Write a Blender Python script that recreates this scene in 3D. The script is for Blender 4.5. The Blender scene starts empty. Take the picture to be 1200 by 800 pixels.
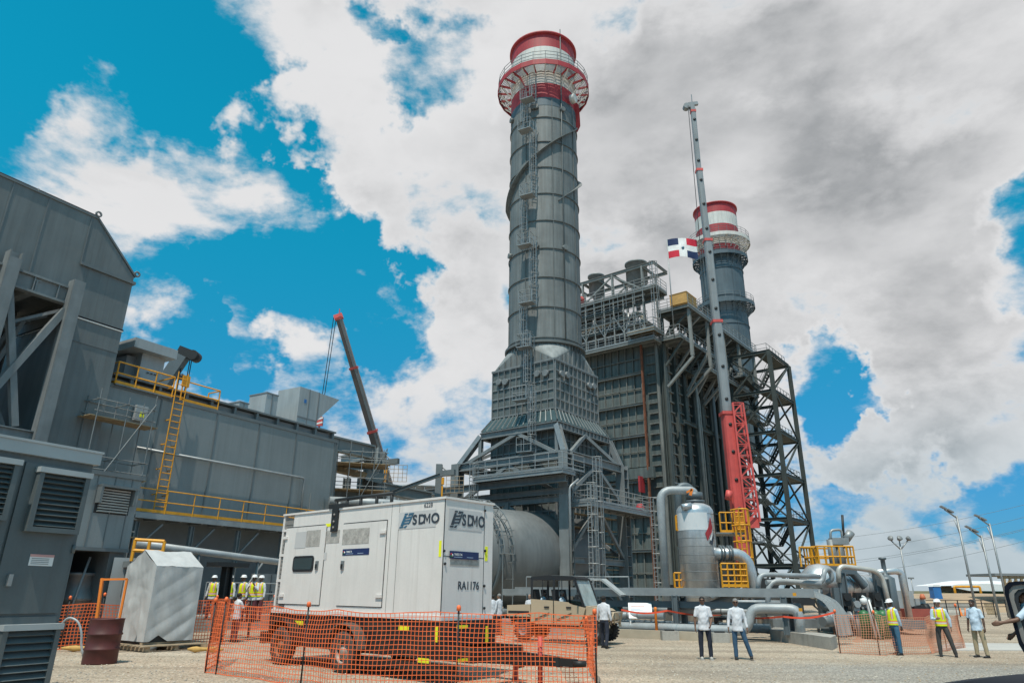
import bpy, bmesh, math, random
from mathutils import Vector, Matrix, noise
V = Vector
R = math.radians
rnd = random.Random(11)
scene = bpy.context.scene
COL = scene.collection
Z = V((0, 0, 1))
# ---------------------------------------------------------------- camera
FPX = 800.0
PITCH, ROLL, EYE = R(20.1), R(0.6), 1.85
FW = V((0, math.cos(PITCH), math.sin(PITCH)))
U0 = V((0, -math.sin(PITCH), math.cos(PITCH))); R0 = V((1, 0, 0))
UP = U0 * math.cos(ROLL) + R0 * -math.sin(ROLL) * -1.0 * -1.0
UP = (U0 * math.cos(ROLL) - R0 * math.sin(ROLL))
RT = (R0 * math.cos(ROLL) + U0 * math.sin(ROLL))
CAM = V((0, 0, EYE))


def ray(px, py):
    return FW + RT * ((px - 600) / FPX) + UP * ((400 - py) / FPX)


def P(px, py, Y):
    d = ray(px, py)
    return CAM + d * (Y / d.y)


def G(px, py, z=0.0):
    d = ray(px, py)
    return CAM + d * ((z - EYE) / d.z)


class Frame:
    """vertical reference plane: u along, w towards the viewer, z up"""
    def __init__(s, o, yaw):
        s.o = V((o[0], o[1], 0)); y = R(yaw)
        s.a = V((math.sin(y), math.cos(y), 0)); s.n = V((s.a.y, -s.a.x, 0))

    def pt(s, u, w, z):
        return s.o + s.a * u + s.n * w + V((0, 0, z))

    def hit(s, px, py, w=0.0):
        d = ray(px, py); o = s.o + s.n * w
        t = (o - CAM).dot(s.n) / d.dot(s.n)
        p = CAM + d * t
        return (p - o).dot(s.a), p.z

    def M(s):
        return Matrix((s.a, s.n, Z)).transposed()


# ---------------------------------------------------------------- materials
def N(nt, t, **kw):
    n = nt.nodes.new(t)
    for k, v in kw.items():
        if k.startswith('i_'):
            n.inputs[k[2:].replace('_', ' ')].default_value = v
        else:
            setattr(n, k, v)
    return n


def mat(name, col, rough=.6, metal=0., var=.18, scale=1.2, streak=0., fine=0., bump=0., stain=None, stain_amt=.5, spec=.5, runs=0., runcol=(.07, .055, .04)):
    m = bpy.data.materials.new(name); m.use_nodes = True
    nt = m.node_tree; nt.nodes.clear()
    out = N(nt, 'ShaderNodeOutputMaterial'); b = N(nt, 'ShaderNodeBsdfPrincipled')
    nt.links.new(b.outputs[0], out.inputs[0])
    b.inputs['Roughness'].default_value = rough; b.inputs['Metallic'].default_value = metal
    b.inputs['Specular IOR Level'].default_value = spec
    geo = N(nt, 'ShaderNodeNewGeometry')
    n1 = N(nt, 'ShaderNodeTexNoise'); n1.inputs['Scale'].default_value = scale
    n1.inputs['Detail'].default_value = 5; n1.inputs['Roughness'].default_value = .6
    nt.links.new(geo.outputs['Position'], n1.inputs['Vector'])
    mr = N(nt, 'ShaderNodeMapRange'); mr.inputs[1].default_value = .3; mr.inputs[2].default_value = .7
    mr.inputs[3].default_value = 1 - var; mr.inputs[4].default_value = 1 + var
    nt.links.new(n1.outputs['Fac'], mr.inputs[0])
    last = mr.outputs[0]

    def mul(a, bsock):
        mm = N(nt, 'ShaderNodeMath', operation='MULTIPLY')
        nt.links.new(a, mm.inputs[0]); nt.links.new(bsock, mm.inputs[1]); return mm.outputs[0]
    if streak:
        mp = N(nt, 'ShaderNodeMapping'); mp.inputs['Scale'].default_value = (2.4, 2.4, .12)
        nt.links.new(geo.outputs['Position'], mp.inputs['Vector'])
        n2 = N(nt, 'ShaderNodeTexNoise'); n2.inputs['Scale'].default_value = 1.6; n2.inputs['Detail'].default_value = 4
        nt.links.new(mp.outputs[0], n2.inputs['Vector'])
        m2 = N(nt, 'ShaderNodeMapRange'); m2.inputs[1].default_value = .35; m2.inputs[2].default_value = .65
        m2.inputs[3].default_value = 1 - streak; m2.inputs[4].default_value = 1 + streak * .5
        nt.links.new(n2.outputs['Fac'], m2.inputs[0]); last = mul(last, m2.outputs[0])
    if fine:
        n3 = N(nt, 'ShaderNodeTexNoise'); n3.inputs['Scale'].default_value = 22; n3.inputs['Detail'].default_value = 3
        nt.links.new(geo.outputs['Position'], n3.inputs['Vector'])
        m3 = N(nt, 'ShaderNodeMapRange'); m3.inputs[1].default_value = .3; m3.inputs[2].default_value = .7
        m3.inputs[3].default_value = 1 - fine; m3.inputs[4].default_value = 1 + fine
        nt.links.new(n3.outputs['Fac'], m3.inputs[0]); last = mul(last, m3.outputs[0])
    mx = N(nt, 'ShaderNodeMix', data_type='RGBA', blend_type='MULTIPLY')
    mx.inputs[0].default_value = 1; mx.inputs[6].default_value = (*col, 1)
    nt.links.new(last, mx.inputs[7])
    csock = mx.outputs[2]
    if stain:
        n4 = N(nt, 'ShaderNodeTexNoise'); n4.inputs['Scale'].default_value = .8; n4.inputs['Detail'].default_value = 8
        n4.inputs['Roughness'].default_value = .7
        nt.links.new(geo.outputs['Position'], n4.inputs['Vector'])
        m4 = N(nt, 'ShaderNodeMapRange'); m4.inputs[1].default_value = .55; m4.inputs[2].default_value = .72
        m4.inputs[3].default_value = 0; m4.inputs[4].default_value = stain_amt
        nt.links.new(n4.outputs['Fac'], m4.inputs[0])
        ms = N(nt, 'ShaderNodeMix', data_type='RGBA'); ms.inputs[7].default_value = (*stain, 1)
        nt.links.new(m4.outputs[0], ms.inputs[0]); nt.links.new(csock, ms.inputs[6]); csock = ms.outputs[2]
    if runs:
        mp = N(nt, 'ShaderNodeMapping'); mp.inputs['Scale'].default_value = (5.5, 5.5, .22)
        nt.links.new(geo.outputs['Position'], mp.inputs['Vector'])
        n5 = N(nt, 'ShaderNodeTexNoise'); n5.inputs['Scale'].default_value = 1.3; n5.inputs['Detail'].default_value = 7; n5.inputs['Roughness'].default_value = .65
        nt.links.new(mp.outputs[0], n5.inputs['Vector'])
        m5 = N(nt, 'ShaderNodeMapRange'); m5.inputs[1].default_value = .53; m5.inputs[2].default_value = .75; m5.inputs[4].default_value = runs
        nt.links.new(n5.outputs['Fac'], m5.inputs[0])
        mr5 = N(nt, 'ShaderNodeMix', data_type='RGBA'); mr5.inputs[7].default_value = (*runcol, 1)
        nt.links.new(m5.outputs[0], mr5.inputs[0]); nt.links.new(csock, mr5.inputs[6]); csock = mr5.outputs[2]
    nt.links.new(csock, b.inputs['Base Color'])
    if bump:
        bp = N(nt, 'ShaderNodeBump'); bp.inputs['Strength'].default_value = bump; bp.inputs['Distance'].default_value = .05
        nt.links.new(n1.outputs['Fac'], bp.inputs['Height']); nt.links.new(bp.outputs[0], b.inputs['Normal'])
    return m


def glass_mat(name, col, rough=.08):
    m = mat(name, col, rough, 0, .05)
    return m


M = {}
M['stack'] = mat('weathered grey steel plate', (.165, .178, .178), .62, .1, .18, .5, .2, .06, stain=(.23, .235, .23), stain_amt=.35, runs=.35)
M['stack_dark'] = mat('grey steel stiffener', (.12, .13, .13), .6, .1, .2)
M['stack_pale'] = mat('bare steel cone', (.25, .265, .265), .75, 0, .12, 1, .15)
M['stack_blue'] = mat('blue grey steel plate', (.085, .118, .14), .6, .2, .15, .4, .12)
M['red_band'] = mat('red aviation paint', (.37, .03, .038), .6, 0, .14, .8, .12, .05, runs=.4)
M['white_band'] = mat('white aviation paint', (.6, .59, .56), .65, 0, .08, .8, .1, .04, runs=.35)
M['galv'] = mat('galvanised steel', (.3, .315, .32), .5, .45, .15, 2)
M['galv_dark'] = mat('dull galvanised steel', (.19, .205, .21), .6, .3, .2, 1.5, .1)
M['beam'] = mat('grey structural steel', (.19, .205, .21), .6, .1, .16, 1, .12)
M['hrsg_panel'] = mat('teal grey casing panel', (.105, .125, .12), .6, .1, .25, .6, .25, .08, stain=(.12, .13, .12), stain_amt=.35)
M['hrsg_frame'] = mat('green grey structural steel', (.075, .09, .087), .6, .1, .2, .8, .15)
M['hrsg_rib'] = mat('grey green casing plate', (.155, .16, .148), .65, .1, .22, .7, .3, .08, stain=(.16, .14, .11), stain_amt=.3)
M['hrsg_light'] = mat('grey edge steel', (.22, .235, .23), .6, .1, .15)
M['tower'] = mat('dark green tower steel', (.045, .056, .054), .6, .1, .2)
M['rust'] = mat('rusty primer', (.17, .06, .03), .85, 0, .35, 3)
M['facade'] = mat('blue grey cladding', (.225, .245, .248), .55, .05, .07, .5, .05, .04, stain=(.25, .265, .265), stain_amt=.4, runs=.16, bump=.08)
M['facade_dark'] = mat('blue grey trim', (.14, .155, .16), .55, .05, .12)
M['duct'] = mat('slate grey duct plate', (.155, .168, .168), .5, .1, .12, .45, .12, .03, stain=(.19, .18, .165), stain_amt=.6, runs=.35, bump=.1)
M['cabinet'] = mat('slate blue cabinet paint', (.1, .12, .126), .45, .05, .1, .8, .08, .03, stain=(.11, .13, .135), stain_amt=.4, runs=.25)
M['cabinet_lip'] = mat('pale cabinet roof paint', (.36, .39, .4), .5, .05, .08)
M['louver'] = mat('dark louver paint', (.06, .08, .09), .5, .1, .1)
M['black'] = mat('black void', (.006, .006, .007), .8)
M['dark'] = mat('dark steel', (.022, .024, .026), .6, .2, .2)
M['grey_box'] = mat('light grey sheet metal', (.36, .38, .385), .5, .15, .08, .8, .1)
M['grey_under'] = mat('mid grey sheet metal', (.2, .21, .215), .55, .15, .1)
M['yellow'] = mat('safety yellow paint', (.68, .3, .012), .5, 0, .14, 2, .12, .06)
M['orange'] = mat('orange paint', (.75, .2, .02), .55, 0, .12)
M['net'] = mat('orange safety netting', (.88, .17, .05), .5, 0, .12, 3)
M['net_pink'] = mat('faded orange netting', (.62, .27, .16), .7, 0, .15, 3)
M['white_gen'] = mat('cream white canopy paint', (.73, .68, .645), .5, 0, .04, 1.2, .04, .02, stain=(.6, .54, .49), stain_amt=.3, runs=.22, runcol=(.3, .24, .19))
M['gen_side'] = mat('grey louvre slat', (.22, .205, .19), .6, 0, .15)
M['gen_patch'] = mat('worn sticker residue', (.4, .37, .34), .7, 0, .3, 6, 0, .15)
M['gen_pale'] = mat('pale sticker panel', (.55, .53, .52), .5, 0, .06)
M['logo'] = mat('dark charcoal lettering', (.04, .05, .065), .5, 0, .1)
M['logo_blue'] = mat('petrol blue lettering', (.035, .12, .2), .5, 0, .1)
M['sign_blue'] = mat('navy sign', (.012, .025, .1), .45, 0, .1)
M['sign_txt'] = mat('white lettering', (.75, .78, .8), .5)
M['hivis'] = mat('fluorescent yellow tape', (.85, .85, .02), .5, 0, .03)
M['trailer'] = mat('black chassis paint', (.016, .015, .015), .55, .1, .25, 1.5, .15, 0, stain=(.1, .075, .055), stain_amt=.5)
M['rubber'] = mat('dusty tyre rubber', (.055, .047, .042), .85, 0, .25, 5)
M['rim'] = mat('dusty steel rim', (.34, .29, .25), .6, .2, .2, 5)
M['rust_rim'] = mat('rusty steel rim', (.22, .115, .07), .7, .2, .3, 5)
M['wrap'] = mat('grey tarpaulin', (.48, .48, .475), .42, 0, .05, 2.2, .08, .03, bump=.15)
M['wood'] = mat('raw pallet wood', (.36, .27, .18), .8, 0, .25, 4, .1, .1)
M['plank'] = mat('scaffold plank', (.3, .22, .13), .8, 0, .25, 3)
M['maroon'] = mat('maroon ribbed metal', (.085, .02, .018), .55, .05, .15, 2, .15)
M['concrete'] = mat('weathered concrete', (.36, .335, .3), .85, 0, .16, 1.6, .12, .1, stain=(.2, .185, .165), stain_amt=.5)
M['slab'] = mat('pale concrete slab', (.43, .41, .38), .85, 0, .1, .8, 0, .08)
M['silver'] = mat('aluminium cladding', (.58, .59, .6), .38, .7, .12, 2.5, .08, .06, bump=.06, runs=.25)
M['pipe'] = mat('grey pipe paint', (.33, .35, .36), .5, .15, .16, 1.8, 0, .08, stain=(.24, .22, .19), stain_amt=.5)
M['pipe_dark'] = mat('slate pipe paint', (.11, .135, .15), .5, .2, .1, 1.5)
M['red_crane'] = mat('red crane paint', (.58, .085, .075), .55, 0, .14, 1, .12, .06, runs=.3)
M['grey_crane'] = mat('grey boom paint', (.25, .265, .275), .45, .1, .08, 1, .1)
M['brown_crane'] = mat('taupe boom paint', (.12, .095, .085), .5, .1, .1, 1)
M['tan'] = mat('sand vehicle paint', (.44, .34, .235), .45, 0, .05, 1)
M['black_plastic'] = mat('black plastic', (.018, .018, .02), .45, 0, .15)
M['glass'] = mat('tinted window glass', (.05, .07, .075), .06, 0, .05)
M['seat'] = mat('black seat vinyl', (.02, .02, .022), .6)
M['blue'] = mat('blue plastic', (.03, .16, .42), .5, 0, .1)
M['green_cyl'] = mat('green cylinder paint', (.03, .14, .05), .45, 0, .1)
M['flag_blue'] = mat('navy flag cloth', (.012, .03, .1), .8)
M['flag_red'] = mat('red flag cloth', (.6, .02, .05), .8)
M['flag_white'] = mat('white flag cloth', (.8, .8, .8), .8)
M['earth'] = mat('dry tan earth', (.36, .26, .17), .95, 0, .25, .25, 0, .15)
M['scrub'] = mat('dry scrub', (.13, .115, .055), .95, 0, .4, .35, 0, .2)
M['red_earth'] = mat('reddish earth', (.36, .2, .13), .95, 0, .2, .5, 0, .15)
M['dome'] = mat('white membrane', (.72, .72, .72), .6, 0, .05)
M['sign_white'] = mat('white board', (.72, .72, .71), .5, 0, .03)
M['print_red'] = mat('faint red print', (.6, .32, .3), .6)
M['print_blue'] = mat('faint blue print', (.35, .45, .6), .6)
M['van_trim'] = mat('grey van trim', (.2, .185, .17), .5)
M['car_paint'] = mat('dark navy car paint', (.006, .008, .014), .5, 0, .05, spec=.1)
M['tape'] = mat('red barrier tape', (.75, .08, .03), .5)


# ---------------------------------------------------------------- mesh builder
ORG = {}


def frame_of(d, up=Z):
    d = d.normalized()
    if abs(d.dot(up)) > .98:
        up = V((0, 1, 0)) if abs(d.y) < .9 else V((1, 0, 0))
    s = d.cross(up).normalized(); u = s.cross(d).normalized()
    return d, s, u


class MB:
    def __init__(s):
        s.v = []; s.f = []; s.mi = []; s.sm = []

    def add(s, vs, fs, mi=0, sm=False):
        o = len(s.v); s.v += [V(v) for v in vs]
        for f in fs:
            s.f.append(tuple(i + o for i in f)); s.mi.append(mi); s.sm.append(sm)
        return s

    def box(s, c, size, M3=None, mi=0):
        c = V(c); x, y, z = [k / 2 for k in size]
        vs = [V((sx * x, sy * y, sz * z)) for sx in (-1, 1) for sy in (-1, 1) for sz in (-1, 1)]
        if M3 is not None:
            vs = [M3 @ v for v in vs]
        vs = [v + c for v in vs]
        fs = [(0, 1, 3, 2), (4, 6, 7, 5), (0, 4, 5, 1), (2, 3, 7, 6), (0, 2, 6, 4), (1, 5, 7, 3)]
        return s.add(vs, fs, mi)

    def fbox(s, fr, u0, u1, w0, w1, z0, z1, mi=0):
        """box in a Frame's coordinates"""
        vs = [fr.pt(u, w, z) for u in (u0, u1) for w in (w0, w1) for z in (z0, z1)]
        fs = [(0, 1, 3, 2), (4, 6, 7, 5), (0, 4, 5, 1), (2, 3, 7, 6), (0, 2, 6, 4), (1, 5, 7, 3)]
        return s.add(vs, fs, mi)

    def bar(s, p, q, w, h=None, up=Z, mi=0):
        h = h or w; p = V(p); q = V(q)
        d, sd, u = frame_of(q - p, up)
        vs = [e + sd * (a * w / 2) + u * (b * h / 2) for e in (p, q) for a, b in ((-1, -1), (1, -1), (1, 1), (-1, 1))]
        return s.add(vs, [(0, 1, 2, 3), (7, 6, 5, 4), (0, 4, 5, 1), (1, 5, 6, 2), (2, 6, 7, 3), (3, 7, 4, 0)], mi)

    def ibeam(s, p, q, w, h, up=Z, t=None, mi=0):
        p = V(p); q = V(q); t = t or h * .12
        d, sd, u = frame_of(q - p, up)
        s.bar(p + u * (h / 2 - t / 2), q + u * (h / 2 - t / 2), w, t, up, mi)
        s.bar(p - u * (h / 2 - t / 2), q - u * (h / 2 - t / 2), w, t, up, mi)
        s.bar(p, q, t, h - 2 * t, up, mi)
        return s

    def tube(s, pts, r, n=8, mi=0, caps=True, closed=False, sm=True):
        pts = [V(p) for p in pts]; k = len(pts)
        rs = r if isinstance(r, (list, tuple)) else [r] * k
        vs = []; u = None
        for i, p in enumerate(pts):
            if closed:
                d = pts[(i + 1) % k] - pts[i - 1]
            else:
                d = pts[min(i + 1, k - 1)] - pts[max(i - 1, 0)]
            d = d.normalized() if d.length else V((0, 0, 1))
            if u is None:
                _, sd, u = frame_of(d)
            else:
                u = (u - d * u.dot(d))
                u = u.normalized() if u.length > 1e-6 else frame_of(d)[2]
            sd = d.cross(u)
            for j in range(n):
                a = 2 * math.pi * j / n
                vs.append(p + (sd * math.cos(a) + u * math.sin(a)) * rs[i])
        fs = []
        for i in range(k if closed else k - 1):
            for j in range(n):
                a = i * n + j; b = i * n + (j + 1) % n; i2 = (i + 1) % k
                fs.append((a, b, i2 * n + (j + 1) % n, i2 * n + j))
        s.add(vs, fs, mi, sm and n > 5)
        if caps and not closed:
            o = len(s.v) - len(vs)
            s.f.append(tuple(o + j for j in reversed(range(n)))); s.mi.append(mi); s.sm.append(False)
            s.f.append(tuple(o + (k - 1) * n + j for j in range(n))); s.mi.append(mi); s.sm.append(False)
        return s

    def pipe(s, pts, r, n=12, bend=None, mi=0):
        """pipe with rounded elbows"""
        pts = [V(p) for p in pts]; bend = bend or r * 2.6
        out = [pts[0]]
        for i in range(1, len(pts) - 1):
            a = (pts[i - 1] - pts[i]); b = (pts[i + 1] - pts[i])
            k = min(bend, a.length * .48, b.length * .48)
            p0 = pts[i] + a.normalized() * k; p1 = pts[i] + b.normalized() * k
            for j in range(6):
                t = j / 5
                out.append(p0 * (1 - t) ** 2 + pts[i] * 2 * t * (1 - t) + p1 * t * t)
        out.append(pts[-1])
        return s.tube(out, r, n, mi)

    def lathe(s, prof, c, axis=Z, n=40, mi=0, a0=0, a1=None, sm=True, seg_mi=None):
        c = V(c); d, sd, u = frame_of(axis)
        full = a1 is None
        a1 = a0 + 2 * math.pi if full else a1
        m = n if full else n + 1
        vs = []
        for r, z in prof:
            for j in range(m):
                a = a0 + (a1 - a0) * j / n
                vs.append(c + d * z + (sd * math.cos(a) + u * math.sin(a)) * r)
        o = len(s.v); s.v += vs
        for i in range(len(prof) - 1):
            for j in range(n):
                j2 = (j + 1) % m
                s.f.append((o + i * m + j, o + i * m + j2, o + (i + 1) * m + j2, o + (i + 1) * m + j))
                s.mi.append(seg_mi[i] if seg_mi else mi); s.sm.append(sm)
        return s

    def cyl(s, p, q, r, n=16, mi=0):
        return s.tube([p, q], r, n, mi)

    def prism(s, poly, ext, mi=0):
        """closed polygon of world points extruded by vector"""
        poly = [V(p) for p in poly]; e = V(ext); k = len(poly)
        vs = poly + [p + e for p in poly]
        fs = [tuple(range(k)), tuple(reversed(range(k, 2 * k)))]
        fs += [(i, (i + 1) % k + 0, (i + 1) % k + k, i + k)[::-1] for i in range(k)]
        return s.add(vs, fs, mi)

    def rail(s, pts, h=1.1, sp=1.5, r=.028, mids=1, toe=True, mi=0, closed=False, toe_mi=None, n=5):
        pts = [V(p) for p in pts]
        if closed:
            pts = pts + [pts[0]]
        for i in range(len(pts) - 1):
            a, b = pts[i], pts[i + 1]; L = (b - a).length; k = max(1, round(L / sp))
            for j in range(k + 1 if i == len(pts) - 2 else k):
                p = a.lerp(b, j / k); s.tube([p, p + Z * h], r, n, mi)
            for m in range(mids + 1):
                hh = h * (m + 1) / (mids + 1)
                s.tube([a + Z * hh, b + Z * hh], r, n, mi)
            if toe:
                s.bar(a + Z * .1, b + Z * .1, .02, .14, Z, mi if toe_mi is None else toe_mi)
        return s

    def ladder(s, p, q, w, side, r=.03, step=.32, mi=0):
        p = V(p); q = V(q); side = side.normalized() * (w / 2)
        s.tube([p - side, q - side], r, 5, mi); s.tube([p + side, q + side], r, 5, mi)
        k = max(2, int((q - p).length / step))
        for i in range(1, k):
            c = p.lerp(q, i / k); s.tube([c - side, c + side], r * .7, 4, mi, caps=False)
        return s

    def cage(s, p, q, w, out, r=.025, gap=1.1, mi=0):
        """ladder safety cage: half hoops bulging along out, with straps"""
        p = V(p); q = V(q); d = (q - p).normalized(); out = (out - d * out.dot(d)).normalized(); sd = d.cross(out)
        k = max(1, int((q - p).length / gap)); arcs = []
        for i in range(k + 1):
            c = p.lerp(q, i / k)
            arc = [c + sd * (math.cos(a) * w) + out * (math.sin(a) * w * 1.7) for a in [math.pi * j / 6 for j in range(7)]]
            s.tube(arc, r, 4, mi); arcs.append(arc)
        for j in (1, 2, 3, 4, 5):
            s.tube([arcs[0][j], arcs[-1][j]], r * .8, 4, mi)
        return s

    def build(s, name, mats, parent=None, label=None, at=None, M4=None):
        org = ORG[parent.name] if parent else V(at or (0, 0, 0))
        me = bpy.data.meshes.new(name)
        vs = s.v if M4 is None else [M4 @ v for v in s.v]
        me.from_pydata([v - org for v in vs], [], s.f)
        if not isinstance(mats, (list, tuple)):
            mats = [mats]
        for m in mats:
            me.materials.append(M[m] if isinstance(m, str) else m)
        me.polygons.foreach_set('material_index', s.mi); me.polygons.foreach_set('use_smooth', s.sm)
        me.update()
        o = bpy.data.objects.new(name, me); COL.objects.link(o)
        if parent:
            o.parent = parent
        else:
            o.location = org
        ORG[o.name] = org
        if label:
            o['label'] = label
        return o


def tag(o, label=None, cat=None, group=None, kind=None):
    if label: o['label'] = label
    if cat: o['category'] = cat
    if group: o['group'] = group
    if kind: o['kind'] = kind
    return o


def thing(name, label, cat, loc=(0, 0, 0), group=None):
    o = bpy.data.objects.new(name, None); COL.objects.link(o)
    o.location = V(loc); o.empty_display_size = .3
    ORG[o.name] = V(loc)
    return tag(o, label, cat, group)


def copy_tree(o, loc=None, label=None, rotz=None, parent=None):
    c = o.copy(); COL.objects.link(c)
    ORG[c.name] = ORG.get(o.name, V((0, 0, 0)))
    if parent: c.parent = parent
    if loc is not None:
        c.location = V(loc); ORG[c.name] = V(loc)
    if rotz is not None: c.rotation_euler = (0, 0, rotz)
    if label: c['label'] = label
    for ch in [x for x in bpy.data.objects if x.parent == o]:
        copy_tree(ch, parent=c)
    return c


_FONT = {}


def text(name, body, size, origin, right, up, mat_, parent, depth=.004, bold=0., width=1.0):
    cu = bpy.data.curves.new(name, 'FONT'); cu.body = body; cu.size = size; cu.extrude = depth; cu.offset = bold
    ob = bpy.data.objects.new(name, cu); COL.objects.link(ob)
    dg = bpy.context.evaluated_depsgraph_get()
    me = bpy.data.meshes.new_from_object(ob.evaluated_get(dg))
    bpy.data.objects.remove(ob); bpy.data.curves.remove(cu)
    right = right.normalized(); up = up.normalized(); n = right.cross(up)
    org = ORG[parent.name]
    for v in me.vertices:
        v.co = V(origin) + right * v.co.x * width + up * v.co.y + n * (v.co.z + depth) - org
    me.materials.clear(); me.materials.append(M[mat_])
    o = bpy.data.objects.new(name, me); COL.objects.link(o); o.parent = parent; ORG[o.name] = org
    return o


def net(name, pts, z0f, z1f, cell, matname, label, cat='safety net', group=None, w=.02, posts=None, post_mat='dark', sag=.05, seed=0, lean=0.0):
    """plastic mesh barrier: real strands woven along a polyline; z0f/z1f give bottom and top along it"""
    pts = [V(p) for p in pts]
    t = thing(name, label, cat, pts[0], group)
    seg = [(pts[i + 1] - pts[i]).length for i in range(len(pts) - 1)]; L = sum(seg)
    def at(d):
        d = max(0, min(L, d))
        for i, l in enumerate(seg):
            if d <= l or i == len(seg) - 1:
                return pts[i].lerp(pts[i + 1], d / l), (pts[i + 1] - pts[i]).normalized()
            d -= l
    def node(i, j, nx, nz):
        d = L * i / nx; p, dr = at(d); n = V((dr.y, -dr.x, 0)); f = j / nz
        z0 = z0f(d / L); z1 = z1f(d / L) - sag * abs(math.sin(math.pi * d / 2.1 + seed)) * f
        k = noise.noise(V((d * .9 + seed * 7, f * 1.6, seed))); k2 = noise.noise(V((d * 1.3 + 3, f * 2.0, seed + 4)))
        return p + n * (k * .09 + lean * f) + dr * (k2 * .05) + Z * (z0 + (z1 - z0) * f + k2 * .03)
    nx = max(2, int(L / cell)); nz = max(2, int((z1f(.5) - z0f(.5)) / cell))
    g = [[node(i, j, nx, nz) for j in range(nz + 1)] for i in range(nx + 1)]
    m = MB()
    def ribbon(line, wd, vert):
        for a, b in zip(line[:-1], line[1:]):
            m.bar(a, b, .006 if not vert else wd, wd if not vert else .006, Z if not vert else (at(0)[1].cross(Z)))
    for j in range(nz + 1):
        ribbon([g[i][j] for i in range(nx + 1)], w * (1.6 if j in (0, nz) else 1), False)
    for i in range(nx + 1):
        ribbon(g[i], w, True)
    m.build('mesh_panel', matname, t)
    if posts:
        for d, h in posts:
            p, dr = at(d * L); pm = MB(); pm.tube([p, p + Z * h], .018, 6)
            po = pm.build('stake', post_mat, t)
            cm = MB(); cm.lathe([(0, -.02), (.045, -.02), (.045, .05), (.03, .08), (0, .09)], p + Z * h, n=8)
            cm.build('stake_cap', 'net', po)
    return t


def scaffold(name, fr, u0, u1, w0, w1, z0, z1, nu, lifts, label, cat='scaffold', group=None, r=.026, planks=True, diag=True):
    t = thing(name, label, cat, fr.pt((u0 + u1) / 2, (w0 + w1) / 2, z0), group)
    m = MB(); us = [u0 + (u1 - u0) * i / nu for i in range(nu + 1)]
    for u in us:
        for w in (w0, w1):
            m.tube([fr.pt(u, w, z0), fr.pt(u + rnd.uniform(-.02, .02), w, z1 + rnd.uniform(-.1, .5))], r, 5)
    m.build('standard', 'galv_dark', t)
    for k in range(1, lifts + 1):
        m = MB(); z = z0 + (z1 - z0) * k / lifts - .3
        for zz in (z, z - .55):
            for w in (w0, w1):
                m.tube([fr.pt(u0 - .15, w, zz), fr.pt(u1 + .15, w, zz)], r, 5)
        for u in us:
            m.tube([fr.pt(u, w0 - .1, z), fr.pt(u, w1 + .1, z)], r, 5)
        m.build('ledger', 'galv_dark', t)
    if diag:
        m = MB()
        for k in range(lifts):
            za = z0 + (z1 - z0) * k / lifts; zb = z0 + (z1 - z0) * (k + 1) / lifts
            i = k % nu
            m.tube([fr.pt(us[i], w1 + .04, za), fr.pt(us[i + 1], w1 + .04, zb)], r, 5)
        m.build('brace', 'galv_dark', t)
    if planks:
        for k in range(1, lifts + 1):
            z = z0 + (z1 - z0) * k / lifts - 1.1
            if z < z0 + .5: continue
            m = MB(); nb = max(2, int(abs(w1 - w0) / .26))
            for j in range(nb):
                wa = w0 + (w1 - w0) * j / nb; wb = w0 + (w1 - w0) * (j + .9) / nb
                m.fbox(fr, u0 - .2 - rnd.uniform(0, .2), u1 + .2 + rnd.uniform(0, .2), wa, wb, z, z + .045)
            m.build('plank_deck', 'plank', t)
    return t
# ================================================================ people
SKIN = {k: mat('skin ' + k, c, .55, 0, .08, 9) for k, c in dict(dark=(.085, .042, .026), brown=(.16, .08, .05), tan=(.27, .145, .095)).items()}
EYE_W = mat('eye white', (.6, .58, .55), .3); LIP = mat('lip', (.16, .06, .05), .5)
HAIR = {'black': mat('black hair', (.012, .011, .011), .8, 0, .3, 30), 'grey': mat('grey hair', (.2, .19, .185), .8, 0, .3, 30)}
CLOTH = {k: mat(k + ' cloth', c, .85, 0, .09, 5, .05) for k, c in {
    'white': (.62, .62, .65), 'off white': (.55, .56, .6), 'pale blue': (.5, .6, .7), 'navy': (.016, .02, .035), 'denim': (.035, .085, .15),
    'blue jean': (.04, .12, .2), 'charcoal': (.055, .052, .05), 'khaki': (.38, .3, .19), 'hi vis yellow': (.66, .78, .01), 'hi vis orange': (.85, .22, .06),
    'black': (.012, .012, .014), 'dark red': (.12, .03, .04), 'silver tape': (.55, .55, .52)}.items()}
HAT_W = mat('white helmet shell', (.78, .78, .78), .35, 0, .02)
SHOE = mat('dark shoe leather', (.02, .018, .018), .5); SHOE_L = mat('pale trainer', (.42, .4, .37), .7, 0, .2, 12)
LENS = mat('dark lens', (.008, .008, .01), .1)


def loft(m, rings, n=14, mi=0):
    vs = []
    for c, rx, ry in rings:
        for j in range(n):
            a = 2 * math.pi * j / n
            vs.append(V(c) + V((math.cos(a) * rx, math.sin(a) * ry, 0)))
    fs = [(i * n + j, i * n + (j + 1) % n, (i + 1) * n + (j + 1) % n, (i + 1) * n + j) for i in range(len(rings) - 1) for j in range(n)]
    fs += [tuple(reversed(range(n))), tuple((len(rings) - 1) * n + j for j in range(n))]
    m.add(vs, fs, mi, True)


def ball(m, c, r, n=12):
    c = V(c); rx, ry, rz = r if isinstance(r, (tuple, list)) else (r, r, r)
    rings = [(c + V((0, 0, -math.cos(math.pi * i / 8) * rz)), max(.002, math.sin(math.pi * i / 8)) * rx, max(.002, math.sin(math.pi * i / 8)) * ry) for i in range(9)]
    loft(m, rings, n)


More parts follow.
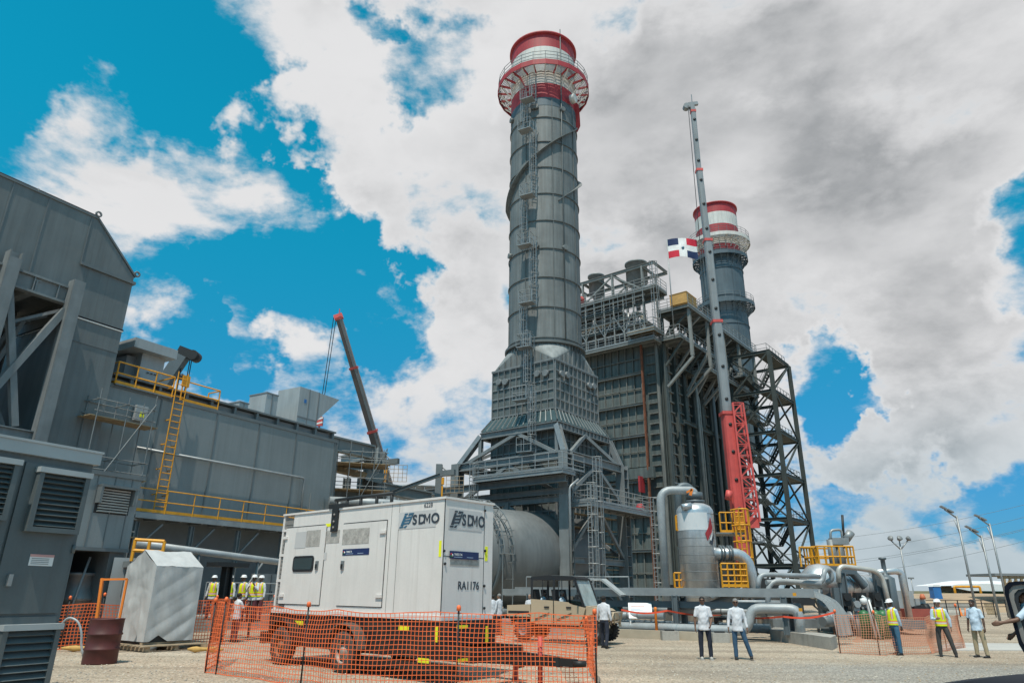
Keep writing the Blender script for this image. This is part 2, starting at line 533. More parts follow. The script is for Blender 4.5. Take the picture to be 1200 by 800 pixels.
def remesh(m, voxel, smooth=2):
    me = bpy.data.meshes.new('tmp'); me.from_pydata(m.v, [], m.f)
    o = bpy.data.objects.new('tmp', me); COL.objects.link(o)
    md = o.modifiers.new('r', 'REMESH'); md.mode = 'VOXEL'; md.voxel_size = voxel
    if smooth:
        sm = o.modifiers.new('s', 'SMOOTH'); sm.iterations = smooth; sm.factor = .5
    dg = bpy.context.evaluated_depsgraph_get()
    out = bpy.data.meshes.new_from_object(o.evaluated_get(dg))
    r = MB(); r.v = [v.co.copy() for v in out.vertices]; r.f = [tuple(p.vertices) for p in out.polygons]
    r.mi = [0] * len(r.f); r.sm = [True] * len(r.f)
    bpy.data.objects.remove(o); bpy.data.meshes.remove(me); bpy.data.meshes.remove(out)
    return r


def paint(mb, fn):
    for i, f in enumerate(mb.f):
        c = V((0, 0, 0))
        for k in f: c += mb.v[k]
        mb.mi[i] = fn(c / len(f))


def hand(m, wrist, d, palm_n, side, curl=.35):
    """palm, four unequal curled fingers and a thumb; d points down the hand, palm_n out of the palm, side towards the thumb"""
    d = d.normalized(); palm_n = (palm_n - d * palm_n.dot(d)).normalized(); sd = side - d * side.dot(d) - palm_n * side.dot(palm_n); sd.normalize()
    q = wrist + d * .09
    m.tube([wrist - d * .02, wrist + d * .03], [.026, .028], 8)
    for k in (-1.5, -.5, .5, 1.5):
        m.tube([wrist + d * .005 + sd * k * .013, q + sd * k * .02], [.017, .015], 7)
    for k, L in ((1.5, .07), (.5, .08), (-.5, .075), (-1.5, .058)):
        p0 = q + sd * k * .021; dd = d; pts = [p0 - dd * .015]
        p = p0
        for s_ in range(3):
            dd = (dd * math.cos(curl) + palm_n * math.sin(curl)).normalized(); p = p + dd * L / 3; pts.append(p)
        m.tube(pts, [.0105, .0102, .0098, .008], 6)
    b = wrist + d * .03 + sd * .026
    t1 = b + (d * .7 + sd * .6 + palm_n * .3).normalized() * .04; t2 = t1 + (d * .9 + palm_n * .35).normalized() * .032
    m.tube([wrist + d * .012 + sd * .012, b, t1, t2], [.015, .014, .0115, .009], 7)


def person(loc, heading, label, h=1.75, skin='brown', hair='black', shirt='white', sleeves='long', pants='navy', shoes=None,
           vest=False, hat=None, glasses=False, belly=0., armL=None, armR=None, legL=None, legR=None, head_turn=0, head_pitch=0, lean=0., seated=False,
           group=None, base_z=0., held=None, bald=False, untucked=True):
    """local space: x right, y forward, z up; arms are (upper_dir, fore_dir), legs (thigh_dir, shank_dir)"""
    loc = V(loc); k = h / 1.75
    t = thing('person', label, 'person', loc + V((0, 0, base_z)), group)
    rot = Matrix.Rotation(heading, 4, 'Z'); M4 = Matrix.Translation(loc + V((0, 0, base_z))) @ rot @ Matrix.Scale(k, 4)
    dn = V((0, 0, -1))
    aL = armL or (V((-.24, .02, -1)), V((-.1, .22, -1))); aR = armR or (V((.24, .02, -1)), V((.1, .22, -1)))
    lL = legL or (V((-.05, .0, -1)), V((-.02, -.03, -1))); lR = legR or (V((.05, .04, -1)), V((.02, -.06, -1)))
    aL = [V(x).normalized() for x in aL]; aR = [V(x).normalized() for x in aR]; lL = [V(x).normalized() for x in lL]; lR = [V(x).normalized() for x in lR]
    hz = .93
    # keep the lower foot on the ground
    def leg(hip, l): kn = hip + l[0] * .43; an = kn + l[1] * .42; return kn, an
    hipL = V((-.095, 0, hz)); hipR = V((.095, 0, hz))
    kL, nL = leg(hipL, lL); kR, nR = leg(hipR, lR)
    if not seated:
        dz = .08 - min(nL.z, nR.z); off = V((0, 0, dz))
    else:
        off = V((0, 0, 0))
    hipL += off; hipR += off; kL += off; kR += off; nL += off; nR += off
    S = lambda z: V((0, lean * (z - hz), z)) + off
    tors = [(.88, .14, .1), (.96, .15, .11 + belly * .5), (1.06, .138, .108 + belly), (1.17, .14, .112 + belly * .8), (1.29, .152, .112), (1.38, .15, .1), (1.445, .115, .08), (1.5, .066, .062)]
    shL = S(1.415) + V((-.182, 0, 0)); shR = S(1.415) + V((.182, 0, 0))
    eL = shL + aL[0] * .29; wL = eL + aL[1] * .25; eR = shR + aR[0] * .29; wR = eR + aR[1] * .25
    hc = S(1.628) + V((0, .025, 0))
    HT = Matrix.Rotation(R(head_turn), 3, 'Z') @ Matrix.Rotation(R(head_pitch), 3, 'X')
    HP = lambda x, y, z: hc + HT @ V((x, y, z))
    # ---- body
    m = MB()
    loft(m, [(S(z) + V((0, 0, 0)), a, b) for z, a, b in tors])
    m.tube([S(1.42), S(1.5) + V((0, .01, 0)), hc + V((0, -.01, -.03))], [.066, .057, .056], 10)
    # head: cranium, jaw, nose, ears, brow
    def hb(c, r):
        mm = MB(); ball(mm, (0, 0, 0), r); m.add([HP(*c) + HT @ v for v in mm.v], mm.f)
    hb((0, -.012, .035), (.077, .094, .083)); hb((0, .018, -.035), (.062, .072, .078)); hb((0, .05, -.078), (.034, .034, .03))
    hb((0, .094, -.012), (.014, .021, .026)); hb((0, .082, .03), (.05, .016, .012)); hb((0, .085, -.055), (.024, .013, .012))
    for sx in (-1, 1): hb((sx * .08, -.008, -.005), (.012, .022, .032))
    for sh, e, w, a, sgn in ((shL, eL, wL, aL, -1), (shR, eR, wR, aR, 1)):
        m.tube([S(1.435) + V((sgn * .08, 0, 0)), sh, sh.lerp(e, .5), e, e.lerp(w, .35), w], [.05, .05, .044, .036, .038, .026], 10)
        d = a[1]; hand(m, w, d, V((-sgn, 0, 0)) if abs(d.x) < .8 else V((0, 0, -1)), V((0, 1, 0.01)) if abs(d.y) < .8 else V((0, 0, 1)))
    for hp, kn, an, l in ((hipL, kL, nL, lL), (hipR, kR, nR, lR)):
        m.tube([hp + V((-hp.x * .25, 0, .0)), hp.lerp(kn, .3), kn, kn.lerp(an, .3), an], [.076, .078, .056, .057, .037], 10)
        m.tube([an + V((0, -.03, -.03)), an + V((0, .06, -.045)), an + V((0, .16, -.055))], [.038, .038, .026], 8)
    b = remesh(m, .0135, 1)
    def face(c):
        q = HT.inverted() @ (c - hc)
        if q.y > .06 and abs(abs(q.x) - .03) < .013 and abs(q.z - .008) < .0085: return 1
        if q.y > .06 and abs(q.x) < .024 and abs(q.z + .056) < .009: return 2
        return 0
    paint(b, face)
    b.build('body', [SKIN[skin], EYE_W if not glasses else SKIN[skin], LIP], t, M4=M4)
    # ---- shirt
    m = MB(); ex = .016
    lo = .8 if untucked else .93
    tr = [(lo, .168, .124 + belly * .45)] + [(z, a, b_) for z, a, b_ in tors if z > .9]
    loft(m, [(S(z), a + ex * (1.2 if z < 1.3 else .9), b_ + ex) for z, a, b_ in tr[:-1]] + [(S(1.525), .064, .06)])
    for sh, e, w, sgn in ((shL, eL, wL, -1), (shR, eR, wR, 1)):
        if sleeves == 'long':
            m.tube([S(1.435) + V((sgn * .08, 0, 0)), sh, sh.lerp(e, .5), e, e.lerp(w, .4), e.lerp(w, .93)], [.056, .06, .054, .047, .046, .037], 10)
        else:
            m.tube([S(1.435) + V((sgn * .08, 0, 0)), sh, sh.lerp(e, .45), sh.lerp(e, .86)], [.056, .061, .059, .06], 10)
    c = remesh(m, .019, 1)
    for v in c.v:   # cloth folds
        kf = noise.noise(v * 9.0 + V((loc.x, 0, 0))) * .010 + noise.noise(V((v.x * 20, v.y * 20, v.z * 12 + v.x * 9))) * .009
        nrm = V((v.x, v.y, 0)); nrm = nrm.normalized() if nrm.length > .02 else V((0, 0, 0)); v += nrm * kf
    c.build('shirt', CLOTH[shirt], t, M4=M4)
    # ---- trousers
    m = MB()
    loft(m, [(S(z), a, b_) for z, a, b_ in ((.84, .148, .112), (.92, .155, .118 + belly * .3), (.99, .152, .114 + belly * .4))])
    for hp, kn, an in ((hipL, kL, nL), (hipR, kR, nR)):
        m.tube([hp + V((-hp.x * .25, 0, .0)), hp.lerp(kn, .3), kn, kn.lerp(an, .4), an + (an - kn).normalized() * .02], [.084, .09, .072, .068, .06], 10)
    c = remesh(m, .019, 1)
    for v in c.v:
        kf = noise.noise(V((v.x * 14, v.y * 14, v.z * 8 + loc.y))) * .008
        v += V((kf, kf * .6, 0))
    c.build('trousers', CLOTH[pants], t, M4=M4)
    for an in (nL, nR):
        m = MB(); rr = an
        m.tube([rr + V((0, -.05, -.04)), rr + V((0, .0, -.025)), rr + V((0, .08, -.042)), rr + V((0, .19, -.055))], [.042, .05, .044, .03], 10)
        m.box(rr + V((0, .06, -.07)), (.095, .27, .022))
        m.build('shoe', shoes or SHOE, t, M4=M4)
    # ---- vest
    if vest:
        m = MB(); ex = .034
        loft(m, [(S(z), a + ex, b_ + ex + .004) for z, a, b_ in [(.93, .152, .114)] + tors[2:6]] + [(S(1.46), .11, .09)])
        for sgn in (-1, 1):
            m.tube([S(1.41) + V((sgn * .06, 0, 0)), S(1.425) + V((sgn * .15, 0, 0))], [.085, .076], 10)
        c = remesh(m, .016, 1)
        def vm(c):
            z = c.z - off.z
            if abs(z - 1.03) < .05: return 2 if abs(z - 1.03) < .022 else 1
            if z > 1.13 and abs(abs(c.x) - .095) < .036: return 2 if abs(abs(c.x) - .095) < .015 else 1
            return 0
        paint(c, vm)
        c.build('safety_vest', [CLOTH['hi vis yellow'], CLOTH['hi vis orange'], CLOTH['silver tape']], t, M4=M4)
    # ---- head wear and hair
    def hpart(name, mats, prof, n=20, extra=None, tilt=0.0):
        m = MB(); rx = 1.0
        m.lathe(prof, (0, 0, 0), n=n)
        if extra: extra(m)
        m.v = [HP(v.x * .92, v.y * 1.1 - .008, v.z) for v in m.v]
        return m.build(name, mats, t, M4=M4)
    if hat == 'helmet':
        hpart('safety_helmet', HAT_W, [(.128, .052), (.112, .056), (.108, .09), (.09, .13), (.05, .152), (0, .158)], extra=lambda m: (m.box((0, .12, .052), (.13, .06, .012)), m.bar((0, -.09, .14), (0, .09, .14), .03, .03)))
    elif hat == 'cap':
        hpart('baseball_cap', CLOTH['black'], [(.092, .02), (.094, .06), (.078, .105), (.04, .125), (0, .13)], extra=lambda m: m.box((0, .125, .035), (.13, .11, .012)))
    elif not bald:
        m = MB(); ball(m, (0, -.02, .045), (.083, .098, .083), 16)
        f2 = []
        for f in m.f:
            cc = sum((m.v[i] for i in f), V((0, 0, 0))) / len(f)
            if cc.z > .055 - (cc.y < .02) * .05 - (cc.y < -.03) * .05 or len(f) > 4: f2.append(f)
        m.f = f2; m.mi = [0] * len(f2); m.sm = [True] * len(f2)
        m.v = [HP(*v) for v in m.v]
        m.build('hair', HAIR[hair], t, M4=M4)
    if glasses:
        m = MB()
        for sx in (-1, 1):
            m.box((sx * .032, .093, .008), (.05, .012, .034)); m.bar((sx * .06, .09, .014), (sx * .078, -.01, .012), .006)
        m.bar((-.01, .096, .014), (.01, .096, .014), .006)
        m.v = [HP(*v) for v in m.v]; m.build('sunglasses', LENS, t, M4=M4)
    return t, (M4, wL, wR)


def face_to(p, q):
    d = V(q) - V(p); return math.atan2(-d.x, d.y)


WH = 'people standing about the yard'
# two men talking in the middle of the yard
pA = G(828, 772.5); pB = G(868, 772.5)
person(pA, R(172), 'man in white short sleeved shirt and dark jeans, left one of the talking pair', 1.77, 'brown', 'black', 'white', 'short', 'navy', SHOE_L, glasses=True, belly=.045,
       armL=((-.2, .1, -1), (.2, .55, -.5)), armR=((.22, .02, -1), (.06, .2, -1)), legL=((-.09, 0, -1), (-.02, 0, -1)), legR=((.06, 0, -1), (.02, 0, -1)), group=WH, head_turn=-6)
person(pB, R(165), 'man in white long sleeved shirt and sunglasses, right one of the talking pair', 1.72, 'brown', 'grey', 'white', 'long', 'denim', glasses=True, belly=.03,
       legL=((-.26, .02, -1), (-.3, -.1, -1)), legR=((.05, 0, -1), (.0, 0, -1)), group=WH)
# three men on the right
person(G(1053, 767), R(112), 'man in hard hat and yellow vest with blue jeans before the pink net', 1.72, 'dark', 'black', 'pale blue', 'long', 'blue jean', vest=True, hat='helmet',
       armL=((-.15, -.12, -1), (.1, -.3, -1)), armR=((.15, -.15, -1), (.25, -.3, -.9)), legL=((-.07, .06, -1), (-.02, -.0, -1)), legR=((.07, -.12, -1), (.02, -.16, -1)), group=WH, untucked=False, head_pitch=-8)
person(G(1110, 769), R(150), 'man in hard hat and yellow vest with charcoal trousers standing legs apart', 1.74, 'tan', 'black', 'pale blue', 'long', 'charcoal', vest=True, hat='helmet',
       armL=((-.3, .05, -1), (.0, .0, -1)), armR=((.2, .1, -1), (-.5, .75, .1)), legL=((-.2, .02, -1), (-.2, -.05, -1)), legR=((.12, 0, -1), (.04, 0, -1)), group=WH, untucked=False, head_turn=-30)
person(G(1152, 770), R(118), 'man in pale blue polo shirt and khaki trousers near the light masts', 1.76, 'dark', 'black', 'pale blue', 'short', 'khaki', belly=.05,
       armR=((.15, .02, -1), (.06, .25, -1)), legL=((-.1, 0, -1), (-.06, 0, -1)), legR=((.09, 0, -1), (.04, 0, -1)), group=WH)
# man walking in front of the buggy
person(G(709, 759), R(-28), 'man in white shirt and navy trousers walking away past the buggy nose', 1.76, 'dark', 'black', 'white', 'long', 'navy',
       armR=((.2, -.2, -1), (.12, .25, -1)), legL=((-.06, .28, -1), (-.02, .02, -1)), legR=((.06, -.12, -1), (.03, -.42, -1)), group=WH, untucked=False)
# man with phone, behind the net on the left
person(G(273, 752), R(-38), 'man in white polo and dark red trousers filming with a phone behind the net', 1.7, 'brown', 'black', 'white', 'short', 'dark red',
       armR=((.2, .45, -1), (-.2, .7, .7)), armL=((-.12, .1, -1), (.0, .3, -1)), group=WH)
# two men and a third behind the tail of the buggy
person(G(577, 741), R(30), 'man in off white shirt half hidden behind his companion beside the generator', 1.7, 'brown', 'black', 'off white', 'long', 'charcoal', group=WH)
person(G(584.5, 744), R(55), 'grey haired man in pale shirt standing right beside the generator end', 1.76, 'tan', 'grey', 'off white', 'long', 'navy', group=WH,
       armR=((.2, .2, -1), (.0, .5, -.8)))
person(G(621, 741), R(150), 'bald man in white shirt standing behind the buggy tail', 1.74, 'tan', 'grey', 'white', 'long', 'navy', group=WH, bald=True)
# five helmeted workers far behind the net
HV = 'hi vis workers below the walkway'
for px, Yw, lab, kw in ((250, 31, 'worker in yellow vest and white helmet leftmost of five, beside the dark post', {}), (269, 30.4, 'worker in yellow vest standing upright just right of the dark post', {}),
                        (284.5, 29.6, 'worker in yellow vest in the middle of the five, above the man filming', {}),
                        (297, 29, 'worker in yellow vest raising a hand to his chin', dict(armL=((-.2, .5, -.9), (.5, .3, .9)), armR=((.2, .3, -1), (-.5, .7, .5)))),
                        (305.5, 30.2, 'worker in open yellow vest rightmost of the five helmeted men', dict(armR=((.25, .3, -1), (.1, .5, .9))))):
    q = P(px, 690, Yw)
    person((q.x, q.y, 0), R(180 + rnd.uniform(-30, 10)), lab, 1.74, rnd.choice(['dark', 'brown']), 'black', 'off white', 'long', 'dark red', vest=True, hat='helmet', group=HV, base_z=.62, **kw)
# ================================================================ camera, sun, sky, ground
cam = bpy.data.cameras.new('camera'); cam.sensor_width = 36; cam.lens = 24; cam.clip_end = 20000; cam.clip_start = .1
co = bpy.data.objects.new('camera', cam); COL.objects.link(co)
co.matrix_world = Matrix.Translation(CAM) @ Matrix((RT, UP, -FW)).transposed().to_4x4()
scene.camera = co
SUN_EL, SUN_AZ = R(65), R(-163)      # azimuth measured from +Y towards +X; the sun stands high behind the viewer's left shoulder
sd = V((math.sin(SUN_AZ) * math.cos(SUN_EL), math.cos(SUN_AZ) * math.cos(SUN_EL), math.sin(SUN_EL)))
sl = bpy.data.lights.new('sun', 'SUN'); sl.energy = 3.6; sl.angle = R(.55); sl.color = (1, .925, .81)
so = bpy.data.objects.new('sun', sl); COL.objects.link(so); so.rotation_euler = sd.to_track_quat('Z', 'Y').to_euler()

w = bpy.data.worlds.new('World'); scene.world = w; w.use_nodes = True
nt = w.node_tree; nt.nodes.clear(); L = nt.links.new
out = N(nt, 'ShaderNodeOutputWorld'); bg = N(nt, 'ShaderNodeBackground'); bg.inputs['Strength'].default_value = .118
L(bg.outputs[0], out.inputs[0])
tc = N(nt, 'ShaderNodeTexCoord')
sky = N(nt, 'ShaderNodeTexSky', sky_type='NISHITA', sun_disc=False, sun_elevation=SUN_EL, sun_rotation=SUN_AZ, air_density=1.0, dust_density=.6, ozone_density=2.0)
tint = N(nt, 'ShaderNodeMix', data_type='RGBA', blend_type='MULTIPLY'); tint.inputs[0].default_value = 1
L(sky.outputs[0], tint.inputs[6])


def mth(op, a, b=None, c=None, clamp=False):
    n = N(nt, 'ShaderNodeMath', operation=op, use_clamp=clamp)
    for i, x in enumerate((a, b, c)):
        if x is None: continue
        if isinstance(x, (int, float)): n.inputs[i].default_value = x
        else: L(x, n.inputs[i])
    return n.outputs[0]


def mrange(x, a, b, c, d, smooth=True):
    n = N(nt, 'ShaderNodeMapRange'); n.interpolation_type = 'SMOOTHSTEP' if smooth else 'LINEAR'
    L(x, n.inputs[0])
    for i, k in enumerate((a, b, c, d)): n.inputs[i + 1].default_value = k
    return n.outputs[0]


dirn = tc.outputs['Generated']
sep = N(nt, 'ShaderNodeSeparateXYZ'); L(dirn, sep.inputs[0])
grade = N(nt, 'ShaderNodeMix', data_type='RGBA'); L(mrange(sep.outputs[2], .0, .6, 0, 1), grade.inputs[0])
grade.inputs[6].default_value = (.15, .42, .7, 1); grade.inputs[7].default_value = (.03, 1.22, 1.12, 1); L(grade.outputs[2], tint.inputs[7])
den = mth('ADD', mth('MAXIMUM', sep.outputs[2], 0.0), .62)
cmb = N(nt, 'ShaderNodeCombineXYZ'); L(mth('DIVIDE', sep.outputs[0], den), cmb.inputs[0]); L(mth('DIVIDE', sep.outputs[1], den), cmb.inputs[1])
L(mth('MULTIPLY', sep.outputs[2], 1.2), cmb.inputs[2])


def fbm(vec, scale, detail, rough, off, dist=.0):
    mp = N(nt, 'ShaderNodeMapping'); mp.inputs['Location'].default_value = off; L(vec, mp.inputs[0])
    n = N(nt, 'ShaderNodeTexNoise'); n.inputs['Scale'].default_value = scale; n.inputs['Detail'].default_value = detail
    n.inputs['Roughness'].default_value = rough; n.inputs['Distortion'].default_value = dist; L(mp.outputs[0], n.inputs['Vector']); return n.outputs['Fac']


CV = cmb.outputs[0]; OFF = (3.1, 7.7, 1.3)
n_main = fbm(CV, 3.6, 13, .6, OFF, .12)
n_lit = fbm(CV, 3.6, 9, .57, (OFF[0] + .02, OFF[1] + .075, OFF[2] - .04), .12)
n_big = fbm(CV, 2.2, 5, .55, (9.2, 1.4, 4.4))
# where the big cloud masses and the clear gaps stand in the sky (directions, all round)
BL = [(860, 230, 17, .22), (1080, 180, 17, .22), (660, 150, 13, .2), (520, 170, 9, .16), (420, 140, 6, .14), (430, 240, 8, .15), (340, 60, 6, .13), (1030, 330, 10, .2), (560, 380, 8, .16), (520, 480, 9, .18), (610, 30, 8, .14), (650, 370, 6, .2),
      (1080, 540, 9, .17), (1000, 520, 6, .1), (120, 240, 7, .34), (225, 250, 5, .3), (110, 290, 3, .1), (300, 395, 3.5, .1), (420, 450, 8, .26), (350, 510, 7, .2), (430, 205, 7, .2), (520, 300, 6, .2), (900, 530, 7, .25), (930, 390, 4, .2), (1010, 490, 4, .2), (1000, 620, 5, .12), (500, 540, 9, .25), (285, 395, 2.5, .16), (1110, 640, 7, .15), (30, 185, 3, .1), (800, 450, 14, .18), (165, 390, 2.5, .12), (250, 110, 2.5, .07), (900, 30, 10, .14),
      (110, 70, 14, -.24), (350, 320, 5, -.27), (290, 220, 3.5, -.25), (310, 280, 4, -.26), (220, 360, 4, -.26), (430, 360, 3.5, -.26), (250, 420, 3, -.2), (490, 88, 4, -.27), (430, 20, 1.5, -.2), (1205, 275, 2.6, -.3), (970, 447, 2.4, -.3), (1015, 437, 1.8, -.28), (700, 25, 2.0, -.1), (260, 150, 3, -.1), (460, 365, 5, -.22), (1150, 585, 3.5, -.28), (975, 585, 3.5, -.3), (1060, 590, 3, -.22), (230, 440, 4, -.1), (310, 30, 2, -.06), (30, 400, 10, -.1), (60, 170, 2.5, -.05)]
wn = N(nt, 'ShaderNodeTexNoise'); wn.inputs['Scale'].default_value = 5; wn.inputs['Detail'].default_value = 6; wn.inputs['Roughness'].default_value = .6; L(dirn, wn.inputs['Vector'])
ws = N(nt, 'ShaderNodeVectorMath', operation='SUBTRACT'); L(wn.outputs['Color'], ws.inputs[0]); ws.inputs[1].default_value = (.5, .5, .5)
wk_ = N(nt, 'ShaderNodeVectorMath', operation='MULTIPLY_ADD'); L(ws.outputs[0], wk_.inputs[0]); wk_.inputs[1].default_value = (.42, .42, .42); L(dirn, wk_.inputs[2])
wnz = N(nt, 'ShaderNodeVectorMath', operation='NORMALIZE'); L(wk_.outputs[0], wnz.inputs[0]); WD = wnz.outputs[0]
tp, tn_ = None, None
for px, py, rad, wt in BL:
    d = ray(px, py).normalized()
    vm = N(nt, 'ShaderNodeVectorMath', operation='DOT_PRODUCT'); L(WD, vm.inputs[0]); vm.inputs[1].default_value = d
    b = mrange(vm.outputs['Value'], math.cos(R(rad * (1.6 if wt > 0 else 1.55))), math.cos(R(rad * (.3 if wt > 0 else .1))), 0, wt)
    if wt > 0: tp = b if tp is None else mth('ADD', tp, b)
    else: tn_ = b if tn_ is None else mth('ADD', tn_, b)
tot = mth('ADD', mth('MINIMUM', tp, .25), mth('MAXIMUM', tn_, -.30))
for px, py, rad, wt in ((920, 550, 8, .10), (890, 440, 4, .1), (1040, 510, 5, .1), (300, 90, 4, .08), (400, 190, 5, .16), (480, 260, 5, .18), (540, 340, 4, .14), (350, 130, 3, .1), (1080, 180, 12, .1), (830, 130, 9, .12), (680, 180, 8, .12), (1130, 330, 6, .05), (150, 250, 5, .08)):
    d = ray(px, py).normalized(); vm = N(nt, 'ShaderNodeVectorMath', operation='DOT_PRODUCT'); L(WD, vm.inputs[0]); vm.inputs[1].default_value = d
    tot = mth('ADD', tot, mrange(vm.outputs['Value'], math.cos(R(rad * 1.6)), math.cos(R(rad * .3)), 0, wt))
dens = mth('ADD', mth('MULTIPLY_ADD', mth('SUBTRACT', n_main, .5), 1.75, .475), tot)
alpha = mrange(dens, .45, .68, 0, 1)
thick = mrange(dens, .56, 1.12, 0, 1)
lit = mrange(mth('SUBTRACT', n_main, n_lit), -.09, .09, 0, 1)
# the heavy mass on the right hangs lower and greyer than the broken cloud on the left
hv = None
for px, py, rad, wt in ((960, 240, 22, .9), (800, 400, 12, .3), (1130, 120, 14, .3), (560, 300, 9, .45), (510, 450, 8, .4), (1100, 420, 5, .3), (1090, 565, 4, .3)):
    d = ray(px, py).normalized(); vm = N(nt, 'ShaderNodeVectorMath', operation='DOT_PRODUCT'); L(dirn, vm.inputs[0]); vm.inputs[1].default_value = d
    b = mrange(vm.outputs['Value'], math.cos(R(rad * 1.5)), math.cos(R(rad * .2)), 0, wt); hv = b if hv is None else mth('ADD', hv, b)
hvm = mth('MULTIPLY_ADD', hv, .8, .12, clamp=True)
shade = mth('MULTIPLY', thick, mth('MULTIPLY', mth('MULTIPLY_ADD', hvm, 1.0, .2), mrange(n_big, .32, .64, .25, 1.3, False)))
shade = mth('ADD', shade, mth('MULTIPLY', mth('SUBTRACT', .5, lit), mth('MULTIPLY_ADD', thick, .55, .06)))
shade = mrange(shade, -.12, 1.0, 0, 1, False)
ccol = N(nt, 'ShaderNodeMix', data_type='RGBA')
L(shade, ccol.inputs[0]); ccol.inputs[6].default_value = (5.7, 5.7, 5.75, 1); ccol.inputs[7].default_value = (2.55, 2.65, 2.75, 1)
low = mrange(sep.outputs[2], .02, .30, .55, 0)
cc2 = N(nt, 'ShaderNodeMix', data_type='RGBA'); L(low, cc2.inputs[0]); L(ccol.outputs[2], cc2.inputs[6]); cc2.inputs[7].default_value = (2.2, 3.3, 3.9, 1)
fin = N(nt, 'ShaderNodeMix', data_type='RGBA'); L(alpha, fin.inputs[0]); L(tint.outputs[2], fin.inputs[6]); L(cc2.outputs[2], fin.inputs[7])
L(fin.outputs[2], bg.inputs['Color'])

scene.view_settings.view_transform = 'Standard'; scene.view_settings.look = 'None'
scene.view_settings.exposure = 0.26; scene.view_settings.gamma = 1; scene.view_settings.use_curve_mapping = False
scene.cycles.use_denoising = True
scene.cycles.max_bounces = 6


def ground_mat():
    m = bpy.data.materials.new('gravel'); m.use_nodes = True; nt = m.node_tree; nt.nodes.clear(); L = nt.links.new
    out = N(nt, 'ShaderNodeOutputMaterial'); b = N(nt, 'ShaderNodeBsdfPrincipled'); L(b.outputs[0], out.inputs[0]); b.inputs['Roughness'].default_value = .95
    geo = N(nt, 'ShaderNodeNewGeometry'); Pn = geo.outputs['Position']
    def nz(s, d, r=.6):
        n = N(nt, 'ShaderNodeTexNoise'); n.inputs['Scale'].default_value = s; n.inputs['Detail'].default_value = d; n.inputs['Roughness'].default_value = r; L(Pn, n.inputs['Vector']); return n.outputs['Fac']
    def ramp(x, stops):
        r = N(nt, 'ShaderNodeValToRGB'); e = r.color_ramp.elements
        while len(e) < len(stops): e.new(.5)
        for el, (p, c) in zip(e, stops): el.position = p; el.color = (*c, 1)
        L(x, r.inputs[0]); return r.outputs[0]
    base = ramp(nz(.16, 6), [(.3, (.30, .24, .18)), (.5, (.39, .32, .245)), (.7, (.47, .4, .32))])
    vo = N(nt, 'ShaderNodeTexVoronoi'); vo.inputs['Scale'].default_value = 27; L(Pn, vo.inputs['Vector'])
    hs = N(nt, 'ShaderNodeSeparateColor'); L(vo.outputs['Color'], hs.inputs[0])
    stone = ramp(hs.outputs[0], [(0, (.5, .48, .46)), (.4, (.88, .87, .86)), (.75, (1.1, 1.08, 1.05)), (1, (1.5, 1.5, 1.5))])
    mx = N(nt, 'ShaderNodeMix', data_type='RGBA', blend_type='MULTIPLY'); mx.inputs[0].default_value = .85; L(base, mx.inputs[6]); L(stone, mx.inputs[7])
    fine = ramp(nz(5, 8, .75), [(.3, (.72, .71, .70)), (.7, (1.22, 1.22, 1.22))])
    mx2 = N(nt, 'ShaderNodeMix', data_type='RGBA', blend_type='MULTIPLY'); mx2.inputs[0].default_value = .8; L(mx.outputs[2], mx2.inputs[6]); L(fine, mx2.inputs[7])
    # compacted wheel tracks running across the yard
    mpt = N(nt, 'ShaderNodeMapping'); mpt.inputs['Scale'].default_value = (.06, .8, 1); mpt.inputs['Rotation'].default_value = (0, 0, .12); L(Pn, mpt.inputs['Vector'])
    nt_ = N(nt, 'ShaderNodeTexNoise'); nt_.inputs['Scale'].default_value = 1.0; nt_.inputs['Detail'].default_value = 5; L(mpt.outputs[0], nt_.inputs['Vector'])
    tr = ramp(nt_.outputs['Fac'], [(.38, (.78, .77, .76)), (.5, (1, 1, 1)), (.64, (1.14, 1.13, 1.12))])
    mxt = N(nt, 'ShaderNodeMix', data_type='RGBA', blend_type='MULTIPLY'); mxt.inputs[0].default_value = .9; L(mx2.outputs[2], mxt.inputs[6]); L(tr, mxt.inputs[7]); mx2 = mxt
    # grey coarse aggregate along the haul strip on the right, as in the yard
    sp = N(nt, 'ShaderNodeSeparateXYZ'); L(Pn, sp.inputs[0])
    mr = N(nt, 'ShaderNodeMapRange'); L(sp.outputs[0], mr.inputs[0]); mr.inputs[1].default_value = 3; mr.inputs[2].default_value = 8.5
    mr2 = N(nt, 'ShaderNodeMapRange'); L(sp.outputs[1], mr2.inputs[0]); mr2.inputs[1].default_value = 22.5; mr2.inputs[2].default_value = 20.5
    pr = N(nt, 'ShaderNodeMath', operation='MULTIPLY'); L(mr.outputs[0], pr.inputs[0]); L(mr2.outputs[0], pr.inputs[1])
    pr2 = N(nt, 'ShaderNodeMath', operation='MULTIPLY'); L(pr.outputs[0], pr2.inputs[0]); pr2.inputs[1].default_value = .75
    grey = N(nt, 'ShaderNodeMix', data_type='RGBA', blend_type='MULTIPLY'); grey.inputs[0].default_value = 1; grey.inputs[6].default_value = (.27, .26, .24, 1); L(stone, grey.inputs[7])
    mx3 = N(nt, 'ShaderNodeMix', data_type='RGBA'); L(pr2.outputs[0], mx3.inputs[0]); L(mx2.outputs[2], mx3.inputs[6]); L(grey.outputs[2], mx3.inputs[7])
    L(mx3.outputs[2], b.inputs['Base Color'])
    bp = N(nt, 'ShaderNodeBump'); bp.inputs['Strength'].default_value = .7; bp.inputs['Distance'].default_value = .03
    L(vo.outputs['Distance'], bp.inputs['Height'])
    bp2 = N(nt, 'ShaderNodeBump'); bp2.inputs['Strength'].default_value = .5; bp2.inputs['Distance'].default_value = .15; L(nz(1.4, 5), bp2.inputs['Height']); L(bp.outputs[0], bp2.inputs['Normal'])
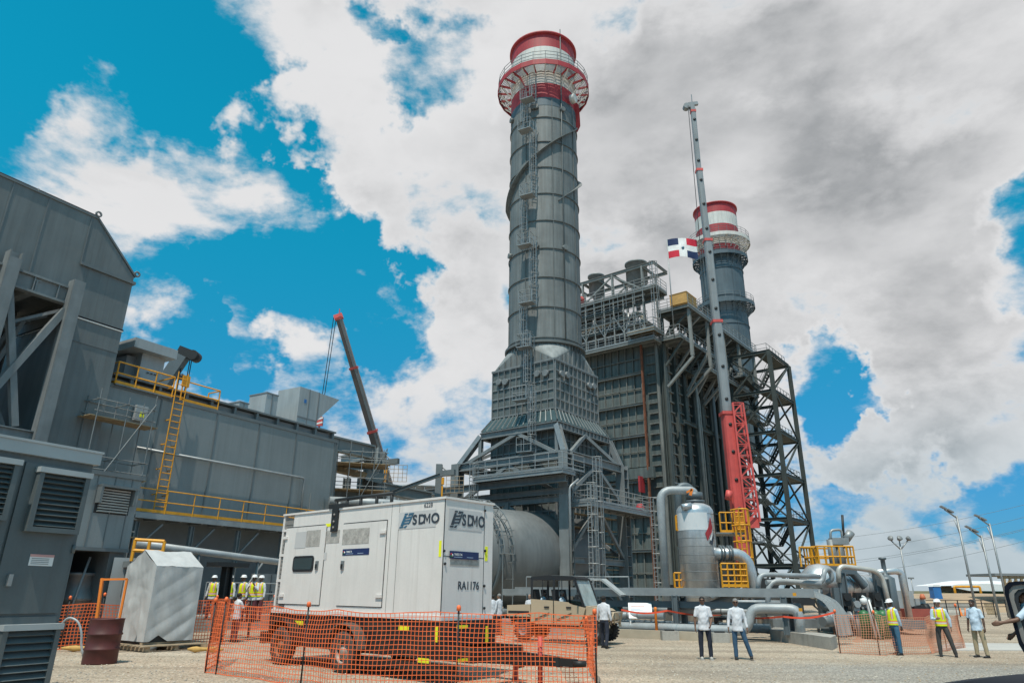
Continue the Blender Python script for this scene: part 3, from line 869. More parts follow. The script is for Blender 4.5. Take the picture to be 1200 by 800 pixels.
    L(bp2.outputs[0], b.inputs['Normal'])
    return m


M['gravel'] = ground_mat()
m = MB(); m.box((0, 2000, -.5), (9000, 9000, 1)); g = m.build('ground', 'gravel', at=(0, 0, 0)); tag(g, kind='structure')
# loose stones on the near yard: uncountable
m = MB()
for i in range(3600):
    Y = 15.3 + 9 * rnd.random() ** 1.5; X = rnd.uniform(-.8, .8) * Y
    r = rnd.uniform(.01, .03); c = V((X, Y, r * .3)); a = rnd.random() * 6
    ring = [c + V((math.cos(a + j * 1.57) * r * rnd.uniform(.7, 1.3), math.sin(a + j * 1.57) * r * rnd.uniform(.7, 1.3), rnd.uniform(-.2, .2) * r)) for j in range(4)]
    m.add(ring + [c + V((0, 0, r * .7)), c - V((0, 0, r))], [(0, 1, 4), (1, 2, 4), (2, 3, 4), (3, 0, 4), (1, 0, 5), (2, 1, 5), (3, 2, 5), (0, 3, 5)], rnd.choice([0, 0, 1, 2]))
g = m.build('loose_gravel', [mat('pale stone', (.5, .45, .38), .9), mat('grey stone', (.32, .3, .27), .9), mat('tan stone', (.4, .31, .22), .9)], at=(0, 0, 0)); tag(g, 'loose stones scattered over the gravel yard', 'gravel', kind='stuff')

# pale slab strips, reddish excavated patch, far berm
def sheet(name, pts, z, matname, label=None, thick=.0):
    m = MB(); m.prism([V((p.x, p.y, z)) for p in pts], V((0, 0, -.3)))
    return tag(m.build(name, matname, at=(0, 0, 0)), label, kind='structure')
sheet('concrete_slab', [G(1095, 762), G(1205, 762), G(1215, 754), G(1110, 753)], .02, 'slab')
m = MB(); nxx, nyy = 26, 12
cs = [G(985, 762), G(1128, 760), G(1110, 718), G(1000, 716)]
vs = []
for j in range(nyy + 1):
    for i in range(nxx + 1):
        a = cs[0].lerp(cs[1], i / nxx); b = cs[3].lerp(cs[2], i / nxx); p = a.lerp(b, j / nyy)
        e = min(1, min(i, nxx - i) / 4) * min(1, min(j, nyy - j) / 3)
        vs.append(V((p.x, p.y, -.03 + e * (.06 + .22 * max(0, noise.noise(V((p.x * .6, p.y * .6, 3))) + .25)))))
m.add(vs, [(j * (nxx + 1) + i, j * (nxx + 1) + i + 1, (j + 1) * (nxx + 1) + i + 1, (j + 1) * (nxx + 1) + i) for j in range(nyy) for i in range(nxx)], 0, True)
tag(m.build('dirt_patch', 'red_earth', at=(0, 0, 0)), kind='structure')
# berm and scrub beyond the yard on the right
def berm(name, x0, x1, Y0, Y1, h, matname, seed):
    m = MB(); nx, ny = 60, 8; vs = []
    for j in range(ny + 1):
        for i in range(nx + 1):
            x = x0 + (x1 - x0) * i / nx; y = Y0 + (Y1 - Y0) * j / ny; f = math.sin(math.pi * min(1, j / ny * .999)) ** .7
            f *= min(1, i / 3, (nx - i) / 3)
            vs.append(V((x, y, -.2 + h * f * (1 + .25 * noise.noise(V((x * .06, y * .08, seed)))))))
    m.add(vs, [(j * (nx + 1) + i, j * (nx + 1) + i + 1, (j + 1) * (nx + 1) + i + 1, (j + 1) * (nx + 1) + i) for j in range(ny) for i in range(nx)], 0, True)
    return tag(m.build(name, matname, at=(0, 0, 0)), kind='structure')
berm('earth_bank', 44, 190, 92, 120, 2.3, 'earth', 2)
berm('scrub_bank', 55, 330, 118, 175, 3.0, 'scrub', 5)
# ================================================================ the tall exhaust stack in front
SC = P(638, 300, 56.0)
FS = Frame((SC.x, SC.y), 38.5)      # u runs right-and-back, w runs right-and-forward; -w is the left-back face direction
A = FS.a; B = -FS.n                 # A right-back, B left-back
S0 = V((SC.x, SC.y, 0))
def sp(p, q, z): return S0 + A * p + B * q + V((0, 0, z))
def zat(py, Y, px=636): return P(px, py, Y).z
RS = 3.2
front = S0 - V((S0.x, S0.y, 0)).normalized() * RS
ztop = zat(39.5, 52.8); zt = 21.2
zb = [zat(y, 52.8) for y in (41, 54, 70, 75, 97, 114)]   # band edges along the front line
stk = thing('exhaust_stack', 'tall grey steel chimney with red and white bands and long staggered caged ladders', 'chimney', S0)


def shell(root, c, r, z0, z1, bands, matn, ring_sp=3.0, ring_mat='stack_dark', seams=True):
    m = MB(); m.lathe([(r, z0), (r, bands[-1][0])], c, n=56); m.build('flue', matn, root)
    for zl, zh, kind in bands:
        m = MB(); m.lathe([(r + .012, zl), (r + .012, zh)], c, n=56); m.build('painted_band', kind, root)
    zt_ = bands[0][1]
    m = MB(); m.lathe([(r + .02, zt_ - .02), (r + .22, zt_), (r + .22, zt_ + .18), (r - .15, zt_ + .18), (r - .15, zt_ - 3)], c, n=56); m.build('rim', 'red_band', root)
    m = MB(); m.lathe([(r - .15, zt_ - 3.1), (0, zt_ - 3.0)], c, n=56); m.build('flue_inside', 'black', root)
    z = z0 + .4
    while z < bands[-1][0] - .3:
        m = MB(); m.lathe([(r, z - .06), (r + .09, z - .045), (r + .09, z + .045), (r, z + .06)], c, n=56, sm=False); m.build('stiffener_ring', ring_mat, root); z += ring_sp
    if seams:
        m = MB()
        for k in range(8):
            a = k * math.pi / 4 + .2; d = V((math.cos(a), math.sin(a), 0))
            m.bar(V(c) + d * (r + .03) + Z * z0, V(c) + d * (r + .03) + Z * bands[-1][0], .07, .07, d)
        m.build('seam_strip', ring_mat, root)
bands = [(zb[1], ztop, 'red_band'), (zb[2], zb[1], 'white_band'), (zb[3], zb[2], 'red_band'), (zb[4], zb[3], 'white_band'), (zb[5], zb[4], 'red_band')]
shell(stk, S0, RS, zt, ztop, bands, 'stack', 2.75)
m = MB(); m.lathe([(RS + .02, zb[5] - .9), (RS + .02, zb[5])], S0, n=56); m.build('painted_band', 'stack_blue', stk)
# top gallery
zp = zat(70, 51.4)
def gallery(root, c, r, z, wd, under, steel, rail_m, nseg=24, a0=0, a1=2 * math.pi):
    n = int(nseg * (a1 - a0) / (2 * math.pi) + .5)
    m = MB(); k_ = max(4, int(wd / .13))
    for i_ in range(k_):
        q0, q1 = r + .06 + wd * i_ / k_, r + .06 + wd * (i_ + .5) / k_; m.lathe([(q0, z), (q1, z), (q1, z - .04), (q0, z - .04), (q0, z)], c, n=n, a0=a0, a1=a1 if a1 - a0 < 6.2 else None, sm=False)
    p = m.build('gallery_floor', under, root)
    m = MB(); m.lathe([(r + wd, z - .4), (r + wd + .04, z - .4), (r + wd + .04, z + .16), (r + wd, z + .16), (r + wd, z - .4)], c, n=n, a0=a0, a1=a1 if a1 - a0 < 6.2 else None, sm=False); m.build('edge_beam', steel, root)
    _, sdv, uv = frame_of(Z)
    pd = lambda a: sdv * math.cos(a) + uv * math.sin(a)
    m = MB(); m2 = MB()
    for k in range(n + (0 if a1 - a0 > 6.2 else 1)):
        a = a0 + (a1 - a0) * k / n; d = pd(a)
        m = MB(); m.bar(V(c) + d * (r + .05) + Z * (z - .2), V(c) + d * (r + wd) + Z * (z - .2), .09, .22); m.build('gallery_joist', steel, p)
        m = MB(); m.bar(V(c) + d * r + Z * (z - 1.5), V(c) + d * (r + wd - .1) + Z * (z - .25), .09, .12); m.build('gallery_bracket', 'white_band' if steel == 'red_band' else steel, p)
    m = MB(); pts = [V(c) + pd(a0 + (a1 - a0) * k / n) * (r + wd - .05) + Z * z for k in range(n + 1)]
    m.rail(pts, 1.15, 1.0, .028, 2, False); m.build('railing', rail_m, root)
gallery(stk, S0, RS, zp, 1.35, 'galv', 'red_band', 'galv_dark', 24)
# helical strakes
def strake(a0, z0, z1, tw, matn, h=.42):
    m = MB(); k = 26; pr = []
    for i in range(k + 1):
        a = a0 + tw * i / k; z = z0 + (z1 - z0) * i / k; d = V((math.cos(a), math.sin(a), 0)); tpr = h * min(1, .25 + 4 * i / k, .25 + 4 * (k - i) / k)
        pr.append((S0 + d * (RS - .02) + Z * z, S0 + d * (RS + tpr) + Z * z))
    vs = []; fs = []
    for p0, p1 in pr: vs += [p0 + Z * .03, p1 + Z * .03, p1 - Z * .03, p0 - Z * .03]
    for i in range(k):
        o = i * 4; fs += [(o, o + 1, o + 5, o + 4), (o + 1, o + 2, o + 6, o + 5), (o + 2, o + 3, o + 7, o + 6)]
    m.add(vs, fs); m.build('helical_strake', matn, stk)
zs = zat(115, 53); ze = zat(245, 53); zsl = zat(128, 53)
turn = R(230)
a_r = math.atan2(-.25, 1); 
strake(R(-5), zsl, zat(235, 53), R(-185), 'stack')
strake(R(-5) + R(120), zsl, zat(235, 53), R(-185), 'stack')
strake(R(-5) + R(240), zat(195, 53), zat(235, 53), R(-70), 'stack')
strake(R(245), zs + .2, zs + 3.3, R(-22), 'red_band'); strake(R(-5) - 0.0, zs - 1.8, zs + 1.2, R(-18), 'red_band')
# floodlights/obstruction lamps and stub nozzles
m = MB()
for a in (-60, -105, 200, 250):
    d = V((math.cos(R(a)), math.sin(R(a)), 0))
    for zz in (zat(300, 53) + .9, zs - 1.2): m = MB(); m.cyl(S0 + d * RS + Z * zz, S0 + d * (RS + .3) + Z * zz, .25, 14); m.build('sample_port', 'stack', stk)
m = MB(); m.cyl(front + V((2.7, .75, 0)) + Z * (zat(112, 53)), front + V((3.1, .5, 0)) + Z * (zat(112, 53)), .45, 16); m.build('port_cap', 'white_band', stk)
m = MB(); dv = V((math.cos(R(-62)), math.sin(R(-62)), 0)); m.tube([S0 + dv * (RS + .12) + Z * zt, S0 + dv * (RS + .12) + Z * (ztop + .8)], .05, 6); m.build('lightning_conductor', 'stack_dark', stk)
# caged ladders in staggered flights with rest platforms
la = R(-117); ld = V((math.cos(la), math.sin(la), 0)); ls = V((-ld.y, ld.x, 0))
def lad_x(px, y): return None
ys = [(100, 120), (120, 158), (155, 232), (228, 292), (290, 357), (357, 410), (402, 470), (466, 530)]
side_px = [(624, 622), (617, 619), (626, 622), (616, 618), (623.5, 621), (614.5, 617), (618, 621), (621, 624)]
for i, ((yt, yb_), sx) in enumerate(zip(ys, side_px)):
    off = (.55 if i % 2 == 0 else -.35) if i < 6 else (.1 if i == 6 else .75)
    rad = RS + .25 if i < 6 else RS + .35 + (i - 6) * .5
    base = S0 + ld * rad + ls * off
    ztp = zat(yt, base.y, 622); zbt = zat(yb_, base.y, 622)
    if i < 6:
        p0, p1 = base + Z * zbt, base + Z * ztp
    else:
        p0, p1 = base + Z * zbt, base + Z * ztp
    m = MB(); m.ladder(p0, p1 + Z * .6, .5, ls, .032); lad = m.build('ladder', 'galv', stk)
    m = MB(); m.cage(p0 + Z * min(2.2, (ztp - zbt) * .3), p1 + Z * .9, .36, ld, .028, .95); m.build('safety_cage', 'galv', lad)
    # rest platform at the foot
    m = MB(); c = base + ld * .55 + Z * (zbt - .05) + ls * (-.35 if off > 0 else .35)
    M3 = Matrix((ls, ld, Z)).transposed(); m.box(c, (1.25, .85, .06), M3); rp = m.build('rest_platform', 'galv', stk)
    m = MB(); q = [c + ls * a + ld * b for a, b in ((-.62, -.4), (-.62, .42), (.62, .42), (.62, -.4))]; m.rail(q, 1.1, .8, .024, 1, False); m.build('platform_railing', 'galv', rp)
# square casing, pale cones at its corners, ribs
HC = 3.15; ze_ = 19.3; zc0 = 3.2
m = MB(); n = 64; ringv = []; 
for k in range(n):
    a = 2 * math.pi * k / n; ringv.append(sp(math.cos(a) * RS * .985, math.sin(a) * RS * .985, zt))
corn = [sp(HC, HC, ze_), sp(-HC, HC, ze_), sp(-HC, -HC, ze_), sp(HC, -HC, ze_)]
vs = ringv + corn; fs = []; mi = []
for k in range(4):
    i0 = k * 16
    for j in range(16):
        fs.append((i0 + j, (i0 + j + 1) % n, n + k))
m.add(vs, fs, 0, False); m.build('transition_cone', 'stack_pale', stk)
m = MB()
for k in range(4):
    top = ringv[((k + 1) * 16) % n]; c0, c1 = corn[k], corn[(k + 1) % 4]; m.add([c0, c1, top], [(0, 1, 2)])
m.build('gable_plate', 'stack', stk)
m = MB(); m.lathe([(RS, zt - .15), (RS + .3, zt - .1), (RS + .3, zt + .1), (RS, zt + .15)], S0, n=56, sm=False)
for k in range(56):
    a = 2 * math.pi * k / 56; d = V((math.cos(a), math.sin(a), 0)); m.bar(S0 + d * (RS + .1) + Z * (zt - .5), S0 + d * (RS + .1) + Z * (zt - .12), .03, .22, d)
m.build('base_flange', 'stack_dark', stk)
m = MB(); m.add([sp(a, b, z) for z in (zc0, ze_) for a, b in ((-HC, -HC), (HC, -HC), (HC, HC), (-HC, HC))], [(0, 1, 5, 4), (1, 2, 6, 5), (2, 3, 7, 6), (3, 0, 4, 7)]); m.build('casing', mat('mottled casing plate', (.115, .135, .135), .6, .1, .25, .8, .15, .1, stain=(.22, .22, .2), stain_amt=.4), stk)
m = MB()
for f in range(4):
    def fp(t, z, o=.06):
        return [sp(t, -HC - o, z), sp(HC + o, t, z), sp(t, HC + o, z), sp(-HC - o, t, z)][f]
    nn = B * -1 if f == 0 else A if f == 1 else B if f == 2 else A * -1
    for i in range(11):
        t = -HC + 2 * HC * i / 10
        zh = ze_ + max(0, (1 - abs(t) / HC)) * (zt - ze_) * .92
        m.bar(fp(t, zc0), fp(t, zh), .05, .14, nn)
    z = zc0 + .4
    while z < ze_:
        m.bar(fp(-HC, z), fp(HC, z), .05, .12, Z); z += .78
    m.bar(fp(-HC - .1, ze_), fp(HC + .1, ze_), .16, .16)
    for t, z in ((-2.4, 18.2), (-1.6, 18.3), (1.7, 18.2), (2.4, 18.3)):
        m.cyl(fp(t, z, 0), fp(t, z, .3), .27, 12)
m.build('casing_rib', 'beam', stk)
# standing seam skirt over the ring beam
z1 = 14.35; zr1 = 13.75; zr2 = 11.35; r1 = 3.8
m = MB(); a_, b_ = HC + .02, r1
m.add([sp(x * a_, y * a_, z1 + .85) for x, y in ((-1, -1), (1, -1), (1, 1), (-1, 1))] + [sp(x * b_, y * b_, z1 - .25) for x, y in ((-1, -1), (1, -1), (1, 1), (-1, 1))], [(0, 1, 5, 4), (1, 2, 6, 5), (2, 3, 7, 6), (3, 0, 4, 7)])
m.build('skirt_roof', mat('teal roof sheet', (.05, .085, .092), .45, .2, .15), stk)
m = MB()
for f in range(4):
    for i in range(15):
        t = -1 + 2 * i / 14
        def q(r, z): return [sp(t * r, -r, z), sp(r, t * r, z), sp(t * r, r, z), sp(-r, t * r, z)][f]
        m.bar(q(a_, z1 + .87), q(b_, z1 - .2), .07, .12)
m.build('skirt_seam', 'hrsg_light', stk)
# support frame
P0, P1, Q0, Q1 = -4.1, 4.1, -4.7, 6.0
c2 = [(P0, Q0), (P1, Q0), (P1, Q1), (P0, Q1)]; c1 = [(-r1, -r1), (r1, -r1), (r1, r1), (-r1, r1)]
for i in range(4):
    (x, y), (x2, y2) = c1[i], c1[(i + 1) % 4]
    m = MB(); m.ibeam(sp(x, y, zr1), sp(x2, y2, zr1), .35, .55)
    k = 14
    for j in range(1, k):
        p = sp(x + (x2 - x) * j / k, y + (y2 - y) * j / k, zr1); m.bar(p - Z * .22, p + Z * .22, .33, .03, A)
    m.build('ring_beam', 'beam', stk)
    (x, y), (x2, y2) = c2[i], c2[(i + 1) % 4]
    m = MB(); m.ibeam(sp(x, y, zr2), sp(x2, y2, zr2), .4, .65); m.build('ring_beam', 'beam', stk)
    m = MB(); m.ibeam(sp(x, y, 8.2), sp(x2, y2, 8.2), .3, .45); m.build('ring_beam', 'beam', stk)
    m = MB(); m.ibeam(sp(x, y, 4.0), sp(x2, y2, 4.0), .3, .45); m.build('ring_beam', 'beam', stk)
    m = MB(); m.ibeam(sp(*c1[i], zr1), sp(*c2[i], zr2), .4, .45, A); m.build('raking_strut', 'galv', stk)
    m = MB(); m.ibeam(sp(*c1[i], zr1), sp(c1[i][0], c1[i][1], zr2), .3, .3, A); m.build('post', 'beam', stk)
    m = MB(); m.ibeam(sp(*c2[i], 0), sp(*c2[i], zr2 + .3), .8, .75, A, .06)
    z = .8
    while z < zr2: m.bar(sp(c2[i][0], c2[i][1], z) - A * .31, sp(c2[i][0], c2[i][1], z) + A * .31, .74, .03); z += .75
    m.build('column', 'beam', stk)
    xm, ym = (x + x2) / 2, (y + y2) / 2
    xc, yc = (c1[i][0] + c1[(i + 1) % 4][0]) / 2, (c1[i][1] + c1[(i + 1) % 4][1]) / 2
    for e in ((x, y), (x2, y2)):
        m = MB(); m.bar(sp(xc, yc, zr1 - .2), sp(xm + (e[0] - xm) * .85, ym + (e[1] - ym) * .85, zr2 + .2), .24, .26); m.build('brace', 'beam', stk)
        m = MB(); m.bar(sp(xm, ym, zr2 - .3), sp(e[0], e[1], 8.3), .24, .26); m.build('brace', 'beam', stk)
        m = MB(); m.bar(sp(xm, ym, 4.1), sp(e[0], e[1], .3), .24, .26); m.build('brace', 'beam', stk)
        if i != 3 and i != 0:
            pass
    m = MB(); m.bar(sp(x, y, 4.1), sp(xm, ym, 8.0), .22, .24); m.build('brace', 'beam', stk)
    m = MB(); m.bar(sp(x2, y2, 4.1), sp(xm, ym, 8.0), .22, .24); m.build('brace', 'beam', stk)
    m = MB(); m.ibeam(sp(xm, ym, 0), sp(xm, ym, 8.2), .35, .4, A); m.build('column', 'beam', stk)
# scaffold planks and clutter inside the frame
m = MB()
for k in range(7):
    z = 1.6 + k * .95; m.bar(sp(-2.8 + rnd.uniform(-.4, .4), -4.2, z), sp(3.4, -4.2, z), .5, .05)
m.build('plank_deck', 'plank', stk)
# lower walkways
zw = 10.0
def deck(root, quad, z, dmat='galv_dark', edge='galv', railp=None, name='walkway', rail_mat='galv', joists=None):
    m = MB(); m.prism([V((p.x, p.y, z)) for p in quad], V((0, 0, -.08))); d = m.build(name, dmat, root)
    m = MB(); k = len(quad)
    for i in range(k):
        a, b = quad[i], quad[(i + 1) % k]; m.ibeam(V((a.x, a.y, z - .22)), V((b.x, b.y, z - .22)), .12, .26)
    n = max(2, int((quad[1] - quad[0]).length / 1.2))
    for j in range(1, n):
        a = quad[0].lerp(quad[1], j / n); b = quad[3].lerp(quad[2], j / n) if k > 3 else a; m.bar(V((a.x, a.y, z - .2)), V((b.x, b.y, z - .2)), .08, .18)
    m.build('deck_beam', edge, d)
    if railp:
        m = MB(); m.rail([V((p.x, p.y, z)) for p in railp], 1.15, 1.25, .03, 2, True); m.build('railing', rail_mat, d)
    return d
f0 = -6.2
deck(stk, [sp(P0 - .3, 2.6, 0), sp(P0 - .3, Q0 - 1.0, 0), sp(P0 - 1.9, Q0 - 1.0, 0), sp(P0 - 1.9, 2.6, 0)], zw, railp=[sp(P0 - .3, 2.6, 0), sp(P0 - 1.9, 2.6, 0), sp(P0 - 1.9, Q0 - 1.0, 0), sp(P0 + .9, Q0 - 1.0, 0)])
m = MB(); m.ibeam(sp(P0 - 1.2, 8.2, zw - .6), sp(P0 - 1.2, Q0 - .8, zw - .6), .4, .5); m.build('outrigger_beam', 'beam', stk)
m = MB(); m.ibeam(sp(P0 - .3, 7.6, zw - 1.3), sp(P0 - .3, Q0, zw - 1.3), .3, .4); m.build('outrigger_beam', 'beam', stk)
deck(stk, [sp(P0 + .2, Q0 - .3, 0), sp(P1 + 1.0, Q0 - .3, 0), sp(P1 + 1.0, Q0 - 1.9, 0), sp(P0 + .2, Q0 - 1.9, 0)], 7.9, railp=[sp(P0 + .2, Q0 - .4, 0), sp(P0 + .2, Q0 - 1.9, 0), sp(P1 + 1.0, Q0 - 1.9, 0), sp(P1 + 1.0, Q0 - .4, 0)])
for p, q_, zt_ in ((P0 + 1.2, Q0 - 1.7, zw), (P1 + .9, Q0 - 2.1, 7.9), (P0 - 1.7, 2.9, zw), (P0 - .4, Q0 - 2.2, 7.9)):
    m = MB(); m.ladder(sp(p, q_, .1), sp(p, q_, zt_ + 1.1), .5, A, .035); l_ = m.build('ladder', 'galv', stk)
    m = MB(); m.cage(sp(p, q_, 2.6), sp(p, q_, zt_ + 1.1), .36, B * -1, .026, 1.0); m.build('safety_cage', 'galv', l_)
m = MB(); m.pipe([sp(P0 - .9, Q0 - .9, .1), sp(P0 - .9, Q0 - .9, 8.8), sp(P0 - .2, Q0 - 1.2, 9.4)], .09, 10); m.build('conduit_riser', 'galv', stk)

# big round breeching duct lying to the left, with an arched scaffold at its end
dc = P(668, 640, 55.5); d0 = V((dc.x, dc.y, 4.2)); dl = P(545, 640, 48.0); dl.z = 4.1
dax = (dl - d0).normalized()
duct = thing('gas_duct', 'pale grey round duct lying on its side below the stack, beside the generator', 'duct', V((d0.x, d0.y, 0)))
LD = (dl - d0).length
m = MB(); m.lathe([(0, 0), (3.35, 0), (3.3, LD * .45), (3.2, LD), (0, LD + .02)], d0, dax, 48); m.build('duct_shell', mat('pale duct paint', (.13, .138, .14), .55, .1, .1, .7, .12), duct)
m = MB()
for s_ in (LD - .3,): m.lathe([(3.1, s_), (3.4, s_), (3.4, s_ + .16), (3.1, s_ + .16)], d0, dax, 48, sm=False)
m.build('duct_flange', 'pipe_dark', duct)
m = MB(); m.box(d0 + dax * .6 - Z * 3.3, (3.5, 3.5, 1.2), Matrix((dax, dax.cross(Z), Z)).transposed()); m.build('duct_saddle', 'concrete', duct)
arch = thing('arched_scaffold', 'curved tube scaffold with ladder wrapping the open end of the round duct', 'scaffold', V((dl.x, dl.y, 0)))
sdv = dax.cross(Z).normalized(); cc = d0 + dax * (LD - 1.0)
m = MB()
for off in (0, .9):
    for rr in (3.35, 3.75):
        m.tube([cc + dax * off + (sdv * math.cos(a) + Z * math.sin(a)) * rr for a in [math.pi * (i / 20) for i in range(21)]], .045, 5)
for i in range(21):
    a = math.pi * i / 20; e = sdv * math.cos(a) + Z * math.sin(a)
    for off in (0, .9): m.tube([cc + dax * off + e * 3.35, cc + dax * off + e * 3.75], .025, 4)
    if i % 2 == 0: m.tube([cc + e * 3.75, cc + dax * .9 + e * 3.75], .025, 4)
m.build('arch', 'galv_dark', arch)
m = MB()
for s_ in (-1, 1):
    for off in (0, .9):
        m.tube([V((cc.x, cc.y, 0)) + dax * off + sdv * 3.6 * s_, cc + dax * off + sdv * 3.6 * s_ + Z * .3], .035, 5)
for k in range(6):
    m.tube([V((cc.x, cc.y, .6 + k * 1.0)) - sdv * 3.7, V((cc.x, cc.y, .6 + k * 1.0)) + sdv * 3.7], .025, 5)
m.build('standard', 'galv_dark', arch)
m = MB(); m.ladder(V((cc.x, cc.y, .2)) + dax * .9 - sdv * 2.0, V((cc.x, cc.y, 6.6)) + dax * 1.0 - sdv * 3.2, .5, sdv, .03); m.build('ladder', 'galv', arch)
# ================================================================ boiler house behind the stack
CH = P(770, 400, 70.0); C0 = V((CH.x, CH.y, 0))
def hp(p, q, z): return C0 + A * p + B * q + V((0, 0, z))
zr = P(770, 400, 70).z          # casing top at the corner
LP, LQ = 19.5, 16.0
hr = thing('boiler_house', 'tall dark green boiler house of ribbed steel with crowded roof galleries and silencers', 'boiler house', C0)
m = MB(); m.add([hp(a, b, z) for z in (0, zr) for a, b in ((0, 0), (LP, 0), (LP, LQ), (0, LQ))], [(0, 1, 5, 4), (1, 2, 6, 5), (2, 3, 7, 6), (3, 0, 4, 7), (4, 5, 6, 7)]); m.build('casing', 'hrsg_panel', hr)
# front face: tiers of ribbed panels, each tier stepping forward a little towards the top
tiers = [(zr - 3.35, zr - .1, .34), (zr - 6.75, zr - 3.4, .3), (zr - 10.15, zr - 6.8, .26), (zr - 13.55, zr - 10.2, .22), (zr - 18.4, zr - 15.0, .22), (zr - 21.8, zr - 18.45, .18), (zr - 26, zr - 21.85, .14)]
for z0, z1, o in tiers:
    m = MB()
    m.prism([hp(-.02, 1.9, z0), hp(-o - .12, 1.9, z0 + .1), hp(-o, 1.9, z1), hp(-.02, 1.9, z1)], B * (LQ - 2)); tr = m.build('panel_tier', 'hrsg_panel', hr)
    m = MB(); q = 1.9
    while q < LQ: m.bar(hp(-o - .2, q, z0 + .1), hp(-o - .08, q, z1), .08, .18, A * -1); q += .92
    m.bar(hp(-o - .22, 1.7, (z0 + z1) / 2), hp(-o - .22, LQ, (z0 + z1) / 2), .12, .1); m.build('panel_rib', 'hrsg_rib', tr)
    m = MB(); m.ibeam(hp(-o - .3, 1.5, z1 + .02), hp(-o - .3, LQ, z1 + .02), .34, .26)
    m.build('girt', 'hrsg_light', hr)
m = MB(); m.bar(hp(-.75, .9, zr - 14.2), hp(-.75, LQ, zr - 14.2), .5, 1.1); m.build('deep_girder', 'hrsg_panel', hr)
m = MB(); m.bar(hp(-.75, 1.55, 0), hp(-.95, 1.5, zr - .3), .16, .3, A); m.build('rusty_edge_strip', 'rust', hr)
m = MB(); m.box(hp(-1.2, 2.2, zr - 15.4), (1.0, .2, 1.6), FS.M()); m.build('red_bracket', 'red_band', hr)
m = MB(); m.lathe([(0, 0), (.45, 0), (.5, .3), (.3, .8), (0, .9)], hp(-1.2, 2.5, 9.5), n=14); m.build('red_valve', 'red_band', hr)
# side face: columns and ribbed bays
cols = [0.5, 2.9, 5.2, 7.4, 9.6, 12.0, 14.4, 17.0, 19.3]
for i, p in enumerate(cols):
    m = MB(); m.ibeam(hp(p, -.36, 0), hp(p, -.36, zr + (0 if i else -.2)), .62 if i % 2 == 0 else .45, .5, B * -1, .1); m.build('column', 'hrsg_frame', hr)
for i in range(len(cols) - 1):
    a, b = cols[i] + .35, cols[i + 1] - .35
    m = MB(); m.add([hp(a, -.1, 0), hp(b, -.1, 0), hp(b, -.1, zr), hp(a, -.1, zr)], [(0, 1, 2, 3)]); m.build('bay_panel', 'hrsg_rib', hr)
    m = MB(); z = 1.0 + (i % 3) * .3
    while z < zr: m.bar(hp(a, -.24, z), hp(b, -.24, z), .26, .13); z += 1.12
    m.bar(hp((a + b) / 2, -.2, 0), hp((a + b) / 2, -.2, zr), .1, .18, B); m.build('bay_rib', 'hrsg_rib', hr)
for p, q, r in ((6.4, -1.3, .16), (7.2, -1.2, .12), (10.6, -1.5, .22), (13.0, -1.3, .2), (15.6, -1.4, .25), (16.4, -1.3, .16), (18.2, -1.6, .3)):
    m = MB(); m.pipe([hp(p, q, .2), hp(p, q, zr - rnd.uniform(1, 6)), hp(p + .1, -.2, zr - .8)], r, 10); m.build('riser_pipe', 'pipe_dark' if r > .2 else 'hrsg_light', hr)
for i in range(2, 8):
    m = MB(); zz = zr - 1.2; m.bar(hp(cols[i], -.8, zr - 4.6), hp(cols[i], -3.6, zr - .6), .28, .3, A); m.build('knee_brace', 'hrsg_light', hr)
for zz in (zr - 2.3, zr - 8.5):
    m = MB(); m.ibeam(hp(2.9, -1.1, zz), hp(19.3, -1.1, zz), .25, .4); m.build('girt', 'hrsg_frame', hr)
# roof level galleries
def gal(p0, p1, q0, q1, z, sides, name='gallery', plank=False):
    quad = [hp(p0, q0, 0), hp(p1, q0, 0), hp(p1, q1, 0), hp(p0, q1, 0)]
    d = deck(hr, quad, z, 'plank' if plank else 'galv_dark', 'hrsg_light', None, name)
    m = MB(); m.rail([V((hp(a, b, z))) for a, b in sides], 1.15, 1.3, .032, 2, True); m.build('railing', 'galv', d)
    return d
z2 = zr + 3.4; z3 = zr + 6.2
gal(-2.0, -.2, -.6, 13, zr - .1, [(-.3, -.6), (-2.0, -.6), (-2.0, 13)])
gal(-2.6, -.5, -1.0, 2.2, zr + .7, [(-.5, -1.0), (-2.6, -1.0), (-2.6, 2.2)], plank=True)
gal(-1.2, .8, .4, 14, z2 - 1.2, [(-1.2, .4), (-1.2, 14)])
gal(-1.0, 3, 4, 15, z3 - 1.6, [(-1.0, 4), (-1.0, 15)])
gal(-.2, 20.5, -4.0, -.4, z2, [(-.2, -.4), (-.2, -4.0), (20.5, -4.0), (20.5, -.5)])
gal(6, 20.5, -3.4, -.5, zr - 2.2, [(6, -.5), (6, -3.4), (20.5, -3.4)])
# yellow plywood crate on the corner of the upper gallery belongs to the gallery's toe
m = MB()
for a, b, c, d in ((0, 0, 2.4, 0),): pass
ply = mat('yellow plywood', (.5, .3, .1), .75, 0, .15, 3)
# posts carrying the side gallery
for p in (0.3, 5, 9.6, 14.4, 19.6):
    m = MB(); m.ibeam(hp(p, -3.8, zr - 2.3), hp(p, -3.8, z2), .3, .3, A); m.build('gallery_post', 'hrsg_light', hr)
    m = MB(); m.bar(hp(p, -.8, zr - 5.2), hp(p, -3.9, zr - 2.4), .25, .3, A); m.build('knee_brace', 'hrsg_light', hr)
    m = MB(); m.ibeam(hp(p, -.2, z2 - .4), hp(p, -4.0, z2 - .4), .25, .35); m.build('cantilever', 'hrsg_frame', hr)
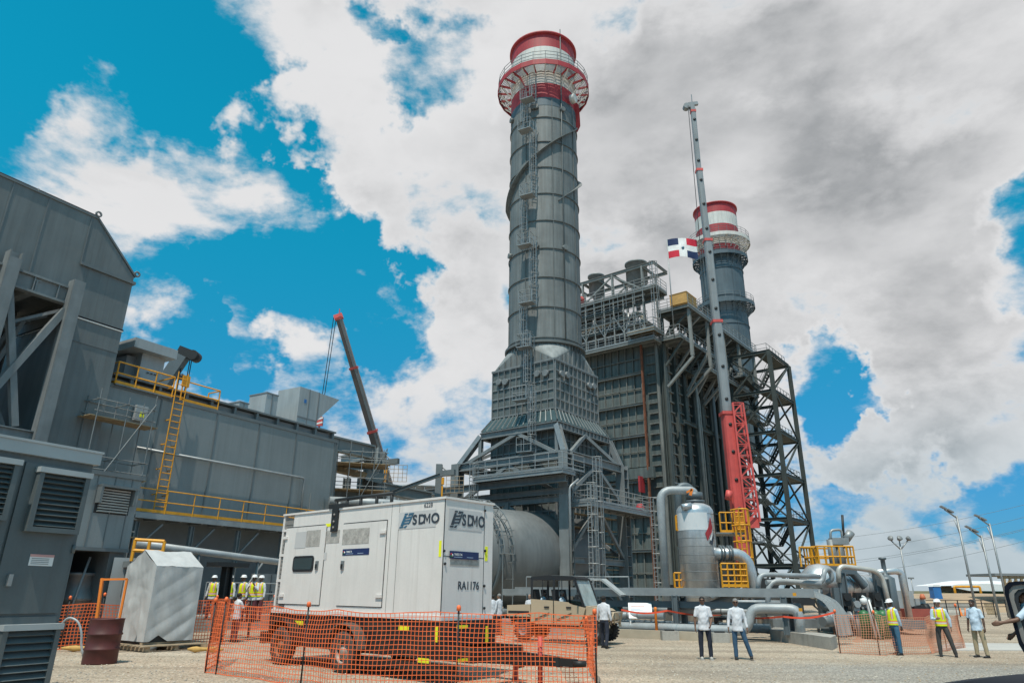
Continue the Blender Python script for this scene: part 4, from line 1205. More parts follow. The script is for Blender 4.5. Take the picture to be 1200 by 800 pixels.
# stair flights under the side gallery
def flight(root, a, b, wd, side, matn='tower', name='stair_flight', rails=True):
    m = MB(); side = side.normalized() * wd / 2
    m.bar(a - side, b - side, .06, .26); m.bar(a + side, b + side, .06, .26)
    n = max(3, int((b - a).length / .36))
    for k in range(1, n): c = a.lerp(b, k / n); m.bar(c - side, c + side, .24, .04)
    f = m.build(name, matn, root)
    if rails:
        m = MB()
        for s in (-1, 1): m.rail([a + side * s, b + side * s], 1.0, 1.4, .028, 1, False)
        m.build('handrail', 'galv_dark' if matn != 'tower' else 'tower', f)
m = MB(); z = 1.0
while z < zr - .5: m.bar(hp(-.14, .1, z), hp(-.14, 1.35, z), .22, .12); z += 1.1
m.bar(hp(-.2, .12, 0), hp(-.2, .12, zr), .3, .3); m.build('bay_rib', 'hrsg_rib', hr)
gal(-.4, 20.5, -2.9, -.4, z2 - 3.3, [(-.4, -.5), (-.4, -2.9), (20.5, -2.9)])
for i, p in enumerate(cols):
    m = MB(); m.bar(hp(p, -.6, z2 - 6.2), hp(p, -2.9, z2 - 3.5), .2, .22, A); m.bar(hp(p, -.4, z2 - 3.2), hp(p, -3.9, z2 - .5), .18, .2, A); m.build('knee_brace', 'hrsg_light' if i % 2 else 'hrsg_frame', hr)
    m = MB(); m.bar(hp(p, -.5, zr - .2), hp(p, -.5, z2 + .1), .3, .3, A); m.build('gallery_post', 'hrsg_frame', hr)
    if i < len(cols) - 1:
        m = MB(); m.bar(hp(p, -.6, z2 - 3.2), hp(cols[i + 1], -.6, z2 - .4), .16, .18); m.build('roof_brace', 'hrsg_frame', hr)
flight(hr, hp(13.5, -2.6, zr - 2.2), hp(10.2, -2.6, z2), .9, B, 'hrsg_light')
# drums, headers and pipework on the roof
m = MB(); m.lathe([(0, 0), (.7, .1), (.9, .5), (.9, 11.2), (.7, 11.7), (0, 11.8)], hp(3.2, 2.2, zr + 2.6), B, 24); m.build('steam_drum', 'galv_dark', hr)
m = MB(); m.lathe([(0, 0), (.5, .1), (.6, .4), (.6, 11.2), (.5, 11.6), (0, 11.7)], hp(.4, 2.0, z3 - .1), B, 20); m.build('header', 'hrsg_light', hr)
for k in range(9):
    q = 2.5 + k * 1.35; m = MB(); m.pipe([hp(.6, q, zr), hp(.6, q, zr + 2 + (k % 3) * .5), hp(2.6, q, zr + 2.6)], .13, 8); m.build('riser_pipe', 'pipe', hr)
m = MB(); m.pipe([hp(-.9, 9, zr + 2.6), hp(-.9, 1.2, zr + 3.5), hp(-.9, .9, zr + .6), hp(-1.2, 2.2, zr + .1)], .24, 12, .8); m.build('steam_pipe', mat('cream pipe lagging', (.5, .47, .4), .6), hr)
m = MB(); m.pipe([hp(-1.3, 13, zr + 1.2), hp(-1.3, 1.5, zr + 1.2), hp(-1.3, .8, zr - .2)], .1, 8); m.build('steam_pipe', 'pipe', hr)
for k in range(14):
    q = 1.2 + k * .95; m = MB(); h_ = rnd.uniform(.6, 1.9)
    m.cyl(hp(rnd.uniform(-.4, .6), q, zr + .1), hp(rnd.uniform(-.4, .6), q, zr + .1 + h_), rnd.uniform(.08, .2), 8)
    m.lathe([(0, 0), (.22, 0), (.22, .25), (0, .25)], hp(rnd.uniform(-.4, .6), q, zr + .1 + h_), n=10); m.build('valve', rnd.choice(['pipe', 'hrsg_light', 'galv_dark', 'silver']), hr)
# silencer frame with two vent drums
q0, q1, zt2 = 1.6, 9.0, zat(322, 71, 750)
zt2 = P(757, 318, 72).z
for p in (-.2, 3.2):
    for q in (1.2, 5.1, 9.2):
        m = MB(); m.ibeam(hp(p, q, zr), hp(p, q, zt2), .22, .25, A); m.build('roof_post', 'hrsg_light', hr)
    m = MB(); m.ibeam(hp(p, -.3, zt2), hp(p, 10.6, zt2), .25, .35); m.ibeam(hp(p, .3, zt2 - 3.0), hp(p, 10.2, zt2 - 3.0), .25, .3); m.build('roof_beam', 'hrsg_light', hr)
    m = MB()
    for a, b in ((1.2, 5.1), (9.2, 5.1)): m.bar(hp(p, a, zt2 - 2.9), hp(p, b, zt2 - .2), .14, .16)
    m.build('roof_brace', 'hrsg_light', hr)
m = MB()
for q in (-.3, 1.2, 3.2, 5.1, 7.1, 9.2, 10.6): m.ibeam(hp(-.2, q, zt2), hp(3.2, q, zt2), .2, .3)
m.build('roof_beam', 'hrsg_light', hr)
for q, r in ((2.6, 1.25), (8.1, .95)):
    m = MB(); c = hp(1.2, q, zt2 - 1.3)
    m.lathe([(0, -.9), (.35, -.85), (r * .55, -.35), (r, 0), (r, 2.3), (r + .1, 2.3), (r + .1, 2.5), (r - .05, 2.5), (r - .05, 2.2), (0, 2.1)], c, n=28)
    sil = m.build('silencer', 'galv_dark', hr)
    m = MB(); m.cyl(c - Z * 3.4, c - Z * .6, .25, 12); m.build('vent_pipe', 'pipe', sil)
m = MB(); m.box(hp(.6, 6.2, zr + 4.6), (2, 1.6, 1.8), FS.M()); m.build('control_cabin', 'galv_dark', hr)
m = MB(); m.cage(hp(-1.4, -.5, zr + 2), hp(-1.4, -.5, zt2 - .6), .45, B * -1, .035, .9); m.ladder(hp(-1.4, -.5, zr), hp(-1.4, -.5, zt2 - .4), .5, A, .03); m.build('ladder', 'galv', hr)
gal(-1.6, 1.2, -1.0, 10.5, z3 - .2, [(-1.6, 10.5), (-1.6, -1.0), (1.2, -1.0)])
# crowded steel frame, small pipes and instrument lines along the roof edge
for k in range(11):
    q = .6 + k * 1.25; m = MB(); m.ibeam(hp(-1.5, q, zr + .1), hp(-1.5, q, z3 + .9 - (k % 3) * .7), .14, .14, A); m.build('roof_post', 'hrsg_light', hr)
    if k < 10:
        m = MB(); m.bar(hp(-1.5, q, zr + 1.2 + (k % 2) * 2.4), hp(-1.5, q + 1.25, zr + 3.4 - (k % 2) * 2.0), .09, .09); m.build('roof_brace', 'galv', hr)
for k, zz in enumerate((zr + 1.9, zr + 2.9, zr + 4.2, zr + 5.2)):
    m = MB(); m.ibeam(hp(-1.5, .4, zz), hp(-1.5, 13.4, zz), .14, .22); m.build('roof_beam', 'hrsg_light' if k % 2 else 'hrsg_frame', hr)
    m = MB(); m.rail([hp(-1.7, .5, zz), hp(-1.7, 13.2, zz)], .9, 1.1, .028, 1, False); m.build('railing', 'galv', hr)
for k in range(26):
    q = rnd.uniform(.8, 13); zz = zr + rnd.uniform(.4, 5.6); p = rnd.uniform(-1.4, .2); m = MB()
    if k % 2: m.pipe([hp(p, q, zz), hp(p, q + rnd.uniform(1.2, 3.5), zz), hp(p, q + 3.5, zz + rnd.uniform(-1.2, 1.2))], rnd.uniform(.06, .17), 8)
    else: m.tube([hp(p, q, zr), hp(p, q, zz + 1)], rnd.uniform(.05, .14), 8)
    m.build('riser_pipe', rnd.choice(['pipe', 'galv', 'hrsg_light', 'galv_dark', 'silver']), hr)
# plywood crate standing on the corner gallery
m = MB(); cr = hp(.9, -3.0, z2); M3 = FS.M()
for s_ in (-1, 1): m.box(cr + B * (.95 * s_) + Z * .75, (2.6, .05, 1.2), M3); m.box(cr + A * (1.28 * s_) + Z * .75, (.05, 1.85, 1.2), M3)
m.box(cr + Z * .16, (2.6, 1.9, .06), M3); m.box(cr + Z * 1.38, (2.7, 2.05, .05), M3)
for k in (-1, 0, 1): m.box(cr + A * k * 1.1 + Z * .065, (.12, 1.9, .12), M3)
tag(m.build('plywood_crate', ply, at=cr), 'yellow plywood crate on the corner of the upper side gallery', 'crate')
# small red derrick at the left end of the roof
rd = hp(-.6, 11.2, z3 - 1.5); dk = thing('red_derrick', 'small red lattice derrick at the left end of the boiler roof', 'derrick', rd)
m = MB()
for s_ in (-1, 1): m.bar(rd + A * .5 * s_, rd + A * .15 * s_ + B * -1.6 + Z * 2.7, .16, .16)
for k in range(5): m.bar(rd + B * -.32 * k + Z * .54 * k - A * (.5 - .07 * k), rd + B * -.32 * (k + 1) + Z * .54 * (k + 1) + A * (.43 - .07 * k), .1, .1)
m.bar(rd + B * .9, rd + B * -1.6 + Z * 2.7, .12, .12); m.build('mast', 'red_crane', dk)
m = MB(); m.lathe([(0, -.6), (.45, -.6), (.5, 0), (.45, .6), (0, .6)], rd + B * -1.9 + Z * 2.4, A, 14); m.build('winch_drum', 'red_crane', dk)

# ---------------------------------------------------------------- stair tower on the right
T0 = P(936, 690, 75.0); T0 = V((T0.x, T0.y, 0))
def tp(p, q, z): return T0 + A * p + B * q + V((0, 0, z))
TA, TB = 7.2, 4.9; zt3 = P(909, 411, 75).z
tw = thing('stair_tower', 'open dark steel stair tower with crossed bracing at the right of the boiler house', 'stair tower', T0)
lv = 6; hs = zt3 / lv
for p, q in ((0, 0), (TA, 0), (TA, TB), (0, TB)):
    m = MB(); m.ibeam(tp(p, q, 0), tp(p, q, zt3), .42, .45, A, .07); m.build('column', 'tower', tw)
cr_ = ((0, 0), (TA, 0), (TA, TB), (0, TB))
for k in range(1, lv + 1):
    z = hs * k
    for i in range(4):
        a, b = cr_[i], cr_[(i + 1) % 4]
        m = MB(); m.ibeam(tp(*a, z), tp(*b, z), .2, .36); m.build('floor_beam', 'tower', tw)
for k in range(lv):
    z0, z1 = hs * k, hs * (k + 1)
    for i in range(4):
        a, b = cr_[i], cr_[(i + 1) % 4]
        if i in (0, 2):
            pr = [(a, b)] if k % 2 else [(b, a)]
        else:
            pr = [(a, b), (b, a)]
        for u_, v_ in pr:
            m = MB(); m.bar(tp(*u_, z0), tp(*v_, z1), .17, .17); m.build('brace', 'tower', tw)
    if k < lv:
        zl = z1
        m = MB(); m.prism([tp(.3, .3, zl - .0), tp(TA - .3, .3, zl), tp(TA - .3, 1.7, zl), tp(.3, 1.7, zl)], V((0, 0, -.08))); ld_ = m.build('landing', 'tower', tw)
        m = MB(); m.rail([tp(TA - .3, 1.7, zl), tp(TA - .3, .3, zl), tp(.3, .3, zl), tp(.3, 1.7, zl)], 1.1, 1.2, .03, 1, True); m.build('railing', 'galv_dark', ld_)
        zm = (z0 + z1) / 2
        m = MB(); m.prism([tp(.3, TB - 1.7, zm), tp(TA - .3, TB - 1.7, zm), tp(TA - .3, TB - .3, zm), tp(.3, TB - .3, zm)], V((0, 0, -.08))); ld_ = m.build('landing', 'tower', tw)
        m = MB(); m.rail([tp(.3, TB - 1.7, zm), tp(.3, TB - .3, zm), tp(TA - .3, TB - .3, zm)], 1.1, 1.2, .03, 1, True); m.build('railing', 'galv_dark', ld_)
        flight(tw, tp(1.1, 1.7, z0), tp(1.1, TB - 1.7, zm), .9, A); flight(tw, tp(TA - 1.1, TB - 1.7, zm), tp(TA - 1.1, 1.7, z1), .9, A)

# ---------------------------------------------------------------- second chimney behind
S2 = P(843, 300, 93.0); S2 = V((S2.x, S2.y, 0)); r2 = 3.1
z2a = lambda py: P(843, py, S2.y - r2).z
stk2 = thing('exhaust_stack', 'blue grey chimney with red and white bands rising behind the boiler house', 'chimney', S2)
shell(stk2, S2, r2, 20, z2a(237), [(z2a(247), z2a(237), 'red_band'), (z2a(261), z2a(247), 'white_band'), (z2a(272), z2a(261), 'red_band'), (z2a(284), z2a(272), 'white_band'), (z2a(291), z2a(284), 'red_band')], 'stack_blue', 4.4, 'stack_blue', True)
gallery(stk2, S2, r2, z2a(277), 1.5, 'galv', 'white_band', 'galv_dark', 24)
gallery(stk2, S2, r2, z2a(352), 1.1, 'stack_blue', 'stack_blue', 'galv_dark', 24)
gallery(stk2, S2, r2, z2a(296), .9, 'stack_blue', 'stack_blue', 'galv_dark', 24)
m = MB(); m.ladder(S2 + V((-3.4, -2.2, 30)), S2 + V((-3.4, -2.2, z2a(270))), .5, V((.5, -.8, 0))); m.build('ladder', 'galv_dark', stk2)

# ---------------------------------------------------------------- flag
f0 = P(783, 340, 68); fp_ = thing('flagpole', 'flagpole with a blue, red and white quartered flag on the boiler roof', 'flag', V((f0.x, f0.y, z2)))
tp_ = P(781.5, 281, 68)
m = MB(); m.tube([V((tp_.x, tp_.y, zr)), tp_ + Z * .15], .06, 8); m.build('pole', 'galv', fp_)
fw = (P(818, 281, 68) - tp_).length; fh = (tp_.z - P(781.5, 303, 68).z)
m = MB(); nx, ny = 24, 14; vs = []
for j in range(ny + 1):
    for i in range(nx + 1):
        u = i / nx; v = j / ny
        vs.append(tp_ + V((u * fw * .97, math.sin(u * 7 + v) * .22 * (u + .15), -v * fh + math.sin(u * 5.5) * .16 - u * u * .1 + u * .35)))
def fcol(i, j):
    cx = abs((i + .5) / nx - .5) < .105; cy = abs((j + .5) / ny - .5) < .12
    if cx or cy: return 2
    return 0 if ((i < nx / 2) == (j < ny / 2)) else 1
for j in range(ny):
    for i in range(nx): m.add([vs[j * (nx + 1) + i], vs[j * (nx + 1) + i + 1], vs[(j + 1) * (nx + 1) + i + 1], vs[(j + 1) * (nx + 1) + i]], [(0, 1, 2, 3)], fcol(i, j), True)
fl = m.build('flag', ['flag_blue', 'flag_red', 'flag_white'], fp_)
m = MB(); mid = vs[(ny // 2) * (nx + 1) + nx // 2]
for s_ in (-.06, .06): m.lathe([(0, 0), (.13, 0), (.17, .07), (.13, .14), (0, .14)], mid + V((0, s_ - .02, -.07)), V((0, 1, 0)), 10)
m.build('crest', 'logo_blue', fl)
# ================================================================ turbine enclosure on the left
o_ = P(180, 601, 33.4); FL = Frame((o_.x, o_.y), 31.0); FL.o = FL.o - FL.n * 1.2     # w = 0 is the long facade
h = FL.hit
u_r, _ = h(391.5, 560); zt_f = h(240, 479)[1]; u_l = h(94, 400, .5)[0]
bl = thing('turbine_enclosure', 'long blue grey clad turbine enclosure with yellow walkway along its front', 'industrial building', FL.pt(u_r, 0, 0))
zwk = h(180, 601, 1.2)[1]
m = MB(); m.fbox(FL, u_l, u_r, -9, 0, zwk - .1, zt_f); m.build('wall', 'facade', bl)
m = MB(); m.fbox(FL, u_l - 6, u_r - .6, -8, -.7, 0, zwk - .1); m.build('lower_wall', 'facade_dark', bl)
seams = [h(px, 530)[0] for px in (178, 248, 300, 345)]
m = MB()
for u in seams + [u_r - .25]: m.fbox(FL, u - .035, u + .035, -.1, .035, zwk, zt_f)
m.fbox(FL, u_l, u_r, -.1, .05, zt_f - .06, zt_f + .12)
m.fbox(FL, u_r - .12, u_r + .04, -9, .04, zwk - .1, zt_f + .1)
m.build('trim', 'facade_dark', bl)
# eaves: narrow pale coping with posts set back
m = MB(); m.fbox(FL, u_l, u_r - .2, -1.6, -.5, zt_f + .1, zt_f + .55); m.build('coping', 'grey_under', bl)
m = MB(); u = u_l
while u < u_r: m.fbox(FL, u, u + .15, -.52, -.25, zt_f + .12, zt_f + .62); u += 1.55
m.fbox(FL, u_l, u_r, -1.7, -.2, zt_f + .62, zt_f + .72); m.build('eave', 'galv_dark', bl)
up0, zp0 = h(160, 524, .25); up1, zp1 = h(357, 559, .25)
m = MB(); m.pipe([FL.pt(up0, .25, zp0), FL.pt(up1, .25, zp0), FL.pt(up1, .25, zwk + .2)], .07, 8); m.build('conduit', 'galv', bl)
m = MB(); du = h(365, 580)[0]; m.fbox(FL, du - .1, du + 1.05, 0, .05, zwk, zwk + 2.3); m.build('wall_door', 'facade', bl)
# walkway
wu0, wu1 = h(158, 600, 1.2)[0], u_r - .2
m = MB(); m.fbox(FL, wu0, wu1, 0, 1.25, zwk - .07, zwk); wk = m.build('walkway', 'galv_dark', bl)
m = MB(); m.fbox(FL, wu0, wu1, 1.15, 1.3, zwk - .27, zwk - .02)
u = wu0
while u < wu1: m.fbox(FL, u, u + .12, 0, 1.15, zwk - .3, zwk - .08); u += 1.2
m.build('deck_beam', 'galv', wk)
m = MB(); m.rail([FL.pt(wu0, 0, zwk), FL.pt(wu0, 1.2, zwk), FL.pt(wu1, 1.2, zwk)], 1.1, 1.55, .028, 1, True); m.build('railing', 'yellow', wk)
for u in (wu0 + .3, wu0 + 3.2, wu0 + 6.0, wu0 + 9.0, wu1 - .3):
    m = MB(); m.ibeam(FL.pt(u, 1.0, 0), FL.pt(u, 1.0, zwk - .42), .2, .2, FL.a); m.bar(FL.pt(u, 1.0, zwk - 1.8), FL.pt(u + 1.3, 1.0, zwk - .45), .08, .08); m.build('walkway_post', 'galv_dark', wk)
# yellow ladder up to the roof
lu, lz = h(195, 560, .5)
m = MB(); m.ladder(FL.pt(lu, .35, zwk + .1), FL.pt(lu, .35, zt_f + 1.5), .55, FL.a, .033, .32)
for k in range(5): m.bar(FL.pt(lu - .3, 0, zwk + 1 + k * 1.25), FL.pt(lu - .3, .35, zwk + 1 + k * 1.25), .05, .05); m.bar(FL.pt(lu + .3, 0, zwk + 1 + k * 1.25), FL.pt(lu + .3, .35, zwk + 1 + k * 1.25), .05, .05)
m.build('ladder', 'yellow', bl)
# roof railings
ra = h(134, 452, .15)[0]; rb = h(200, 470, .15)[0]; rc = h(211, 475, .1)[0]; rd_ = h(256, 480, .1)[0]
m = MB(); m.fbox(FL, ra, rb, -1.4, .2, zt_f + .05, zt_f + .12); rp = m.build('roof_platform', 'galv_dark', bl)
m = MB(); m.rail([FL.pt(ra, -1.2, zt_f + .1), FL.pt(ra, .15, zt_f + .1), FL.pt(rb, .15, zt_f + .1), FL.pt(rb, -1.2, zt_f + .1)], 1.1, .95, .04, 1, True); m.build('railing', 'yellow', rp)
m = MB(); m.rail([FL.pt(rc, .0, zt_f + .1), FL.pt(rd_, .0, zt_f + .1), FL.pt(rd_ , -1.0, zt_f + .1)], 1.1, 1.6, .04, 1, True); m.fbox(FL, rc - .05, rc + .35, -.05, .05, zt_f + .9, zt_f + 1.5); m.build('railing', 'yellow', bl)
# vent house with overhanging cap on the roof
va, vb = h(162, 440, -1.2)[0], h(190, 440, -1.2)[0]; vz = h(175, 415, -1.2)[1]
vh = thing('vent_house', 'pale grey vent box with wide flat cap on the enclosure roof', 'vent', FL.pt(va, -2, zt_f))
m = MB(); m.fbox(FL, va, vb, -4.2, -1.2, zt_f + .1, vz); m.fbox(FL, va + .06, vb - .06, -1.2, -1.16, zt_f + .25, vz - 1.2); m.build('body', 'grey_box', vh)
ca, cb = h(158.5, 400, -.6)[0], h(209, 410, -.6)[0]; cz0 = h(158, 406, -.6)[1]; cz1 = h(158.5, 394.5, -.6)[1]
m = MB(); m.fbox(FL, ca, cb, -4.8, -.6, cz0, cz1); m.build('cap', 'grey_box', vh)
m = MB(); m.fbox(FL, va - .5, va, -4.0, -1.7, zt_f + .1, vz - .2); m.build('side_duct', 'grey_under', vh)
m = MB()
for k in range(3): p_ = FL.pt((va + vb) / 2 - .25 + k * .2, -1.15, zt_f + 1.45); m.bar(p_, p_ + FL.a * .12, .01, .07)
m.build('stencil', 'logo', vh)
# knuckle boom beyond the roof with hanging ropes
kb = thing('knuckle_boom', 'dark grey knuckle crane arm with hanging ropes behind the vent box', 'crane arm', FL.pt(vb, -5.5, zt_f))
b0, b1, b2 = P(178, 470, 40), P(214, 417, 40), P(228, 417.5, 40)
m = MB(); m.bar(b0, b1, .55, .75); kb1 = m.build('lower_arm', 'pipe_dark', kb)
m = MB(); m.bar(b1 + V((-.25, 0, .35)), b2, .5, .55); m.cyl(b2 - V((0, .35, 0)), b2 + V((0, .35, 0)), .32, 12); m.tube([b1 + V((.0, 0, .45)), b2 + V((0, 0, .3))], .05, 6); m.build('upper_arm', 'dark', kb)
m = MB()
for px, py0, py1 in ((213.5, 424, 462), (225, 420, 455), (223, 420, 471)):
    a = P(px, py0, 40); m.tube([a, V((a.x, a.y, P(px, py1, 40).z))], .03, 5)
e = P(213, 441, 40); m.lathe([(0, -.25), (.12, -.2), (.14, .1), (0, .2)], e, n=10); m.build('rope', 'dark', kb)
# roof intake boxes
gbx = 'intake boxes on the enclosure roof'
for (pa, pb, pt, w_, lab) in ((290, 279, 473, -2.0, 'smallest grey sheet metal box, leftmost of three on the enclosure roof'), (325, 311, 463, -2.0, 'middle grey sheet metal box on the enclosure roof'),):
    ua, ub = h(pb, pt + 10, w_)[0], h(pa, pt + 10, w_)[0]; zz = h((pa + pb) / 2, pt - 1, w_)[1]
    t = thing('intake_box', lab, 'intake box', FL.pt(ua, w_, zt_f), gbx)
    m = MB(); m.fbox(FL, ua, ub, w_ - 1.6, w_, zt_f + .72, zz); m.build('housing', 'grey_box', t)
    m = MB(); m.fbox(FL, (ua + ub) / 2 - .02, (ua + ub) / 2 + .04, w_, w_ + .03, zt_f + .72, zz); m.fbox(FL, ua - .03, ub + .03, w_ - 1.63, w_ + .04, zz, zz + .08); m.build('seam', 'grey_under', t)
w_ = -1.4
ua, uc = h(349, 480, w_)[0], h(372, 480, w_)[0]; zz = h(350, 452, w_)[1]
t = thing('intake_hood', 'largest grey roof box with a slanted hopper hood on its right end', 'intake hood', FL.pt(ua, w_, zt_f), gbx)
m = MB(); m.fbox(FL, ua, uc, w_ - 2.1, w_, zt_f + .72, zz); m.build('housing', 'grey_box', t)
pA_ = FL.pt(uc, w_ + .0, zz - .15); zq = h(373, 494, w_)[1]; uq = h(398, 467, w_)[0]
m = MB(); m.prism([FL.pt(uc, w_, zz - .02), FL.pt(uq, w_, zz - .05), FL.pt(uc, w_, zq)], FL.n * -2.1); m.build('hopper', 'grey_box', t)
m = MB(); um = ua + (uc - ua) * .5; m.fbox(FL, um - .03, um + .03, w_, w_ + .03, zt_f + .72, zz); m.fbox(FL, uc - .04, uc + .04, w_, w_ + .03, zt_f + .72, zz); m.fbox(FL, ua, uc, w_, w_ + .03, zq - .05, zq + .03); m.build('seam', 'grey_under', t)
m = MB(); m.fbox(FL, um - .4, um - .2, w_ + .01, w_ + .02, zz - 1.0, zz - .75); m.build('badge', 'blue', t)

# ---------------------------------------------------------------- inlet duct on its steel frame, far left
W1 = .5
def iu(px, py): return h(px, py, W1)
A_, B_, C_, D_ = iu(-60, 183), iu(115, 252), iu(157, 325), iu(120, 518)
zd_top = (A_[1] + B_[1]) / 2
idt = thing('inlet_duct', 'huge slate grey inlet duct with chamfered end, towering at the left edge', 'air duct', FL.pt(C_[0], W1, 0))
ucol, zc_ = h(98, 331, W1 + .6)
zbot = iu(20, 318)[1]; ulow = iu(90, 370)[0]
prof = [(A_[0] - 8, zd_top), (B_[0], zd_top), (C_[0], C_[1]), (C_[0], zwk + .1), (ulow, zwk + .1), (ulow, zbot), (A_[0] - 8, zbot)]
m = MB(); m.prism([FL.pt(u, W1, z) for u, z in prof], FL.n * -6.5); m.build('duct_shell', 'duct', idt)
zj = iu(140, 386)[1]
m = MB(); m.fbox(FL, ulow - .02, C_[0] + .04, W1 - 6.5, W1 + .04, zj - .05, zj + .03); m.build('joint_gap', 'black', idt)
m = MB(); m.fbox(FL, ulow - .02, C_[0] + .03, W1 - 6.5, W1 + .05, zj - .1, zj - .055); m.build('joint_flashing', 'sign_white', idt)
zl = iu(150, 330)[1]; ul2 = iu(94, 310)[0]
m = MB(); m.fbox(FL, ul2, C_[0] + .1, W1 - 6.6, W1 + .12, zl - .07, zl + .07)
for px in (48, 0): u = iu(px, 270)[0]; m.fbox(FL, u - .025, u + .025, W1, W1 + .03, zbot, zd_top)
m.fbox(FL, ul2 - .02, ul2 + .03, W1, W1 + .03, zl, zd_top - .1)
m.prism([FL.pt(A_[0] - 8, W1 + .06, zd_top - .04), FL.pt(B_[0] + .03, W1 + .06, zd_top - .04), FL.pt(C_[0] + .05, W1 + .06, C_[1]), FL.pt(C_[0] + .05, W1 + .06, C_[1] + .12), FL.pt(B_[0] + .05, W1 + .06, zd_top + .06), FL.pt(A_[0] - 8, W1 + .06, zd_top + .06)], FL.n * -6.6)
m.fbox(FL, ulow - .02, C_[0] + .02, W1, W1 + .03, zj - 1.2, zj - 1.16)
m.build('flange', 'facade_dark', idt)
m = MB()
for u, z in ((B_[0], zd_top + .1), (C_[0] + .1, C_[1] + .1)): m.lathe([(.08, -.03), (.16, -.03), (.16, .03), (.08, .03), (.08, -.03)], FL.pt(u, W1 + .05, z + .1), FL.n, 12)
m.build('lifting_lug', 'facade_dark', idt)
m = MB(); m.tube([FL.pt(A_[0] - 8, W1 - .3, zd_top + .2), FL.pt(B_[0], W1 - .3, zd_top + .2)], .09, 8); m.build('cable_conduit', 'dark', idt)
fr_ = thing('duct_frame', 'grey steel column frame with crossed braces under the inlet duct', 'steel frame', FL.pt(ucol, W1 + .6, 0))
cu = [ucol - .25, h(24, 302, W1 + .6)[0] - .25, h(24, 302, W1 + .6)[0] - 5.2]
ztc = h(98, 333, W1 + .6)[1]
for wv in (W1 + .6, W1 - 5.5):
    for u in cu:
        m = MB(); m.ibeam(FL.pt(u, wv, 0), FL.pt(u, wv, ztc if wv > 0 and u == cu[0] else ztc + .3), .5, .5, FL.a, .06)
        if wv > 0: m.fbox(FL, u - .25, u + .25, wv + .2, wv + .26, 0, ztc)
        m.build('column', 'beam', fr_)
    m = MB(); m.ibeam(FL.pt(cu[0], wv - .3, zbot - .45), FL.pt(cu[2], wv - .3, zbot - .45), .35, .85)
    u = cu[2]
    while u < cu[0]: m.fbox(FL, u, u + .04, wv - .46, wv - .14, zbot - .8, zbot - .1); u += 1.0
    m.build('cap_beam', 'beam', fr_)
    zlo = h(40, 520, W1 + .6)[1] + .3
    m = MB(); m.ibeam(FL.pt(cu[0], wv - .1, zlo), FL.pt(cu[2], wv - .1, zlo), .3, .45); m.build('tie_beam', 'beam', fr_)
    for a, b in ((cu[0], cu[1]), (cu[1], cu[2])):
        m = MB(); m.bar(FL.pt(a - .2, wv - .1, zbot - 1.2), FL.pt(b + .2, wv - .1, zlo + .6), .28, .28); m.bar(FL.pt(b + .2, wv - .16, zbot - 1.0), FL.pt((a + b) / 2 + .4, wv - .16, zlo + .3), .26, .26); m.build('brace', 'beam', fr_)
        m = MB(); m.bar(FL.pt(a - .2, wv - .1, zlo - .2), FL.pt(b + .2, wv - .1, .6), .26, .26); m.build('brace', 'beam', fr_)
for u in (cu[0] - 1.5, cu[1], cu[1] - 2.5):
    m = MB(); m.ibeam(FL.pt(u, W1 + .4, zbot - .5), FL.pt(u, W1 - 5.5, zbot - .5), .3, .6); m.build('cross_beam', 'beam', fr_)
m = MB()
for k in range(4): m.bar(FL.pt(cu[0], W1 - 1.5 * k, zbot - 1), FL.pt(cu[1] - 1, W1 - 1.5 * k - 1.2, zbot - 3.4), .14, .14)
m.build('bracing_strut', 'galv_dark', fr_)
m = MB(); m.fbox(FL, cu[2] - 3, cu[0] - .6, -8.2, -8.0, 0, zbot - 1.6); m.build('bay_shade_sheet', 'dark', fr_)  # dark sheet added deep in the bay, stands in for the shade inside
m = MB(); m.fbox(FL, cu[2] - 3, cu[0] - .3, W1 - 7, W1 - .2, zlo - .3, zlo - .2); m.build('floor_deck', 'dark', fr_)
for k in range(5):
    m = MB(); wv = W1 - 1.2 - k * 1.1; m.bar(FL.pt(cu[0] - .4 - k * .5, wv, zlo), FL.pt(cu[1] - 1.5, wv, zbot - .8), .2, .2); m.bar(FL.pt(cu[1] + .4, wv - .4, zlo), FL.pt(cu[0] - .8, wv - .4, zbot - 1.4), .16, .16); m.build('bracing_strut', 'galv_dark' if k % 2 else 'beam', fr_)
m = MB(); m.pipe([FL.pt(cu[1] - 2, W1 - 3, zlo + 1.5), FL.pt(cu[0] - 1.5, W1 - 3, zlo + 1.5), FL.pt(cu[0] - 1.5, W1 - 3, zbot)], .4, 14); m.build('inner_pipe', 'galv_dark', fr_)
# scaffold before the enclosure
su0, su1 = h(98, 520, 1.0)[0], h(166, 520, 1.0)[0]
scaffold('scaffold', FL, su0, su1, .55, 1.55, 0, h(130, 462, 1.5)[1], 2, 4, 'small tube scaffold with plank decks against the enclosure beside the inlet duct')
jb = thing('junction_box', 'white junction box with yellow label fixed near the scaffold top', 'junction box', FL.pt(*h(166, 484, .3)[:1], .3, h(166, 484, .3)[1]))
ju, jz = h(166, 484, .3)
m = MB(); m.fbox(FL, ju - .3, ju + .3, .05, .3, jz - .38, jz + .38); m.build('case', 'grey_box', jb)
m = MB(); m.fbox(FL, ju - .08, ju + .14, .3, .31, jz - .2, jz + .05); m.build('warning_label', 'hivis', jb)

